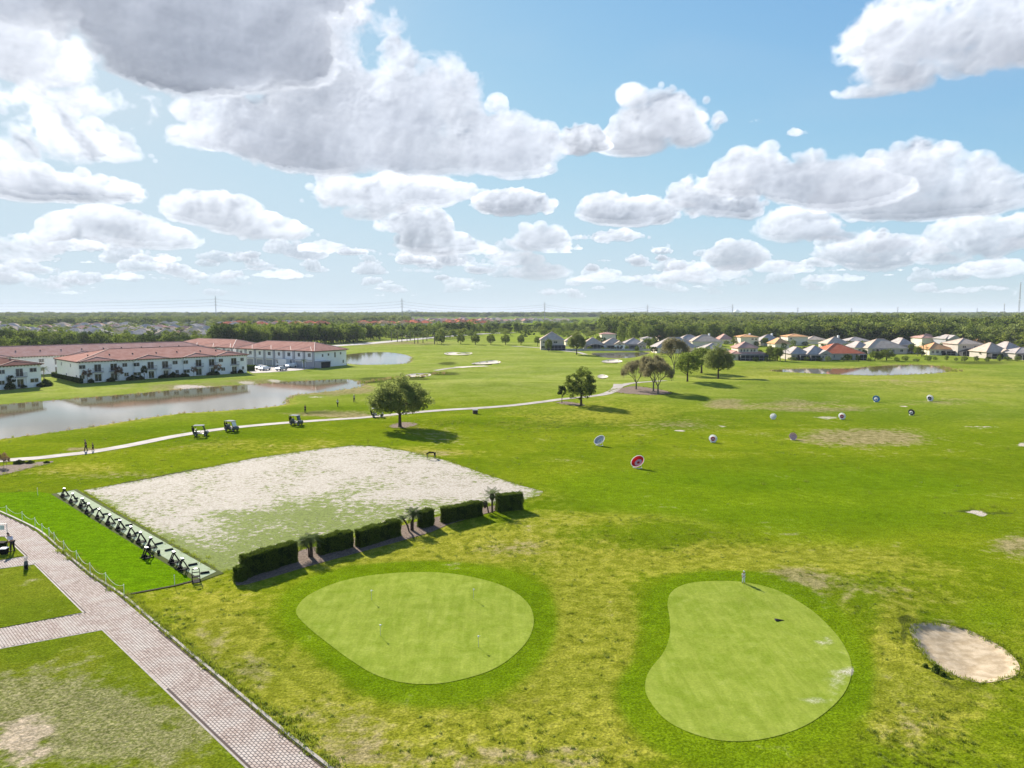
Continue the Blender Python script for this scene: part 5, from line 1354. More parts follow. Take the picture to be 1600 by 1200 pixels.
# ---- garage block at right, end wall towards us
K = Vector((*gp0(492, 575), 0)); E = Vector((*gp0(543.5, 570.5), 0)); ev = (E - K).normalized(); gv = Vector((-ev.y, ev.x, 0))
def garage_block(K, L, depth, label, roofm, side_windows):
    # local x runs from the far left end to K, y away from the court
    a = K + gv * L; rz = math.atan2(-gv.y, -gv.x)
    root = empty('townhouse_block', (a.x, a.y, 0), rz, label, 'building'); ea = 6.5
    mb = MB(); mb.box(0, 0, -.4, L, depth, ea); mb.build('wall', M['wall'], root)
    mb = MB(); rm = MB(); hip_roof(mb, 0, 0, L, depth, ea + .18, 3.0, .8, rm)
    n = max(1, round(L / 13.0)); u = L / n
    for i in range(n):
        gx = u * (i + .5); V = [(gx - 5, -.82, ea + .20), (gx + 5, -.82, ea + .20), (gx, 3.4, ea + 1.6), (gx, depth * .3, ea + 1.62)]
        mb.add(V, [(0, 1, 2), (1, 3, 2), (0, 2, 3)]); rm.bar(V[0], V[2], .22, .12); rm.bar(V[1], V[2], .22, .12)
    r = mb.build('roof', M[roofm], root); rm.build('ridge_cap', M['ridgel'], r)
    e = MB()
    for i in range(int(L / .9) + 1): x = i * .9; e.box(x - .12, -.75, ea - .22, x + .12, -.02, ea - .02)
    for i in range(int(depth / .9) + 1): y = i * .9; e.box(L + .02, y - .12, ea - .22, L + .75, y + .12, ea - .02)
    e.build('eave_bracket', M['eave'], root)
    s = MB(); s.box(-.78, -.78, ea - .02, L + .78, depth + .78, ea); s.build('soffit', M['eave'], root)
    p = MB()
    for i in range(2 * n + 1): x = max(.5, min(L - .5, u * i / 2)); p.box(x - .5, -.35, 0, x + .5, 0, ea - .25)
    p.build('pilaster', M['wallg'], root)
    for i in range(2 * n):
        x = u * (i + .5) / 2 + 0
        gd = MB(); gd.box(x - 2.0, -.06, .02, x + 1.6, 0, 2.35)
        for k in range(1, 4): gd.box(x - 2.0, -.09, .02 + k * .58, x + 1.6, -.06, .06 + k * .58)
        gd.build('garage_door', M['wallg'], root)
        b = MB(); b.box(x - 2.3, -.5, 2.75, x + 2.0, 0, 2.95); b.box(x - 2.3, -.5, 2.95, x + 2.0, -.44, 3.15); b.build('trim_band', M['frame'], root)
        window(root, x, 4.2, 1.7 if i % 2 else 1.3, 1.5, -.002)
    for y, z, w, h in side_windows: window(root, y, z, w, h, L + .002, '+x', 0)
    return root
gb = garage_block(K, 46, 17.5, 'end townhouse block with garages, cars in front and white end wall to the right', 'roof', [(4.2, 4.1, .8, 1.2), (7.4, 4.4, .8, 1.1), (11, 3.6, .8, 2.1), (14.2, 4.6, .8, 1.0), (7.9, 1.1, 1.4, 1.3), (15.6, 1.1, .7, 1.3)])
mb = MB(); mb.box(K.x * 0, 0, 0, .01, .01, .01)
lan = MB()
for y in (.1, 2.6, 5.1): lan.box(46.05, y - .1, 0, 49.3, y + .1, 2.5) if y != 2.6 else None
lan.box(46.02, 0, 2.45, 49.6, 5.4, 2.65); lan.build('patio_roof', M['wallg'], gb)
s_ = MB(); s_.box(49.2, .2, 0, 49.26, 5.0, 2.4); s_.build('patio_screen', M['screen'], gb)
gb2 = garage_block(K + gv * 51 + ev * 2, 46, 19, 'rear townhouse block left of the garages, mostly its red roof seen', 'roof', [])
# retaining wall seen right of the end block is the pond bank; low hedge and shrubs
def bush_mesh(seed, r, h, leaf, m, n=700):
    rng = np.random.default_rng(seed); d = rng.normal(size=(n, 3)); d /= np.linalg.norm(d, axis=1)[:, None]; d[:, 2] = np.abs(d[:, 2])
    w = 1 + .18 * np.sin(d[:, 0] * 5 + seed) * np.cos(d[:, 1] * 6) ; P = d * (w * rng.uniform(.7, 1.05, n))[:, None] * np.array([r, r, h])
    N = d + rng.normal(0, .6, d.shape); N /= np.linalg.norm(N, axis=1)[:, None]
    V, F = quads(P, N, leaf * rng.uniform(.6, 1.4, n), .7, rng); me = mesh_np('foliage', V, F, M[m]); face_attr(me, 'tone', np.clip(rng.normal(.5, .25, n), 0, 1)); return me
BM = [bush_mesh(1, .75, 1.1, .13, 'leaf_d'), bush_mesh(2, .9, .9, .14, 'leaf_d'), bush_mesh(3, .6, 1.3, .12, 'leaf_b')]
def bush(px, py, s, label, k=0, group=None, name='shrub', hs=1.0):
    o = link_mesh(name, BM[k]); o.location = gp(px, py); o.scale = (s, s, s * hs); o.rotation_euler.z = px
    return tag(o, label, 'shrub', group)
for i, x in enumerate((140, 171, 198, 205, 218, 250, 256, 262, 268, 276, 283, 287, 323, 330, 336, 362, 373, 33, 12, 60)):
    if x > 120: t = f(x); p = A + dirv * t - nv * -(-1.5); p = A + dirv * t - nv * (1.5)
    else: p = A2 + (B2 - A2).normalized() * g(x) - Vector((-(B2 - A2).normalized().y, (B2 - A2).normalized().x, 0)) * 1.5
    o = link_mesh('shrub', BM[i % 2]); o.location = (p.x, p.y, 0); s = (1.1, 1.3, .9, 1.7, 1.2)[i % 5]; o.scale = (s, s, s * .9); o.rotation_euler.z = i
    tag(o, 'dark clipped shrub against the townhouse wall, %s' % (['left of the first balcony','right of the first balcony','under the left windows','under the second pair of windows','right of the third balcony door','big one beside the fourth balcony','right of the big one','before the small window','left of the centre windows','under the centre windows','right of the centre windows','left of the fifth balcony','right of the fifth balcony','beside the sixth balcony','right of the sixth balcony','left of the last balcony','right of the last balcony','of the left block beside its balcony','of the left block at the frame edge','of the left block near its right corner'][i]), 'shrub', 'shrubs along the townhouse walls')
bush(71, 603, 2.0, 'round dark bush at the right corner of the left edge townhouse', 1)
for k in range(8):
    p = gp0(505 + k * 5, 573.2 - k * .4); o = link_mesh('shrub', BM[2]); o.location = (p[0], p[1], 0); o.scale = (.9, .9, 1.0 + .3 * (k % 3)); o.rotation_euler.z = k
    tag(o, '%s upright shrub of the row along the end townhouse wall' % ['leftmost','second','third','fourth','fifth','sixth','seventh','rightmost'][k], 'shrub', 'upright shrubs under the end wall')
def long_hedge(a, b, h, w, label):
    a = Vector((*gp0(*a), 0)); b = Vector((*gp0(*b), 0)); d = b - a; root = empty('hedge', a, math.atan2(d.y, d.x), label, 'hedge'); L = d.length
    rng = np.random.default_rng(int(L * 9)); n = int(L * 130); P = np.stack([rng.uniform(0, L, n), rng.uniform(0, w, n), rng.uniform(0, h, n)], -1)
    N = rng.normal(size=P.shape); N /= np.linalg.norm(N, axis=1)[:, None]; V, F = quads(P, N, .16 * rng.uniform(.6, 1.3, n), .7, rng)
    me = mesh_np('foliage', V, F, M['leaf_d']); face_attr(me, 'tone', rng.uniform(0, 1, n)); link_mesh('foliage', me, root)
    mb = MB(); mb.box(.1, .1, 0, L - .1, w - .1, h - .15); mb.build('branches', M['leaf_d'], root)
long_hedge((80, 588), (124, 599), 1.5, 1.2, 'dark hedge along the left end wall of the long townhouse block')
long_hedge((387, 580), (399, 579.5), 2.0, 1.6, 'dark hedge at the right corner of the long townhouse block')
K_rust = (crown_mesh('crown', 71, 1.5, 1.7, 2.9, 40, 34, .13, .3, M['leaf_red'])[0], trunk_mesh('trunk', 71, .08, 1.3, 2.9, 1.5, 1.7, M['greybark'], 5), 4.6, 3.2)
for i, (x, y, tp, w) in enumerate(((137,598.5,576,13),(186,596,571,12),(226,594,570,10),(303,589,572,9),(341,587.5,568,12),(17,608,585,13))):
    m_ = (K_rust, K_small)[i in (0, 2) and i == 2 or i == 5]
    place_tree(x, y, tp, w, m_, ['rust coloured young tree at the left end of the long townhouse block', 'rust coloured young tree under the second balcony of the long block', 'slim green young tree before the long townhouse block', 'thin young tree right of the middle of the long block',
               'rust coloured young tree near the right end of the long block', 'round green young tree at the left edge townhouse'][i], 'young_tree')

# ------------------------------------------------------------------ detached houses at the right
def prism_gable(mb, x0, x1, y0, y1, z0, h, over=.45):
    """front-facing gable roof, ridge along y"""
    xm = (x0 + x1) / 2; a = x0 - over; b = x1 + over; s = y0 - over
    V = [(a, s, z0), (b, s, z0), (xm, s, z0 + h), (a, y1, z0), (b, y1, z0), (xm, y1, z0 + h)]
    mb.add(V, [(0, 3, 5, 2), (4, 1, 2, 5), (0, 1, 4, 3), (0, 2, 1), (3, 4, 5)])

def house(x0, x1, yb, ytop, label, roof='rooft', wall='wall', st=1, lanai=None, gable=None, depth=13, yaw=0, wins=(), dome=False, ridge='ridgel', upper=None, chim=False, name='house'):
    """x0,x1,yb,ytop: picture columns of the walls, row of the base and row of the roof top"""
    xc = (x0 + x1) / 2; p = Vector((*gp0(xc, yb), 0)); dist = p.y * math.cos(PITCH) + CAM_H * math.sin(PITCH)
    W = (x1 - x0) / FPX * dist; wh = 2.9 * st; top = z_at(ytop, p.y + depth * .45); rh = max(1.3, top - wh - .1) if upper is None else 2.2
    if rh > W * .42: wh += rh - W * .42; rh = W * .42
    if wall == 'wall' and int(x0) % 3 != 1: wall = 'wallt'
    root = empty(name, p, R(yaw), label, 'house')
    w2 = W / 2
    mb = MB(); mb.box(-w2, 0, -.4, w2, depth, wh)
    gx = None
    if gable:
        g0, g1 = -w2 + W * gable[0], -w2 + W * gable[1]; gx = (g0, g1); gh = (g1 - g0) * .30
        mb.box(g0, -1.6, -.4, g1, 0, wh); mb.add([(g0, -1.6, wh), (g1, -1.6, wh), ((g0 + g1) / 2, -1.6, wh + gh), (g0, 0, wh), (g1, 0, wh), ((g0 + g1) / 2, 0, wh + gh)], [(0, 1, 2)])
    if upper:
        u0, u1 = -w2 + W * upper[0], -w2 + W * upper[1]; mb.box(u0, 1.5, wh - .1, u1, depth - 1, wh + 2.6)
    mb.build('wall', M[wall], root)
    mb = MB(); rm = MB(); hip_roof(mb, -w2, 0, w2, depth, wh + .16, rh, .55, rm)
    if gx: prism_gable(mb, gx[0], gx[1], -1.6, depth * .4, wh + .06, (gx[1] - gx[0]) * .30 + .25)
    if upper: hip_roof(mb, u0, 1.5, u1, depth - 1, wh + 2.7, max(1.2, top - wh - 2.7), .6, rm)
    r = mb.build('roof', M[roof], root); rm.build('ridge_cap', M[ridge], r)
    if chim:
        mb = MB(); mb.box(w2 * .3, depth * .5, wh + rh * .4, w2 * .3 + 1, depth * .5 + 1, wh + rh + .8); mb.build('chimney', M['wall'], r)
    mb = MB(); mb.box(-w2 - .57, -.57, wh - .12, w2 + .57, -.50, wh + .02); mb.build('gutter', M['frame'], root)
    for kind, a, b, *z in wins:
        wx0, wx1 = -w2 + W * a, -w2 + W * b; yy = -1.602 if gx and (gx[0] < (wx0 + wx1) / 2 < gx[1]) else -.002
        zz = z[0] if z else 1.0; hh = 1.4
        if kind == 'u': yy = 1.498 if upper else yy; zz = wh + .9 if upper else 3.9; hh = 1.2
        if kind == 'd': zz = .05; hh = 2.2
        window(root, (wx0 + wx1) / 2, zz, max(.5, wx1 - wx0), hh, yy, mull=z[1] if len(z) > 1 else 1, door=kind == 'd')
    if gx:   # arched light over the gable windows
        cx_ = (gx[0] + gx[1]) / 2; mb = MB(); mb.poly_prism([(cx_ - .7, 0), (cx_ + .7, 0), (cx_ + .5, .45), (cx_, .7), (cx_ - .5, .45)], 0, .05)
        q = mb.build('window', M['glass'], root); q.rotation_euler.x = math.pi / 2; q.location = (0, -1.61, 2.55)
    if lanai:
        l0, l1 = -w2 + W * lanai[0], -w2 + W * lanai[1]; hh = lanai[2] if len(lanai) > 2 else 2.6; dd = 3.6
        y0 = -dd - (.0 if not gx else 0)
        s = MB()
        if dome:
            n = 6; pts = [(l0 + (l1 - l0) * i / n, hh * .62 + hh * .5 * math.sin(math.pi * i / n)) for i in range(n + 1)]
            for i in range(n):
                (xa, za), (xb, zb) = pts[i], pts[i + 1]
                s.add([(xa, y0, 0), (xb, y0, 0), (xb, y0, zb), (xa, y0, za), (xa, -.01, za), (xb, -.01, zb)], [(0, 1, 2, 3), (3, 2, 5, 4)])
            s.add([(l0, y0, 0), (l0, -.01, 0), (l0, -.01, pts[0][1]), (l0, y0, pts[0][1])], [(0, 1, 2, 3)]); s.add([(l1, y0, 0), (l1, -.01, 0), (l1, -.01, pts[-1][1]), (l1, y0, pts[-1][1])], [(3, 2, 1, 0)])
        else: s.box(l0, y0, 0, l1, -.01, hh)
        en = s.build('screen_enclosure', M['screen'], root); fr = MB(); n = max(2, int((l1 - l0) / 1.8))
        for i in range(n + 1):
            x = l0 + (l1 - l0) * i / n; zt = hh if not dome else hh * .62 + hh * .5 * math.sin(math.pi * i / n)
            fr.box(x - .05, y0 - .06, 0, x + .05, y0 - .003, zt)
        fr.box(l0, y0 - .05, 1.0, l1, y0 - .003, 1.08)
        if not dome: fr.box(l0, y0 - .05, hh - .1, l1, y0 - .003, hh + .02)
        fr.build('enclosure_frame', M['wallg'], en)
        mb = MB(); mb.box(l0 - .3, y0 - .8, -.05, l1 + .3, y0, .10); mb.build('patio_slab', M['path'], root)
    return root

W3 = [('w', .08, .20), ('w', .28, .40), ('w', .5, .62)]
house(845, 881, 547, 518.5, 'tall two storey house with dark lanai, first in the row left of the olive tree', 'rooft', 'wall', 2, (.25, 1.05, 3.0), wins=[('u', .55, .72), ('u', .08, .18), ('w', .02, .2)])
house(884, 908, 541, 524, 'tan roofed house half hidden behind the olive tree', 'rooft', 'wallc', 1, wins=[('w', .2, .4)])
house(912, 943, 546, 527, 'house with light tan roof and wide black pool screen right of the olive tree', 'rooft', 'wall', 1, (.1, 1.0, 2.9), dome=True)
house(943, 976, 546, 527.5, 'white gabled house right of the black pool screen', 'rooft', 'wall', 1, (.14, .46, 2.5), gable=(.5, 1.0), wins=[('w', .6, .72), ('w', .78, .9)])
house(975, 1009, 545.5, 528, 'pale roofed white gabled house, second of the two twins', 'roofg', 'wall', 1, (.25, .6, 2.5), gable=(.62, 1.0), wins=[('w', .7, .8), ('w', .84, .94)])
house(940, 962, 535, 522.5, 'pink roofed house peeping over the white gabled twins', 'roofp', 'wallc', 2)
house(1005, 1024, 536, 526, 'small grey roofed house behind the end of the fence', 'roofg', 'wall', 1)
house(1030, 1050, 533, 523, 'pink tiled roof just in front of the wood, left of the grey roofs', 'roofp', 'wallc', 1)
house(1026, 1090, 552, 527, 'big grey roofed house behind the olive brown tree', 'roofg', 'wallc', 1, depth=16)
house(1060, 1100, 540, 523, 'pale grey roofed house with white gable near the wood', 'roofg', 'wall', 1, gable=(.0, .35), depth=14)
house(1082, 1128, 541, 523, 'light brown roof in the middle of the grey roofs', 'rooft', 'wallc', 1, depth=16, chim=True)
house(1098, 1138, 556, 536, 'low grey green roofed house behind the rightmost green tree', 'roofg', 'wallc', 1, depth=14)
house(1125, 1145, 537, 522, 'red pink roofed house left of the white chimney house', 'roofp', 'wallc', 1)
house(1143, 1196, 563, 534, 'red topped two storey house with a glazed upper room over a dark lanai', 'roofp', 'wallc', 1, (.2, 1.0, 2.6), upper=(.22, .8), wins=[('u', .28, .34), ('u', .37, .43), ('u', .46, .52), ('u', .58, .64), ('u', .67, .73), ('w', .03, .12)])
house(1157, 1185, 541, 522.5, 'cream house with white chimney and orange pink roof above the red topped house', 'roofo', 'wallc', 2, wins=[('u', .6, .72), ('u', .8, .92)], chim=True)
house(1188, 1222, 540, 522.5, 'grey roofed white house right of the chimney house', 'roofg', 'wall', 1, chim=True)
house(1211, 1233, 545, 528, 'cream house with small peach roof behind the palms', 'roofo', 'wallc', 1)
house(1231, 1262, 540, 521.5, 'bright orange roofed house against the wood', 'roofo', 'wallc', 2, wins=[('u', .1, .2)])
house(1262, 1292, 538, 525, 'dull tan roof right of the bright orange roof', 'rooft', 'wallc', 1)
house(1236, 1264, 563, 542, 'left half of the grey duplex with open porch', 'roofg', 'wall', 1, (.35, 1.0, 2.5), wins=[('w', .05, .2)])
house(1262, 1297, 563.5, 540, 'grey roofed duplex with white arched gable left of the red roof', 'roofg', 'wall', 1, (.0, .42, 2.6), gable=(.46, 1.0), wins=[('w', .56, .66), ('w', .70, .80), ('w', .84, .92)])
house(1286, 1350, 562.5, 536.5, 'large white house with the brightest red tile roof', 'roofr', 'wall', 1, (.80, .98, 2.7), wins=[('w', .15, .2), ('w', .25, .29), ('d', .62, .72)], depth=17, ridge='ridgel')
house(1293, 1328, 545, 526, 'pale tan roofed house behind the bright red roof', 'rooft', 'wallc', 1, chim=True)
house(1326, 1360, 540, 526.5, 'grey brown roof behind and right of the bright red roof', 'roofg', 'wallc', 1)
house(1336, 1360, 552, 533.5, 'grey roofed cream house between the red roof and the wide tan roof', 'roofg', 'wallc', 1, wins=[('w', .2, .35), ('w', .6, .75)])
house(1356, 1417, 553, 529.5, 'wide tan roofed white house above the left end of the shallow pond', 'rooft', 'wall', 1, (.22, .45, 2.5), wins=[('w', .1, .17), ('w', .62, .68), ('w', .82, .9)], depth=17)
house(1361, 1397, 537, 521, 'two storey white house with pale roof, highest above the wide tan roof', 'roofg', 'wall', 2, wins=[('u', .1, .2), ('u', .6, .7)])
house(1404, 1428, 552, 528, 'dark sided grey house right of the wide tan roof', 'roofg', 'wallg', 1, wins=[('w', .2, .4)])
house(1440, 1471, 543, 521.5, 'cream two storey house with pale pink roof behind the garden palm', 'roofp', 'wallc', 2, wins=[('u', .78, .88)])
house(1452, 1488, 555, 535.5, 'cream house with orange tan roof and three small windows', 'roofo', 'wallc', 1, (.55, .95, 2.3), wins=W3, ridge='ridge')
house(1477, 1500, 545, 523, 'grey gabled two storey house between the orange roofs', 'roofg', 'wallg', 2, gable=(.1, .9), wins=[('u', .2, .35)])
house(1496, 1534, 556, 528.5, 'white two storey house with dark domed pool screen', 'rooft', 'wall', 2, (.02, .98, 3.2), dome=True, wins=[('u', .18, .34), ('u', .66, .82)])
house(1525, 1552, 545, 529, 'salmon roofed house right of the domed pool screen', 'roofo', 'wallc', 1)
house(1541, 1577, 560, 535.5, 'tan roofed house with dark porch and white gable, near the right edge', 'rooft', 'wall', 1, (.02, .5, 2.5), gable=(.55, .95), wins=[('w', .66, .84)])
house(1570, 1600, 558, 534, 'dark grey roofed house behind the tan porch house', 'roofg', 'wallc', 1)
house(1586, 1650, 562, 543, 'low pale roofed house with lanai cut by the right edge', 'roofg', 'wall', 1, (.05, .8, 2.4))
house(1573, 1606, 543, 528, 'white house with chimney in the last row at the right edge', 'roofg', 'wall', 1, chim=True)
house(1508, 1524, 510, 500.5, 'pink roof showing inside the wood at the right', 'roofo', 'wallc', 2, depth=12)
house(1532, 1542, 508, 500.5, 'pale grey roof showing inside the wood at the right', 'roofg', 'wall', 2, depth=12)
house(1640, 1700, 566, 540, 'tan house just outside the right edge', 'rooft', 'wall', 1)
# shrubs and palms among the houses
def leafy(px, py, tp, w, k, label, nm='garden_tree'): place_tree(px, py, tp, w, k, label, nm)
leafy(1215, 564, 540, 18, K_mid, 'leafy garden tree between the red topped house and the duplex')
leafy(1203, 563, 538, 16, K_round, 'dark garden tree beside the red topped house')
leafy(1385, 563, 545, 24, K_round, 'big rounded garden tree above the left end of the shallow pond')
leafy(1367, 564, 547, 18, K_mid, 'dark garden tree beside the red roofed house')
leafy(1350, 561, 546, 10, K_small, 'slim garden tree at the corner of the red roofed house')
leafy(1323, 564, 553, 10, K_small, 'small round tree on the grass before the red roofed house')
leafy(1434, 556, 540, 14, K_mid, 'pale green garden tree left of the garden palm')
leafy(1150, 540, 525, 16, K_round, 'dark garden tree at the foot of the wood near the grey roofs')
leafy(1195, 541, 526, 12, K_mid, 'garden tree between the chimney house and the grey roofed one')
leafy(1245, 556, 541, 14, K_mid, 'olive garden tree above the left duplex')
leafy(1424, 553, 536, 12, K_round, 'dark tree right of the dark sided grey house')
leafy(1535, 559, 548, 10, K_small, 'shrubby tree at the corner of the domed pool screen')
leafy(1563, 563, 553, 9, K_small, 'dark shrub before the tan porch house')
leafy(1440, 557, 549, 12, K_small, 'bushy shrub below the garden palm')
leafy(1545, 564, 557, 9, K_small, 'low dark bush on the bank near the right edge')
leafy(1012, 545, 527, 14, K_round, 'dark tree at the end of the fence')
leafy(952, 532, 520, 14, K_round, 'dark tree at the left end of the wood')
leafy(935, 535, 523, 9, K_mid, 'green tree above the black pool screen')
leafy(893, 534, 520.5, 9, K_mid, 'thin tree left of the olive tree')
leafy(868, 545, 518, 9, K_round, 'dark tree against the first two storey house')
FR = frond_mesh(80, 16, 2.6, .5, .7, .13, leaflet=9); TRK = MB().tube([(0, 0, -.1), (0, 0, 3), (.1, .05, 6)], [.24, .16, .17], 7).mesh('trunk', M['greybark'])
def far_palm(px, py, tp, label, group=None, s=None):
    p = gp(px, py); H = z_at(tp, p.y) - p.z; root = empty('palm_tree', p, px, label, 'palm', group); k = H / 7.2; root.scale = (k, k, k)
    link_mesh('trunk', TRK, root); o = link_mesh('fronds', FR, root, (.1, .05, 6))
far_palm(1227, 564, 541, 'garden palm left of the grey duplex'); far_palm(1219, 564, 545, 'shorter garden palm beside the tallest palm left of the duplex')
far_palm(1442, 556, 533, 'garden palm left of the orange tan roof'); far_palm(1448, 556, 540, 'second shorter palm left of the orange tan roof')
far_palm(475, 578, 559, 'single palm in front of the garages of the end townhouse')
far_palm(69, 597, 570, 'palm in the gap between the two townhouse blocks')
for i, (x, y, tp) in enumerate(((612,533,513),(621,534,514),(628,534.5,515),(648,537,515),(653,536.5,514),(661,536,516),(679,538,512),(667,533,515),(695,529,511),(703,528,511),(641,532,514),(636,534,516))):
    far_palm(x, y, tp, ['palm at the left end of the roadside row', 'palm second in the roadside row', 'palm third in the roadside row', 'palm fourth in the roadside row', 'palm in the middle of the roadside row, just right of the fourth', 'palm right of the middle of the roadside row', 'tallest palm of the roadside row, nearest to the round trees',
             'palm behind the middle of the roadside row', 'palm beyond the road above the first round tree', 'palm farthest right beyond the road', 'palm squeezed between the third and fourth roadside palms', 'short palm left of the middle of the roadside row'][i], 'palms along the far road')
# fence behind the swale
fa, fb = Vector((*gp0(884, 548.5), 0)), Vector((*gp0(1016, 548.5), 0)); root = empty('lot_fence', fa, math.atan2((fb - fa).y, (fb - fa).x), 'low grey fence along the back of the lots above the swale', 'fence'); L = (fb - fa).length
n = int(L / 2.4)
pm = MB().box(-.06, -.06, 0, .06, .06, 1.45).mesh('post', M['wallg'])
for i in range(n + 1): link_mesh('post', pm, root, (L * i / n, 0, 0))
q = MB()
for i in range(n):
    q.box(L * i / n + .07, -.03, .15, L * (i + 1) / n - .07, .03, 1.3)
q.build('panel', M['wallg'], root)

# ------------------------------------------------------------------ cars in the court
def car(px, py, rz, m, label, van=False, name='parked_car'):
    p = gp(px, py); root = empty(name, p + Vector((0, 0, .03)), rz, label, 'van' if van else 'car', 'vehicles parked by the garages')
    L, W = (6.2, 2.2) if van else (4.7, 1.85)
    prof = [(-L / 2, .45), (-L / 2, 1.0), (-L * .42, 1.15), (-L * .30, 1.62), (L * .10, 1.65), (L * .26, 1.08), (L * .46, .92), (L / 2, .6), (L / 2, .4)] if not van else [(-L / 2, .5), (-L / 2, 3.1), (L * .22, 3.1), (L * .22, 2.3), (L * .36, 2.2), (L * .44, 1.35), (L / 2, 1.1), (L / 2, .45)]
    mb = MB(); k = len(prof); vs = []
    for s in (-1, 1):
        for x, z in prof: vs.append((x, s * W / 2 * (.80 if z > 1.3 and not van else 1), z))
    mb.add(vs, [tuple(range(k)), tuple(range(2 * k - 1, k - 1, -1))] + [(i, k + i, k + (i + 1) % k, (i + 1) % k) for i in range(k)]); mb.build('body', m, root)
    g = MB()
    if van: g.box(L * .24, -W / 2 - .01, 1.4, L * .35, W / 2 + .01, 2.05)
    else:
        g.box(-L * .27, -W * .41, 1.15, L * .10, W * .41, 1.52); g.box(-L * .31, -W * .38, 1.15, L * .15, W * .38, 1.48)
    g.build('window', M['glass'], root)
    for sx in (-.31, .31):
        for sy in (-1, 1):
            w = MB(); w.lathe([(0, -.11), (.34, -.11), (.36, 0), (.34, .11), (0, .11)], 14, 0, Matrix.Translation((L * sx, sy * (W / 2 - .08), .36)) @ Matrix.Rotation(math.pi / 2, 4, 'X')); wh = w.build('wheel', M['rubber'], root)
    return root
grz = math.atan2(ev.y, ev.x)
car(442, 572.8, grz + 1.57, M['white'], 'white box van standing before the garages', True, 'box_van')
car(408, 577, grz + .2, M['silver'], 'silver car nearest to the long townhouse block')
car(414, 578.6, grz + .1, M['white'], 'white car at the left of the driveway court')
car(440, 579, grz + .1, M['silver'], 'grey car in front of the box van, nearest the grass')
car(455, 574.5, grz + .1, M['white'], 'white pickup right of the box van')
car(463, 573, grz + .1, M['white'], 'white car parked furthest right in the court')
car(637, 527.5, .2, M['darkcar'], 'dark car driving on the far road'); car(686, 526.4, .2, M['darkcar'], 'second dark car on the far road')

# ------------------------------------------------------------------ golf carts
def golf_cart(px, py, rz, label, body='darkcar', bag=True, tint='glass', rider=False):
    p = gp(px, py); root = empty('golf_cart', p + Vector((0, 0, .03)), rz, label, 'golf cart', 'golf carts on the cart path'); root.scale = (1.0,) * 3
    mb = MB()
    prof = [(-1.2, .38), (-1.2, .78), (-.75, .86), (-.72, .5), (.25, .34), (.55, .42), (.7, .92), (1.05, .86), (1.25, .6), (1.22, .32)]
    k = len(prof); W = 1.12
    mb.add([(x, s * W / 2, z) for s in (-1, 1) for x, z in prof], [(0, 1, 2, 3, 4, 9), (4, 5, 6, 7, 8, 9), tuple(k + i for i in (9, 4, 3, 2, 1, 0)), tuple(k + i for i in (9, 8, 7, 6, 5, 4))] + [(i, k + i, k + (i + 1) % k, (i + 1) % k) for i in range(k)])
    mb.build('body', M[body], root)
    mb = MB(); mb.box(-.72, -.5, .62, -.15, .5, .78); mb.build('seat', M['darkcar'], root)
    mb = MB(); mb.add([(-.80, -.5, .8), (-.70, -.5, .8), (-.80, -.5, 1.2), (-.90, -.5, 1.2), (-.80, .5, .8), (-.70, .5, .8), (-.80, .5, 1.2), (-.90, .5, 1.2)], [(0, 1, 2, 3), (7, 6, 5, 4), (1, 5, 6, 2), (0, 3, 7, 4), (3, 2, 6, 7)]); mb.build('backrest', M['darkcar'], root)
    for sy in (-1, 1):
        mb = MB(); mb.bar((.72, sy * .5, .85), (.42, sy * .52, 1.82), .045); mb.build('front_post', M['black'], root)
        mb = MB(); mb.bar((-.95, sy * .5, .75), (-1.0, sy * .52, 1.82), .045); mb.build('rear_post', M['black'], root)
    mb = MB(); mb.box(-1.15, -.60, 1.82, .60, .60, 1.87); mb.box(-1.08, -.54, 1.87, .53, .54, 1.90); mb.build('roof', M['wallg'], root)
    mb = MB(); mb.add([(.72, -.5, .95), (.72, .5, .95), (.44, .5, 1.78), (.44, -.5, 1.78), (.74, -.5, .95), (.74, .5, .95), (.46, .5, 1.78), (.46, -.5, 1.78)], [(3, 2, 1, 0), (4, 5, 6, 7), (0, 1, 5, 4), (1, 2, 6, 5), (2, 3, 7, 6), (3, 0, 4, 7)]); mb.build('windshield', M[tint], root)
    mb = MB(); mb.tube([(.55, .22, .85), (.2, .22, 1.05)], .025, 6); mb.lathe([(.15, -.015), (.18, 0), (.15, .015), (.12, 0), (.15, -.015)], 14, 0, Matrix.Translation((.2, .22, 1.05)) @ Matrix.Rotation(R(-60), 4, 'Y')); mb.build('steering_wheel', M['black'], root)
    for sx in (-.80, .82):
        for sy in (-1, 1):
            T = Matrix.Translation((sx, sy * .52, .23)) @ Matrix.Rotation(math.pi / 2, 4, 'X')
            w = MB(); w.lathe([(.12, -.1), (.22, -.1), (.235, 0), (.22, .1), (.12, .1)], 16, 0, T); wo = w.build('wheel', M['rubber'], root)
            r_ = MB(); r_.lathe([(0, -.07), (.12, -.07), (.12, .07), (0, .07)], 12, 0, T); r_.build('rim', M['silver'], wo)
    if bag:
        for sy in (-.25, .25):
            mb = MB(); mb.tube([(-1.15, sy, .55), (-1.35, sy, 1.45)], [.13, .15], 10)
            for k2 in range(6): a = k2 * 1.05; mb.tube([(-1.34, sy, 1.4), (-1.42 + .06 * math.cos(a), sy + .07 * math.sin(a), 1.72 + .04 * (k2 % 3))], .02, 5)
            mb.build('club_bag', M['black'], root)
    return root
golf_cart(314, 681, .20, 'golf cart farthest left on the path, side view, club bags behind', 'darkcar', rider=True)
golf_cart(362, 673.5, -.35, 'second golf cart from the left, turned towards the right with bright windshield', 'darkcar', tint='white')
golf_cart(463, 664, -.30, 'third golf cart, alone on the path below the golfers', 'darkcar')
golf_cart(590, 652, .15, 'golf cart half hidden by the lone oak', 'darkcar')

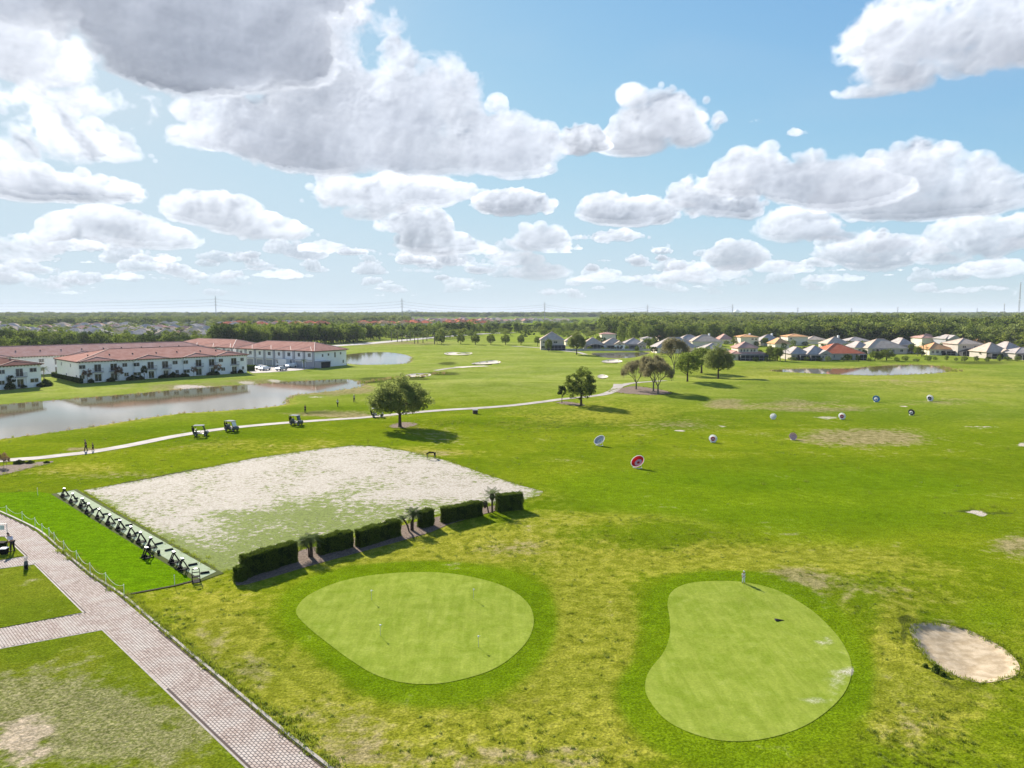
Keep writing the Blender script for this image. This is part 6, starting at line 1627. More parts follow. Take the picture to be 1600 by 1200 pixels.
# utility box
p = gp(742.5, 646.5); root = empty('utility_box', p, .2, 'small dark ball washer box beside the cart path right of the lone oak', 'box')
mb = MB(); mb.box(-.5, -.4, 0, -.02, .4, .82); mb.box(.02, -.4, 0, .5, .4, .82); mb.build('cabinet', M['bark'], root)
mb = MB(); mb.box(-.55, -.45, .82, .55, .45, .88); mb.build('lid', M['wallg'], root)
# ------------------------------------------------------------------ people
def skin_obj(name, verts, edges, radii, m, parent, root=0, sub=2):
    me = bpy.data.meshes.new(name); me.from_pydata(verts, edges, []); me.materials.append(m)
    o = link_mesh(name, me, parent); md = o.modifiers.new('skin', 'SKIN'); md.use_smooth_shade = True
    dat = me.skin_vertices[0].data
    for i, r in enumerate(radii): dat[i].radius = (r, r) if not isinstance(r, tuple) else r
    for i in range(len(verts)): dat[i].use_root = i == root
    s = o.modifiers.new('sub', 'SUBSURF'); s.levels = s.render_levels = sub
    return o
def person(px, py, rz, label, top='navy', legs='cloth_k', bend=0.0, arms='down', stride=.12, h=1.75, cap=None, short=False, p=None):
    p = p if p is not None else gp(px, py); root = empty('person', p, rz, label, 'person'); k = h / 1.75; root.scale = (k, k, k)
    cb, sb = math.cos(bend), math.sin(bend)
    def up(y, z):       # torso point rotated about the hip forwards (+x is forward)
        return (sb * (z - .92) + cb * 0 + 0, y, .92 + cb * (z - .92))
    hip = (0, 0, .92); ch = up(0, 1.22); nk = up(0, 1.44); hd = up(0, 1.55); ht = up(0, 1.70); hd = (hd[0] + .03, 0, hd[2]); ht = (ht[0] + .04, 0, ht[2])
    V = [hip, ch, up(0, 1.36), nk, hd, ht]; E = [(0, 1), (1, 2), (2, 3), (3, 4), (4, 5)]; Rr = [(.13, .15), (.13, .16), (.11, .14), .055, (.085, .10), .075]
    for s in (-1, 1):
        sh = up(s * .19, 1.38)
        if arms == 'down': el = (sh[0] - .02, s * .25, sh[2] - .28); ha = (el[0] + .08, s * .24, el[2] - .25)
        elif arms == 'putt': el = (sh[0] + .06, s * .14, sh[2] - .28); ha = (el[0] + .12, s * .03, el[2] - .24)
        else: el = (sh[0] + .10, s * .20, sh[2] - .18); ha = (el[0] + .2, s * .05, el[2] + .02)
        b = len(V); V += [sh, el, ha, (ha[0] + .05, ha[1], ha[2] - .08)]; E += [(2, b), (b, b + 1), (b + 1, b + 2), (b + 2, b + 3)]; Rr += [.055, .042, .030, .035]
        kn = (s * stride * .6 + .03, s * .11, .49); an = (s * stride, s * .12, .08)
        b = len(V); V += [(0, s * .10, .86), kn, an, (an[0] + .16, s * .13, .035)]; E += [(0, b), (b, b + 1), (b + 1, b + 2), (b + 2, b + 3)]; Rr += [.095, .065, .045, .038]
    body = skin_obj('body', V, E, Rr, M['skin'], root)
    # clothes follow the same chain, slightly larger
    V2 = [up(0, .95), ch, up(0, 1.36), up(0, 1.42)]; E2 = [(0, 1), (1, 2), (2, 3)]; R2 = [(.15, .17), (.15, .18), (.125, .155), .07]
    for i, s in enumerate((-1, 1)):
        b = len(V2); a = V[6 + i * 8]; e = V[7 + i * 8]; V2 += [a, tuple(a[j] * .2 + e[j] * .8 for j in range(3))]; E2 += [(2, b), (b, b + 1)]; R2 += [.068, .056]
    skin_obj('shirt', V2, E2, R2, M[top], root)
    V3 = [(0, 0, .93), ]; E3 = []; R3 = [(.145, .165)]
    for i, s in enumerate((-1, 1)):
        b = len(V3); hp, kn, an = V[10 + i * 8], V[11 + i * 8], V[12 + i * 8]
        V3 += [hp, kn] + ([] if short else [an]); E3 += [(0, b), (b, b + 1)] + ([] if short else [(b + 1, b + 2)]); R3 += [.108, .080] + ([] if short else [.058])
    skin_obj('shorts' if short else 'trousers', V3, E3, R3, M[legs], root)
    mb = MB(); mb.lathe([(.0, .11), (.06, .095), (.095, .04), (.10, 0), (.09, -.02)], 14, 0, Matrix.Translation((ht[0] - .01, 0, ht[2] - .03)) @ Matrix.Rotation(bend, 4, 'Y'))
    if cap: mb.box(ht[0] + .05, -.07, ht[2] - .04, ht[0] + .20, .07, ht[2] - .02)
    mb.build('cap' if cap else 'hair', M[cap or 'hair'], root)
    f = MB(); f.box(hd[0] + .078, -.042, hd[2] + .035, hd[0] + .10, -.018, hd[2] + .05); f.box(hd[0] + .078, .018, hd[2] + .035, hd[0] + .10, .042, hd[2] + .05); f.box(hd[0] + .075, -.03, hd[2] - .045, hd[0] + .098, .03, hd[2] - .035); f.build('face_features', M['hair'], root)
    for s in (-1, 1):
        mb = MB(); ax, az = s * stride, .0
        mb.poly_prism([(ax - .07, s * .12 - .045), (ax + .18, s * .13 - .045), (ax + .21, s * .13), (ax + .18, s * .13 + .045), (ax - .07, s * .12 + .045)], .0, .085); mb.build('shoe', M['cloth_k'], root)
    return root, V
g1, V = person(20, 862, 2.9, 'golfer in pale shirt and dark trousers bending over to putt at the lower left', 'shirt', 'cloth_k', .50, 'putt', .07, 1.85, 'hair')
club = empty('golf_putter', gp(20, 862), 2.9, 'thin putter held by the bending golfer', 'golf club')
mb = MB(); mb.tube([(.55, 0, .78), (.80, .02, .04)], .014, 6); mb.build('shaft', M['silver'], club)
mb = MB(); mb.box(.76, -.02, .0, .84, .12, .05); mb.build('club_head', M['black'], club)
person(134.5, 705, 3.6, 'dark dressed walker on the far side of the cart path, the taller of two', 'cloth_k', 'cloth_k', .05, 'down', .18, 1.85)
person(145.5, 705, 3.4, 'smaller dark dressed walker beside the taller one on the path', 'navy', 'cloth_k', .05, 'down', .15, 1.35)
person(477, 645, 1.8, 'dark dressed golfer standing above the third golf cart', 'cloth_k', 'navy', .1, 'putt', .10, 1.75)
person(527.5, 635.5, 1.0, 'golfer in white top and dark trousers, middle of the three on the fairway', 'cloth_w', 'cloth_k', .08, 'down', .10, 1.75)
person(553.5, 628, 2.2, 'golfer in grey on the fairway nearest the pond end, club raised', 'wallg', 'navy', .05, 'raise', .12, 1.8, 'cloth_w')
person(1161.5, 911, -1.2, 'person all in white standing at the far edge of the right green', 'cloth_w', 'cloth_w', .0, 'down', .06, 1.02, 'cloth_w')
person(584, 652, .6, 'golfer sitting forward by the cart under the lone oak', 'cloth_w', 'cloth_k', .2, 'down', .1, 1.6)
# golf bag, tub and display at the lower left
root = empty('golf_bag', gp(41, 890), .5, 'grey golf bag with clubs standing on the corner of the square lawn', 'golf bag')
mb = MB(); mb.tube([(0, 0, 0), (0, .05, .35), (0, .12, .72)], [.16, .17, .14], 12); mb.build('bag_body', M['darkcar'], root)
mb = MB(); mb.box(-.12, -.2, .12, .12, -.08, .42); mb.build('pocket', M['black'], root)
for s in (-1, 1): mb = MB(); mb.bar((s * .05, .1, .6), (s * .28, .45, 0), .025); mb.build('stand_leg', M['silver'], root)
for k in range(6): mb = MB(); a = k; mb.tube([(.06 * math.cos(a), .1 + .05 * math.sin(a), .68), (.12 * math.cos(a), .2 + .1 * math.sin(a), 1.0)], .012, 5); mb.box(.12 * math.cos(a) - .03, .2 + .1 * math.sin(a) - .02, .98, .12 * math.cos(a) + .05, .2 + .1 * math.sin(a) + .02, 1.04); mb.build('club', M['steel'], root)
root = empty('ice_tub', gp(7, 866), .1, 'black square tub with white lid near the bending golfer', 'tub')
mb = MB(); mb.add([(-.28, -.28, 0), (.28, -.28, 0), (.28, .28, 0), (-.28, .28, 0), (-.36, -.36, .6), (.36, -.36, .6), (.36, .36, .6), (-.36, .36, .6)], [(3, 2, 1, 0), (0, 1, 5, 4), (1, 2, 6, 5), (2, 3, 7, 6), (3, 0, 4, 7), (4, 5, 6, 7)]); mb.build('tub_body', M['black'], root)
mb = MB(); mb.box(-.42, -.40, .60, .34, .40, .66); mb.build('lid', M['cloth_w'], root); root.scale = (.8, .8, .9)
root = empty('display_board', gp(3, 846), .05, 'white framed board on posts at the left edge of the brick walk', 'board')
for x in (-1.1, .55): mb = MB(); mb.bar((x, 0, 0), (x, 0, 1.75), .04); mb.build('post', M['wallg'], root)
mb = MB(); mb.box(-1.05, -.02, 1.15, .3, .02, 1.6); mb.build('panel', M['cloth_w'], root)
mb = MB(); mb.box(-1.12, -.03, 1.70, .57, .03, 1.75); mb.build('frame_rail', M['frame'], root)
root = empty('planter_box', gp(2, 858), .05, 'dark green crate behind the black tub', 'crate')
mb = MB(); mb.box(-.6, -.3, 0, .4, .3, .62); mb.build('crate_body', M['leaf_d'], root); mb = MB(); mb.box(-.63, -.33, .62, .43, .33, .68); mb.build('crate_lid', M['black'], root)
# sapling cluster and low plants in the left mulch bed
place_tree(6, 729, 706, 12, K_rust, 'reddish bushy shrub on the mulch bed at the left edge', 'red_shrub')
place_tree(11, 731, 711, 9, K_rust, 'smaller reddish shrub right beside the other on the mulch bed', 'red_shrub')
for x, y, s, lb in ((30, 724.5, .8, 'round dark shrub on the mulch bed, biggest of the three'), (47, 724, .6, 'flat dark shrub on the mulch bed, middle of the three'), (73, 723.5, .45, 'smallest dark shrub at the tip of the mulch bed')): bush(x, y, s, lb, 1, hs=.7)
bush(1462, 1050, .38, 'green weed clump on the near lip of the large bunker', 2); bush(1446, 1042, .26, 'small weed tuft left of the clump on the bunker lip', 2, hs=.6); bush(1473, 1056, .32, 'weed clump right beside the biggest on the bunker lip', 2, hs=.6)
# a small rig at the sand edge
root = empty('sprinkler_stand', gp(674, 717), .3, 'small black rig on legs at the top edge of the sandy field', 'sprinkler')
mb = MB(); mb.tube([(-.75, 0, .75), (-.3, 0, 1.0), (.35, 0, .95), (.5, 0, .7)], [.10, .12, .11, .05], 8); mb.build('arm', M['black'], root)
mb = MB(); mb.tube([(.52, 0, .95), (.55, 0, .3)], [.16, .10], 8); mb.build('drum', M['black'], root)
for a in ((-.7, -.25), (-.6, .25), (.5, -.25), (.55, .3)): mb = MB(); mb.bar((a[0] * .9, 0, .75), (a[0], a[1], 0), .05); mb.build('leg', M['greybark'], root)

# ------------------------------------------------------------------ power line, masts
def pylon(px, ybase, ytop, label, arms=3, thick=1.0):
    p = Vector((*gp0(px, ybase), 0)); H = z_at(ytop, p.y); root = empty('power_pole', p, 0, label, 'power pole', 'tall power poles on the horizon')
    mb = MB(); mb.tube([(0, 0, 0), (0, 0, H)], [.95 * thick, .5 * thick], 8); mb.build('pole', M['steel'], root)
    for k in range(arms):
        z = H * (.90 - .12 * k); w = 3.2; mb = MB(); mb.bar((-w, 0, z - .3), (0, 0, z), .35); mb.bar((w, 0, z - .3), (0, 0, z), .35)
        for sx in (-1, 1): mb.bar((sx * w, 0, z - .3), (sx * w, 0, z - 1.6), .28)
        mb.build('crossarm', M['steel'], root)
    return p, H
PY = [(-290, 502, 462, 'power pole outside the left edge'), (338, 502, 462.5, 'tallest looking power pole, above the townhouses'), (628.5, 502.5, 466, 'power pole left of centre, with three arms'), (851, 501, 472, 'power pole just right of centre'), (1011.5, 500, 476, 'power pole over the left end of the wood'),
      (1144, 500, 475, 'power pole left of the pale far building'), (1246, 500, 480, 'power pole over the middle of the wood'), (1330, 499, 481, 'short power pole right of the middle of the wood'), (1402, 498.5, 479, 'power pole above the tan roofed houses'), (1469, 498, 481, 'small power pole over the wood'), (1526, 498, 481, 'last small power pole near the right edge'), (1640, 497, 480, 'power pole outside the right edge')]
pts = [pylon(*a) for a in PY]
for i in range(len(pts) - 1):
    (a, ha), (b, hb) = pts[i], pts[i + 1]; mb = MB()
    if i > 4: continue
    for k in range(3):
        for sx in (-3.2, 3.2):
            za, zb = ha * (.90 - .12 * k) - 1.9, hb * (.90 - .12 * k) - 1.9; A_ = a + Vector((sx, 0, za)); B_ = b + Vector((sx, 0, zb)); sg = 10
            mb.tube([A_.lerp(B_, t / 20) + Vector((0, 0, -sg * 4 * (t / 20) * (1 - t / 20))) for t in range(21)], .09, 4, cap=False)
    tag(mb.build('power_lines', M['steel']), ['sagging power lines left of the tallest looking pole', 'sagging power lines between the two poles left of centre', 'faint power lines over the centre', 'faint power lines right of centre', 'faint power lines over the left of the wood'][i], 'power line')
def mast(px, yb, yt, label, w=1.6):
    p = Vector((*gp0(px, yb), 0)); H = z_at(yt, p.y); root = empty('radio_mast', p, 0, label, 'radio mast')
    for k in range(3):
        a = k * 2.094; mb = MB(); mb.bar((w * math.cos(a), w * math.sin(a), 0), (w * .35 * math.cos(a), w * .35 * math.sin(a), H), .4); mb.build('leg', M['steel'], root)
    mb = MB(); n = 16
    for i in range(n):
        z0, z1 = H * i / n, H * (i + 1) / n; r0, r1 = w * (1 - .65 * i / n), w * (1 - .65 * (i + 1) / n)
        for k in range(3): a, b = k * 2.094, (k + 1) * 2.094; mb.bar((r0 * math.cos(a), r0 * math.sin(a), z0), (r1 * math.cos(b), r1 * math.sin(b), z1), .22)
    mb.build('bracing', M['steel'], root)
    for z in (.55, .97): mb = MB(); mb.lathe([(0, -1.2), (1.3, -1.2), (1.3, 1.2), (0, 1.2)], 10, 0, Matrix.Translation((0, 0, H * z))); mb.build('antenna_drum', M['white'], root)
mast(1591, 501, 441, 'tall lattice radio mast at the right edge', 2.2); mast(1568, 499, 474, 'small mast left of the tall radio mast', 1.2)

# ------------------------------------------------------------------ middle-distance trees (each one a thing)
rngT = random.Random(77)
KB = [kind_oak(31, 70, 42, .24, M['leaf'], .30, 5, H=9, W=10, th=1.0, rz=4.0, sub=0, low=-.95, flat=1.0), kind_oak(32, 70, 42, .24, M['leaf_b'], .30, 5, H=9, W=9, th=1.0, rz=4.0, sub=0, low=-.95, flat=1.0), kind_oak(33, 60, 42, .26, M['leaf_d'], .32, 5, H=9, W=11, th=1.0, rz=4.0, sub=0, low=-.95, flat=1.0)]
LMK = [(-200,'left frame edge'),(20,'brown roofed block'),(75,'gap between left blocks'),(150,'long red roof left end'),(235,'long red roof middle'),(310,'long red roof right part'),(345,'tallest power pole'),(385,'rear red roof'),(420,'garage roof left slope'),(455,'garage roof ridge'),
       (500,'garage roof right slope'),(545,'end wall corner'),(575,'round pond'),(610,'left roadside palms'),(640,'middle roadside palms'),(680,'tallest roadside palm'),(715,'second round tree'),(745,'third round tree'),(770,'fourth round tree'),(792,'fifth round tree'),(815,'last round tree'),(851,'tall lanai house'),
       (900,'olive tree'),(930,'black pool screen'),(960,'white gabled twins'),(1010,'fence end'),(1045,'olive brown tree'),(1080,'pale grey roofs'),(1120,'rightmost green tree'),(1170,'red topped house'),(1210,'grey white chimney house'),(1245,'bright orange roof'),(1280,'grey duplex'),(1310,'bright red roof'),(1345,'red roof right end'),
       (1380,'highest white house'),(1415,'dark sided house'),(1455,'pale pink roof'),(1490,'grey gabled house'),(1515,'domed pool screen'),(1550,'salmon roof'),(1580,'dark grey roof'),(1640,'right frame edge')]
SEEN = {}
def unique(base):
    SEEN[base] = SEEN.get(base, 0) + 1; k = SEEN[base]
    return base if k == 1 else base.replace('above', ['right of its twin above', 'third above', 'fourth above', 'fifth above', 'sixth above', 'seventh above', 'eighth above', 'ninth above', 'tenth above'][min(k - 2, 8)])
def near_mark(x): return min(LMK, key=lambda q: abs(q[0] - x))[1]
def belt(x0, x1, n, ybf, topf, wr, lab, group, kinds=(0, 1, 2)):
    for i in range(n):
        x = x0 + (x1 - x0) * (i + rngT.uniform(.1, .9)) / n; yb = ybf(x) + rngT.uniform(-1.5, 1.5); w = rngT.uniform(*wr)
        kd = rngT.choice(kinds); place_tree(x, yb, topf(x) + rngT.uniform(-3, 3), w, KB[kd], unique('%s %s tree, %s, above %s' % ('slim' if w < wr[0] * .6 + wr[1] * .4 else 'broad', ('mid green', 'bright green', 'dark green')[kd], lab, near_mark(x))), 'belt_tree', group)
lerp = lambda x, a, b, c, d: c + (d - c) * max(0, min(1, (x - a) / (b - a)))
G1 = 'dense trees of the belt behind the townhouses'
belt(-120, 110, 20, lambda x: lerp(x, 0, 110, 541, 540), lambda x: lerp(x, 0, 110, 512, 516), (22, 40), 'left back belt', G1)
belt(-60, 120, 12, lambda x: 549, lambda x: 527, (20, 32), 'left front belt', G1)
belt(105, 330, 20, lambda x: lerp(x, 110, 330, 541, 545), lambda x: lerp(x, 110, 330, 518, 524), (18, 34), 'loose belt', 'trees between the back roofs and the suburb')
belt(330, 560, 44, lambda x: lerp(x, 330, 560, 541, 534), lambda x: lerp(x, 330, 560, 506, 508), (22, 38), 'tall belt', G1)
belt(340, 560, 18, lambda x: lerp(x, 330, 560, 534, 528), lambda x: lerp(x, 330, 560, 503, 506), (22, 38), 'rear belt', G1)
belt(555, 740, 30, lambda x: lerp(x, 555, 740, 531, 522), lambda x: lerp(x, 555, 740, 509, 504), (14, 24), 'far road row', 'dark trees along the far road')
belt(735, 960, 34, lambda x: lerp(x, 735, 960, 520, 518), lambda x: lerp(x, 735, 960, 505, 503), (10, 18), 'farthest row', 'trees beyond the far fairway')
belt(960, 1640, 78, lambda x: lerp(x, 960, 1640, 530, 537) + 3, lambda x: lerp(x, 960, 1100, 505, 507), (14, 26), 'wood edge', 'trees on the near edge of the wood')

def garden(x0, x1, n, yb, hh, wr):
    for i in range(n):
        x = x0 + (x1 - x0) * (i + rngT.uniform(.1, .9)) / n; y = yb + rngT.uniform(-1.2, 1.2); kd = rngT.choice((0, 1, 2)); w = rngT.uniform(*wr)
        place_tree(x, y, y - rngT.uniform(*hh), w, (KB + [K_small])[kd], unique('%s %s garden tree, above %s' % ('small' if w < sum(wr) / 2 else 'wide', ('mid green', 'bright green', 'dark green')[kd], near_mark(x))), 'garden_tree', 'small garden trees among the right hand houses')
place_tree(857, 549, 528, 13, K_round, 'dark tree before the tall lanai house', 'garden_tree'); garden(1175, 1600, 26, 564, (5, 11), (7, 14)); garden(1195, 1600, 34, 549, (7, 14), (8, 15)); garden(900, 1030, 12, 547.2, (3.5, 8), (6, 11)); garden(880, 1140, 26, 538, (6, 12), (7, 13)); garden(1140, 1600, 24, 541, (6, 11), (8, 14))
# ------------------------------------------------------------------ far woods (stuff, geometry nodes) and suburbs
def scatter(name, P, S, srcs, label, rzs=None, mat_=None):
    n = len(P); me = bpy.data.meshes.new(name); me.vertices.add(n); me.vertices.foreach_set('co', np.asarray(P, np.float32).ravel())
    rg = np.random.default_rng(n)
    a = me.attributes.new('sc', 'FLOAT_VECTOR', 'POINT'); a.data.foreach_set('vector', np.asarray(S, np.float32).ravel())
    a = me.attributes.new('rz', 'FLOAT_VECTOR', 'POINT'); rr = np.zeros((n, 3), np.float32); rr[:, 2] = rg.uniform(0, 6.28, n); a.data.foreach_set('vector', rr.ravel())
    a = me.attributes.new('pick', 'INT', 'POINT'); a.data.foreach_set('value', rg.integers(0, len(srcs), n).astype(np.int32))
    o = link_mesh(name, me); tag(o, label, kind='stuff')
    ng = bpy.data.node_groups.new(name, 'GeometryNodeTree'); ng.interface.new_socket('Geometry', in_out='INPUT', socket_type='NodeSocketGeometry'); ng.interface.new_socket('Geometry', in_out='OUTPUT', socket_type='NodeSocketGeometry')
    N = ng.nodes; L = ng.links.new; gi = N.new('NodeGroupInput'); go = N.new('NodeGroupOutput'); ip = N.new('GeometryNodeInstanceOnPoints'); gti = N.new('GeometryNodeGeometryToInstance')
    m2p = N.new('GeometryNodeMeshToPoints'); L(gi.outputs[0], m2p.inputs[0]); L(m2p.outputs[0], ip.inputs['Points'])
    for me_ in reversed(srcs):
        so = bpy.data.objects.new(name + '_source', me_); oi = N.new('GeometryNodeObjectInfo'); oi.inputs['Object'].default_value = so; oi.inputs['As Instance'].default_value = True
        L(oi.outputs['Geometry'], gti.inputs[0])
    j = N.new('GeometryNodeJoinGeometry'); N.remove(gti)
    for node in [x for x in N if x.bl_idname == 'GeometryNodeObjectInfo']: L(node.outputs['Geometry'], j.inputs[0])
    L(j.outputs[0], ip.inputs['Instance']); ip.inputs['Pick Instance'].default_value = True
    def at(nm, ty): q = N.new('GeometryNodeInputNamedAttribute'); q.data_type = ty; q.inputs[0].default_value = nm; return q.outputs[0]
    L(at('pick', 'INT'), ip.inputs['Instance Index']); L(at('sc', 'FLOAT_VECTOR'), ip.inputs['Scale']); L(at('rz', 'FLOAT_VECTOR'), ip.inputs['Rotation'])
    L(ip.outputs[0], go.inputs[0]); md = o.modifiers.new('scatter', 'NODES'); md.node_group = ng
    return o
FC = [crown_mesh('wood_crown', 90 + i, 4.6, (4.2, 5.0, 3.6)[i % 3], 5.2, 30, 34, .36, .30, M[m], low=-.8)[0] for i, m in enumerate(('leaf', 'leaf_y', 'leaf_d', 'leaf_p', 'leaf', 'leaf_b', 'leaf_y', 'leaf_d'))]
def wood(label, n, azr, rr, hr, seed, power=1.0, srcs=None):
    g = np.random.default_rng(seed); az = np.radians(g.uniform(azr[0], azr[1], n)); u = g.uniform(0, 1, n) ** power
    if callable(rr): r0, r1 = rr(np.degrees(az))
    else: r0, r1 = rr
    r = np.exp(np.log(r0) + u * (np.log(r1) - np.log(r0))) if power == 1.0 else r0 + (r1 - r0) * u
    P = np.stack([np.sin(az) * r, np.cos(az) * r, np.zeros(n) - .3], -1); patch = .5 + .25 * np.sin(P[:, 0] / 47 + 2 * np.sin(P[:, 1] / 83)) + .25 * np.sin(P[:, 1] / 61 + 2.2 * np.sin(P[:, 0] / 71)); k = (hr[0] + (hr[1] - hr[0]) * np.clip(.65 * patch + .35 * g.random(n) ** 1.5 + .12 * (g.random(n) > .96), 0, 1.2)) / 9.6
    wide = k * (.92 + np.clip(r / 2500, 0, 2.0) * .9)
    scatter('woodland', P, np.stack([wide, wide, k], -1), srcs or FC, label)
wood('dense green wood stretching behind the right hand houses to the horizon', 5200, (7.2, 47), lambda a: (np.interp(a, [7, 12, 20, 36, 47], [690, 640, 570, 500, 480]), np.full(a.shape, 2600.)), (8, 20), 1, 1.3)
wood('dark band of distant woods along the horizon', 4200, (-50, 50), (2600, 5200), (13, 22.5), 2, 1.4)
wood('hazy woods at the far left behind the suburb', 1500, (-50, -8), (1300, 2300), (9, 15), 3, 1.2)
wood('garden trees scattered between the suburb roofs', 700, (-44, 8), (600, 1500), (5, 9), 4, 1.0)
wood('woods all round beyond the view', 2500, (52, 308), (500, 3000), (9, 16), 5, 1.3)

# suburb roofs, each house a thing with walls and roof
def suburb():
    rg = random.Random(8); protos = {}
    for key, rm_ in (('grey', 'roofg'), ('tan', 'rooft'), ('pink', 'roofp'), ('red', 'roofr'), ('orange', 'roofo')):
        w, d, z = 15, 12, 3.0; mb = MB(); mb.box(-w / 2, -d / 2, -.3, w / 2, d / 2, z); wm = mb.mesh('wall', M['wallc'])
        mb = MB(); hip_roof(mb, -w / 2, -d / 2, w / 2, d / 2, z + .15, 3.2, .6); prism_gable(mb, -w / 2 + 1, -w / 2 + 6, -d / 2 - 1.5, 0, z + .1, 2.2); rm = mb.mesh('roof', M[rm_]); protos[key] = (wm, rm)
    used = []
    def put(px, yb, key, label, group, s):
        p = gp0(px, yb)
        if any(abs(p[0] - q[0]) < 13 and abs(p[1] - q[1]) < 13 for q in used): return
        used.append(p); t = empty('suburb_house', (p[0], p[1], 0), rg.uniform(-.5, .5), unique('%s %s above %s' % (('front row', 'second row', 'back row')[0 if yb > 520 else (1 if yb > 509 else 2)], label, near_mark(px))), 'house', group); t.scale = (s, s, s); link_mesh('wall', protos[key][0], t); link_mesh('roof', protos[key][1], t)
    for i in range(170):
        x = rg.uniform(-60, 470); y = rg.uniform(500.5, 529 if x < 350 else 512); key = rg.choice(('grey', 'grey', 'tan', 'pink')); put(x, y, key, key + ' roofed suburb house', 'houses of the left suburb', rg.uniform(.95, 1.3))
    for x0, x1, y0, y1, n, key, lb in ((340, 385, 509, 515, 9, 'red', 'red roofed house'), (395, 520, 505, 511, 14, 'red', 'far red roofed house'), (480, 830, 500, 505, 60, 'pink', 'pale pink roofed house'), (555, 760, 503, 509, 30, 'red', 'bright red roofed house'),
                                       (560, 900, 500.5, 504, 40, 'tan', 'pale tan roofed house'), (470, 640, 505, 510, 16, 'orange', 'orange roofed house')):
        for i in range(n): put(rg.uniform(x0, x1), rg.uniform(y0, y1), key, lb, key + ' roofed houses of the far suburb', rg.uniform(1.0, 1.35))
suburb()
for px, yt, w, lb in ((640, 485.3, 16, 'hazy pale tower block on the horizon, left of centre'), (651, 486.2, 14, 'lower hazy block beside the pale tower block on the horizon'), (1151, 484.8, 9, 'hazy stepped building on the horizon above the wood')):
    D = 7000; X = (px - 800) / FPX * D; H = z_at(yt, D); root = empty('far_building', (X, D, 0), 0, lb, 'building'); wd = w / FPX * D
    mb = MB(); mb.box(-wd / 2, 0, 0, wd / 2, 40, H * .8); mb.box(-wd * .3, 2, H * .8, wd * .25, 38, H); mb.build('wall', M['wall'], root)
    mb = MB(); mb.box(-wd * .1, 8, H, wd * .1, 20, H + 6); mb.build('roof_plant', M['wallg'], root)

# ------------------------------------------------------------------ reeds and tufts
def blade_clump(name, seed, n, h, spread, m, w=.02):
    g = np.random.default_rng(seed); b = g.normal(0, spread, (n, 2)); lean = g.normal(0, .35, (n, 2)) * h; hh = h * g.uniform(.6, 1.15, n); a = g.uniform(0, 6.28, n); s = np.stack([np.cos(a), np.sin(a)], -1) * w
    V = np.zeros((n, 4, 3)); V[:, 0, :2] = b - s; V[:, 1, :2] = b + s; V[:, 2, :2] = b + lean + s * .3; V[:, 3, :2] = b + lean - s * .3; V[:, 2, 2] = V[:, 3, 2] = hh
    me = mesh_np(name, V.reshape(-1, 3), np.arange(4 * n).reshape(-1, 4), M[m]); face_attr(me, 'tone', g.uniform(0, 1, n)); return me
TC = [blade_clump('tuft', 1, 26, .13, .09, 'blade', .014), blade_clump('tuft', 2, 30, .17, .12, 'blade', .015), blade_clump('tuft', 3, 18, .10, .07, 'leaf_b', .02)]
g_ = np.random.default_rng(4); n = 60000
az = np.radians(g_.uniform(-37, 37, n)); r = 30 + 130 * g_.uniform(0, 1, n) ** 1.6; X = np.sin(az) * r; Y = np.cos(az) * r
ch = masks(X, Y); dens = np.clip(.06 + ch['rough'] * .6 + ch['yellow'] * .12 - ch['lush'] * .3, .01, 1)
nz_ = np.sin(X * .35 + 1.3 * np.sin(Y * .22)) * np.sin(Y * .41 + 1.1 * np.sin(X * .27)); keep = g_.random(n) < dens * (.55 + .6 * nz_)
for P in (GREEN_A, GREEN_B, COLLAR_A, COLLAR_B, SANDF, TURFB, TEE, PAVE, LAWN1, LAWN2, LAWN3, BUNK['big'], strip(PATHC, 3.2), *MULCH): keep &= sdf(P, X, Y, 2.) > .12
for P in POND: keep &= sdf(P, X, Y, 2.) > .3
X, Y = X[keep], Y[keep]; sc = g_.uniform(.5, 1.25, len(X)) * (1 + .5 * (np.hypot(X, Y) > 90))
scatter('rough_grass', np.stack([X, Y, hgt(X, Y) - .01], -1), np.stack([sc, sc, sc], -1), TC, 'tufts of longer grass dotted over the rough')
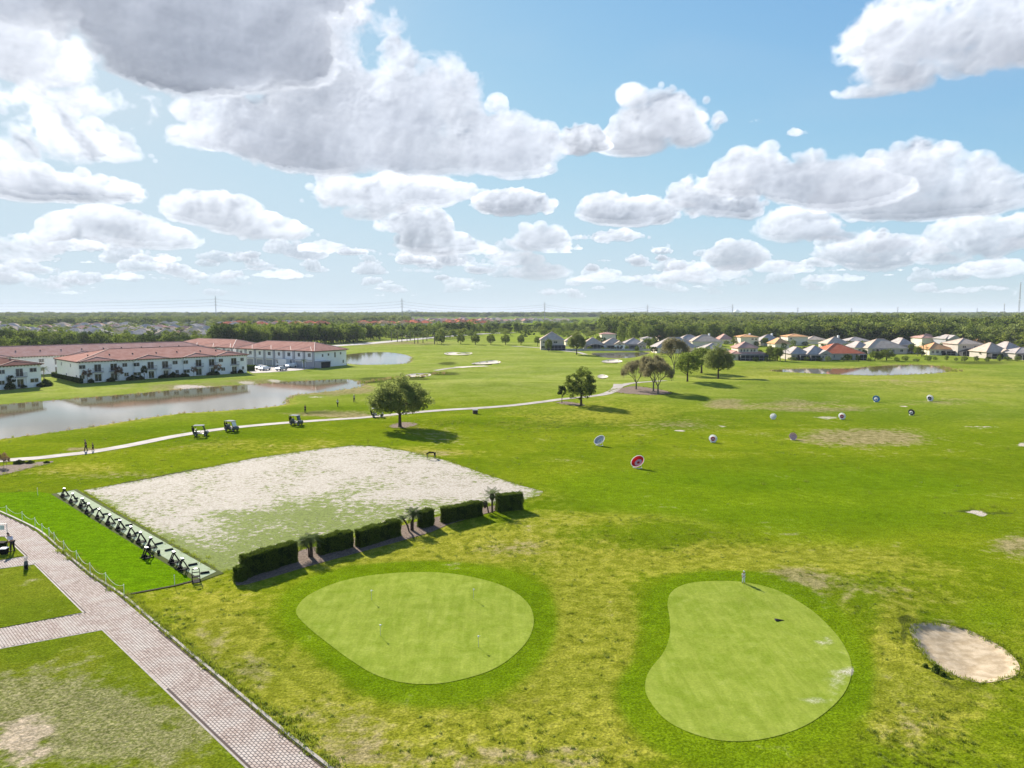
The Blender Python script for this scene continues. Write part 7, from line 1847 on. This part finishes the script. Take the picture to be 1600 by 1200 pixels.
# tufts overhanging edges: walk kerb, sand field, bunker lip
def along(P, closed, step, off, jit, rg):
    P = np.asarray(P); Q = np.vstack([P, P[:1]]) if closed else P; out = []
    for a, b in zip(Q[:-1], Q[1:]):
        L = np.hypot(*(b - a)); n = max(1, int(L / step)); nn = np.array([-(b - a)[1], (b - a)[0]]) / max(L, 1e-6)
        for k in range(n): out.append(a + (b - a) * (k + rg.random()) / n + nn * (off + rg.normal(0, jit)))
    return np.array(out)
rg_ = np.random.default_rng(6)
E1 = along(poly([(66,836),(100,866),(140,899),(190,932),(240,975),(290,1018),(340,1060),(400,1110),(460,1160),(515,1203)]), False, .12, .42, .22, rg_)
E2 = along(BUNK['big'], True, .10, 0, .16, rg_); E3 = along(SANDF, True, .35, 0, .25, rg_)
E7 = [along(P, True, .3, 0, .35, rg_) for P in MULCH[:4]]; E = np.vstack([E1, E2, E3] + E7); s = rg_.uniform(.7, 1.8, len(E)); s[len(E1):len(E1) + len(E2)] *= .8
scatter('edge_grass', np.stack([E[:, 0], E[:, 1], hgt(E[:, 0], E[:, 1])], -1), np.stack([s, s, s * .8], -1), TC, 'grass growing over the edges of the walk, bunker and sandy field')
RC = [blade_clump('reed', 5, 30, .9, .25, 'reed', .03), blade_clump('reed', 6, 30, .7, .3, 'blade', .03)]
E4 = []
for i, P in enumerate(POND[:3]):
    q = along(P, True, .8, 0, .5, rg_); E4.append(q[np.hypot(q[:, 0], q[:, 1]) < 360])
E5 = along(poly([(1455, 571.5), (1472, 573), (1482, 577), (1482, 580)]), False, .25, 0, 1.5, rg_); E6 = along(poly([(545, 599), (585, 594.5), (630, 589.5), (680, 584), (700, 582)]), False, .5, 0, .8, rg_)
E = np.vstack(E4 + [E5, E6]); s = rg_.uniform(.2, .6, len(E)); s[-len(E5) - len(E6):] *= 2.0
scatter('pond_reeds', np.stack([E[:, 0], E[:, 1], hgt(E[:, 0], E[:, 1])], -1), np.stack([s, s, s], -1), RC, 'reeds and long grass fringing the ponds and the ditch')

# ------------------------------------------------------------------ haze
hm = bpy.data.materials.new('air'); hm.use_nodes = True; hn = hm.node_tree.nodes; hn.clear(); ho = hn.new('ShaderNodeOutputMaterial'); hv = hn.new('ShaderNodeVolumePrincipled')
hv.inputs['Color'].default_value = (.82, .90, 1, 1); hv.inputs['Density'].default_value = HAZE_DENSITY; hv.inputs['Anisotropy'].default_value = 0.0; hm.node_tree.links.new(hv.outputs[0], ho.inputs['Volume'])
mb = MB(); mb.box(-45000, -45000, -3, 45000, 45000, 130); hz_ = mb.build('haze', hm); tag(hz_, kind='stuff')
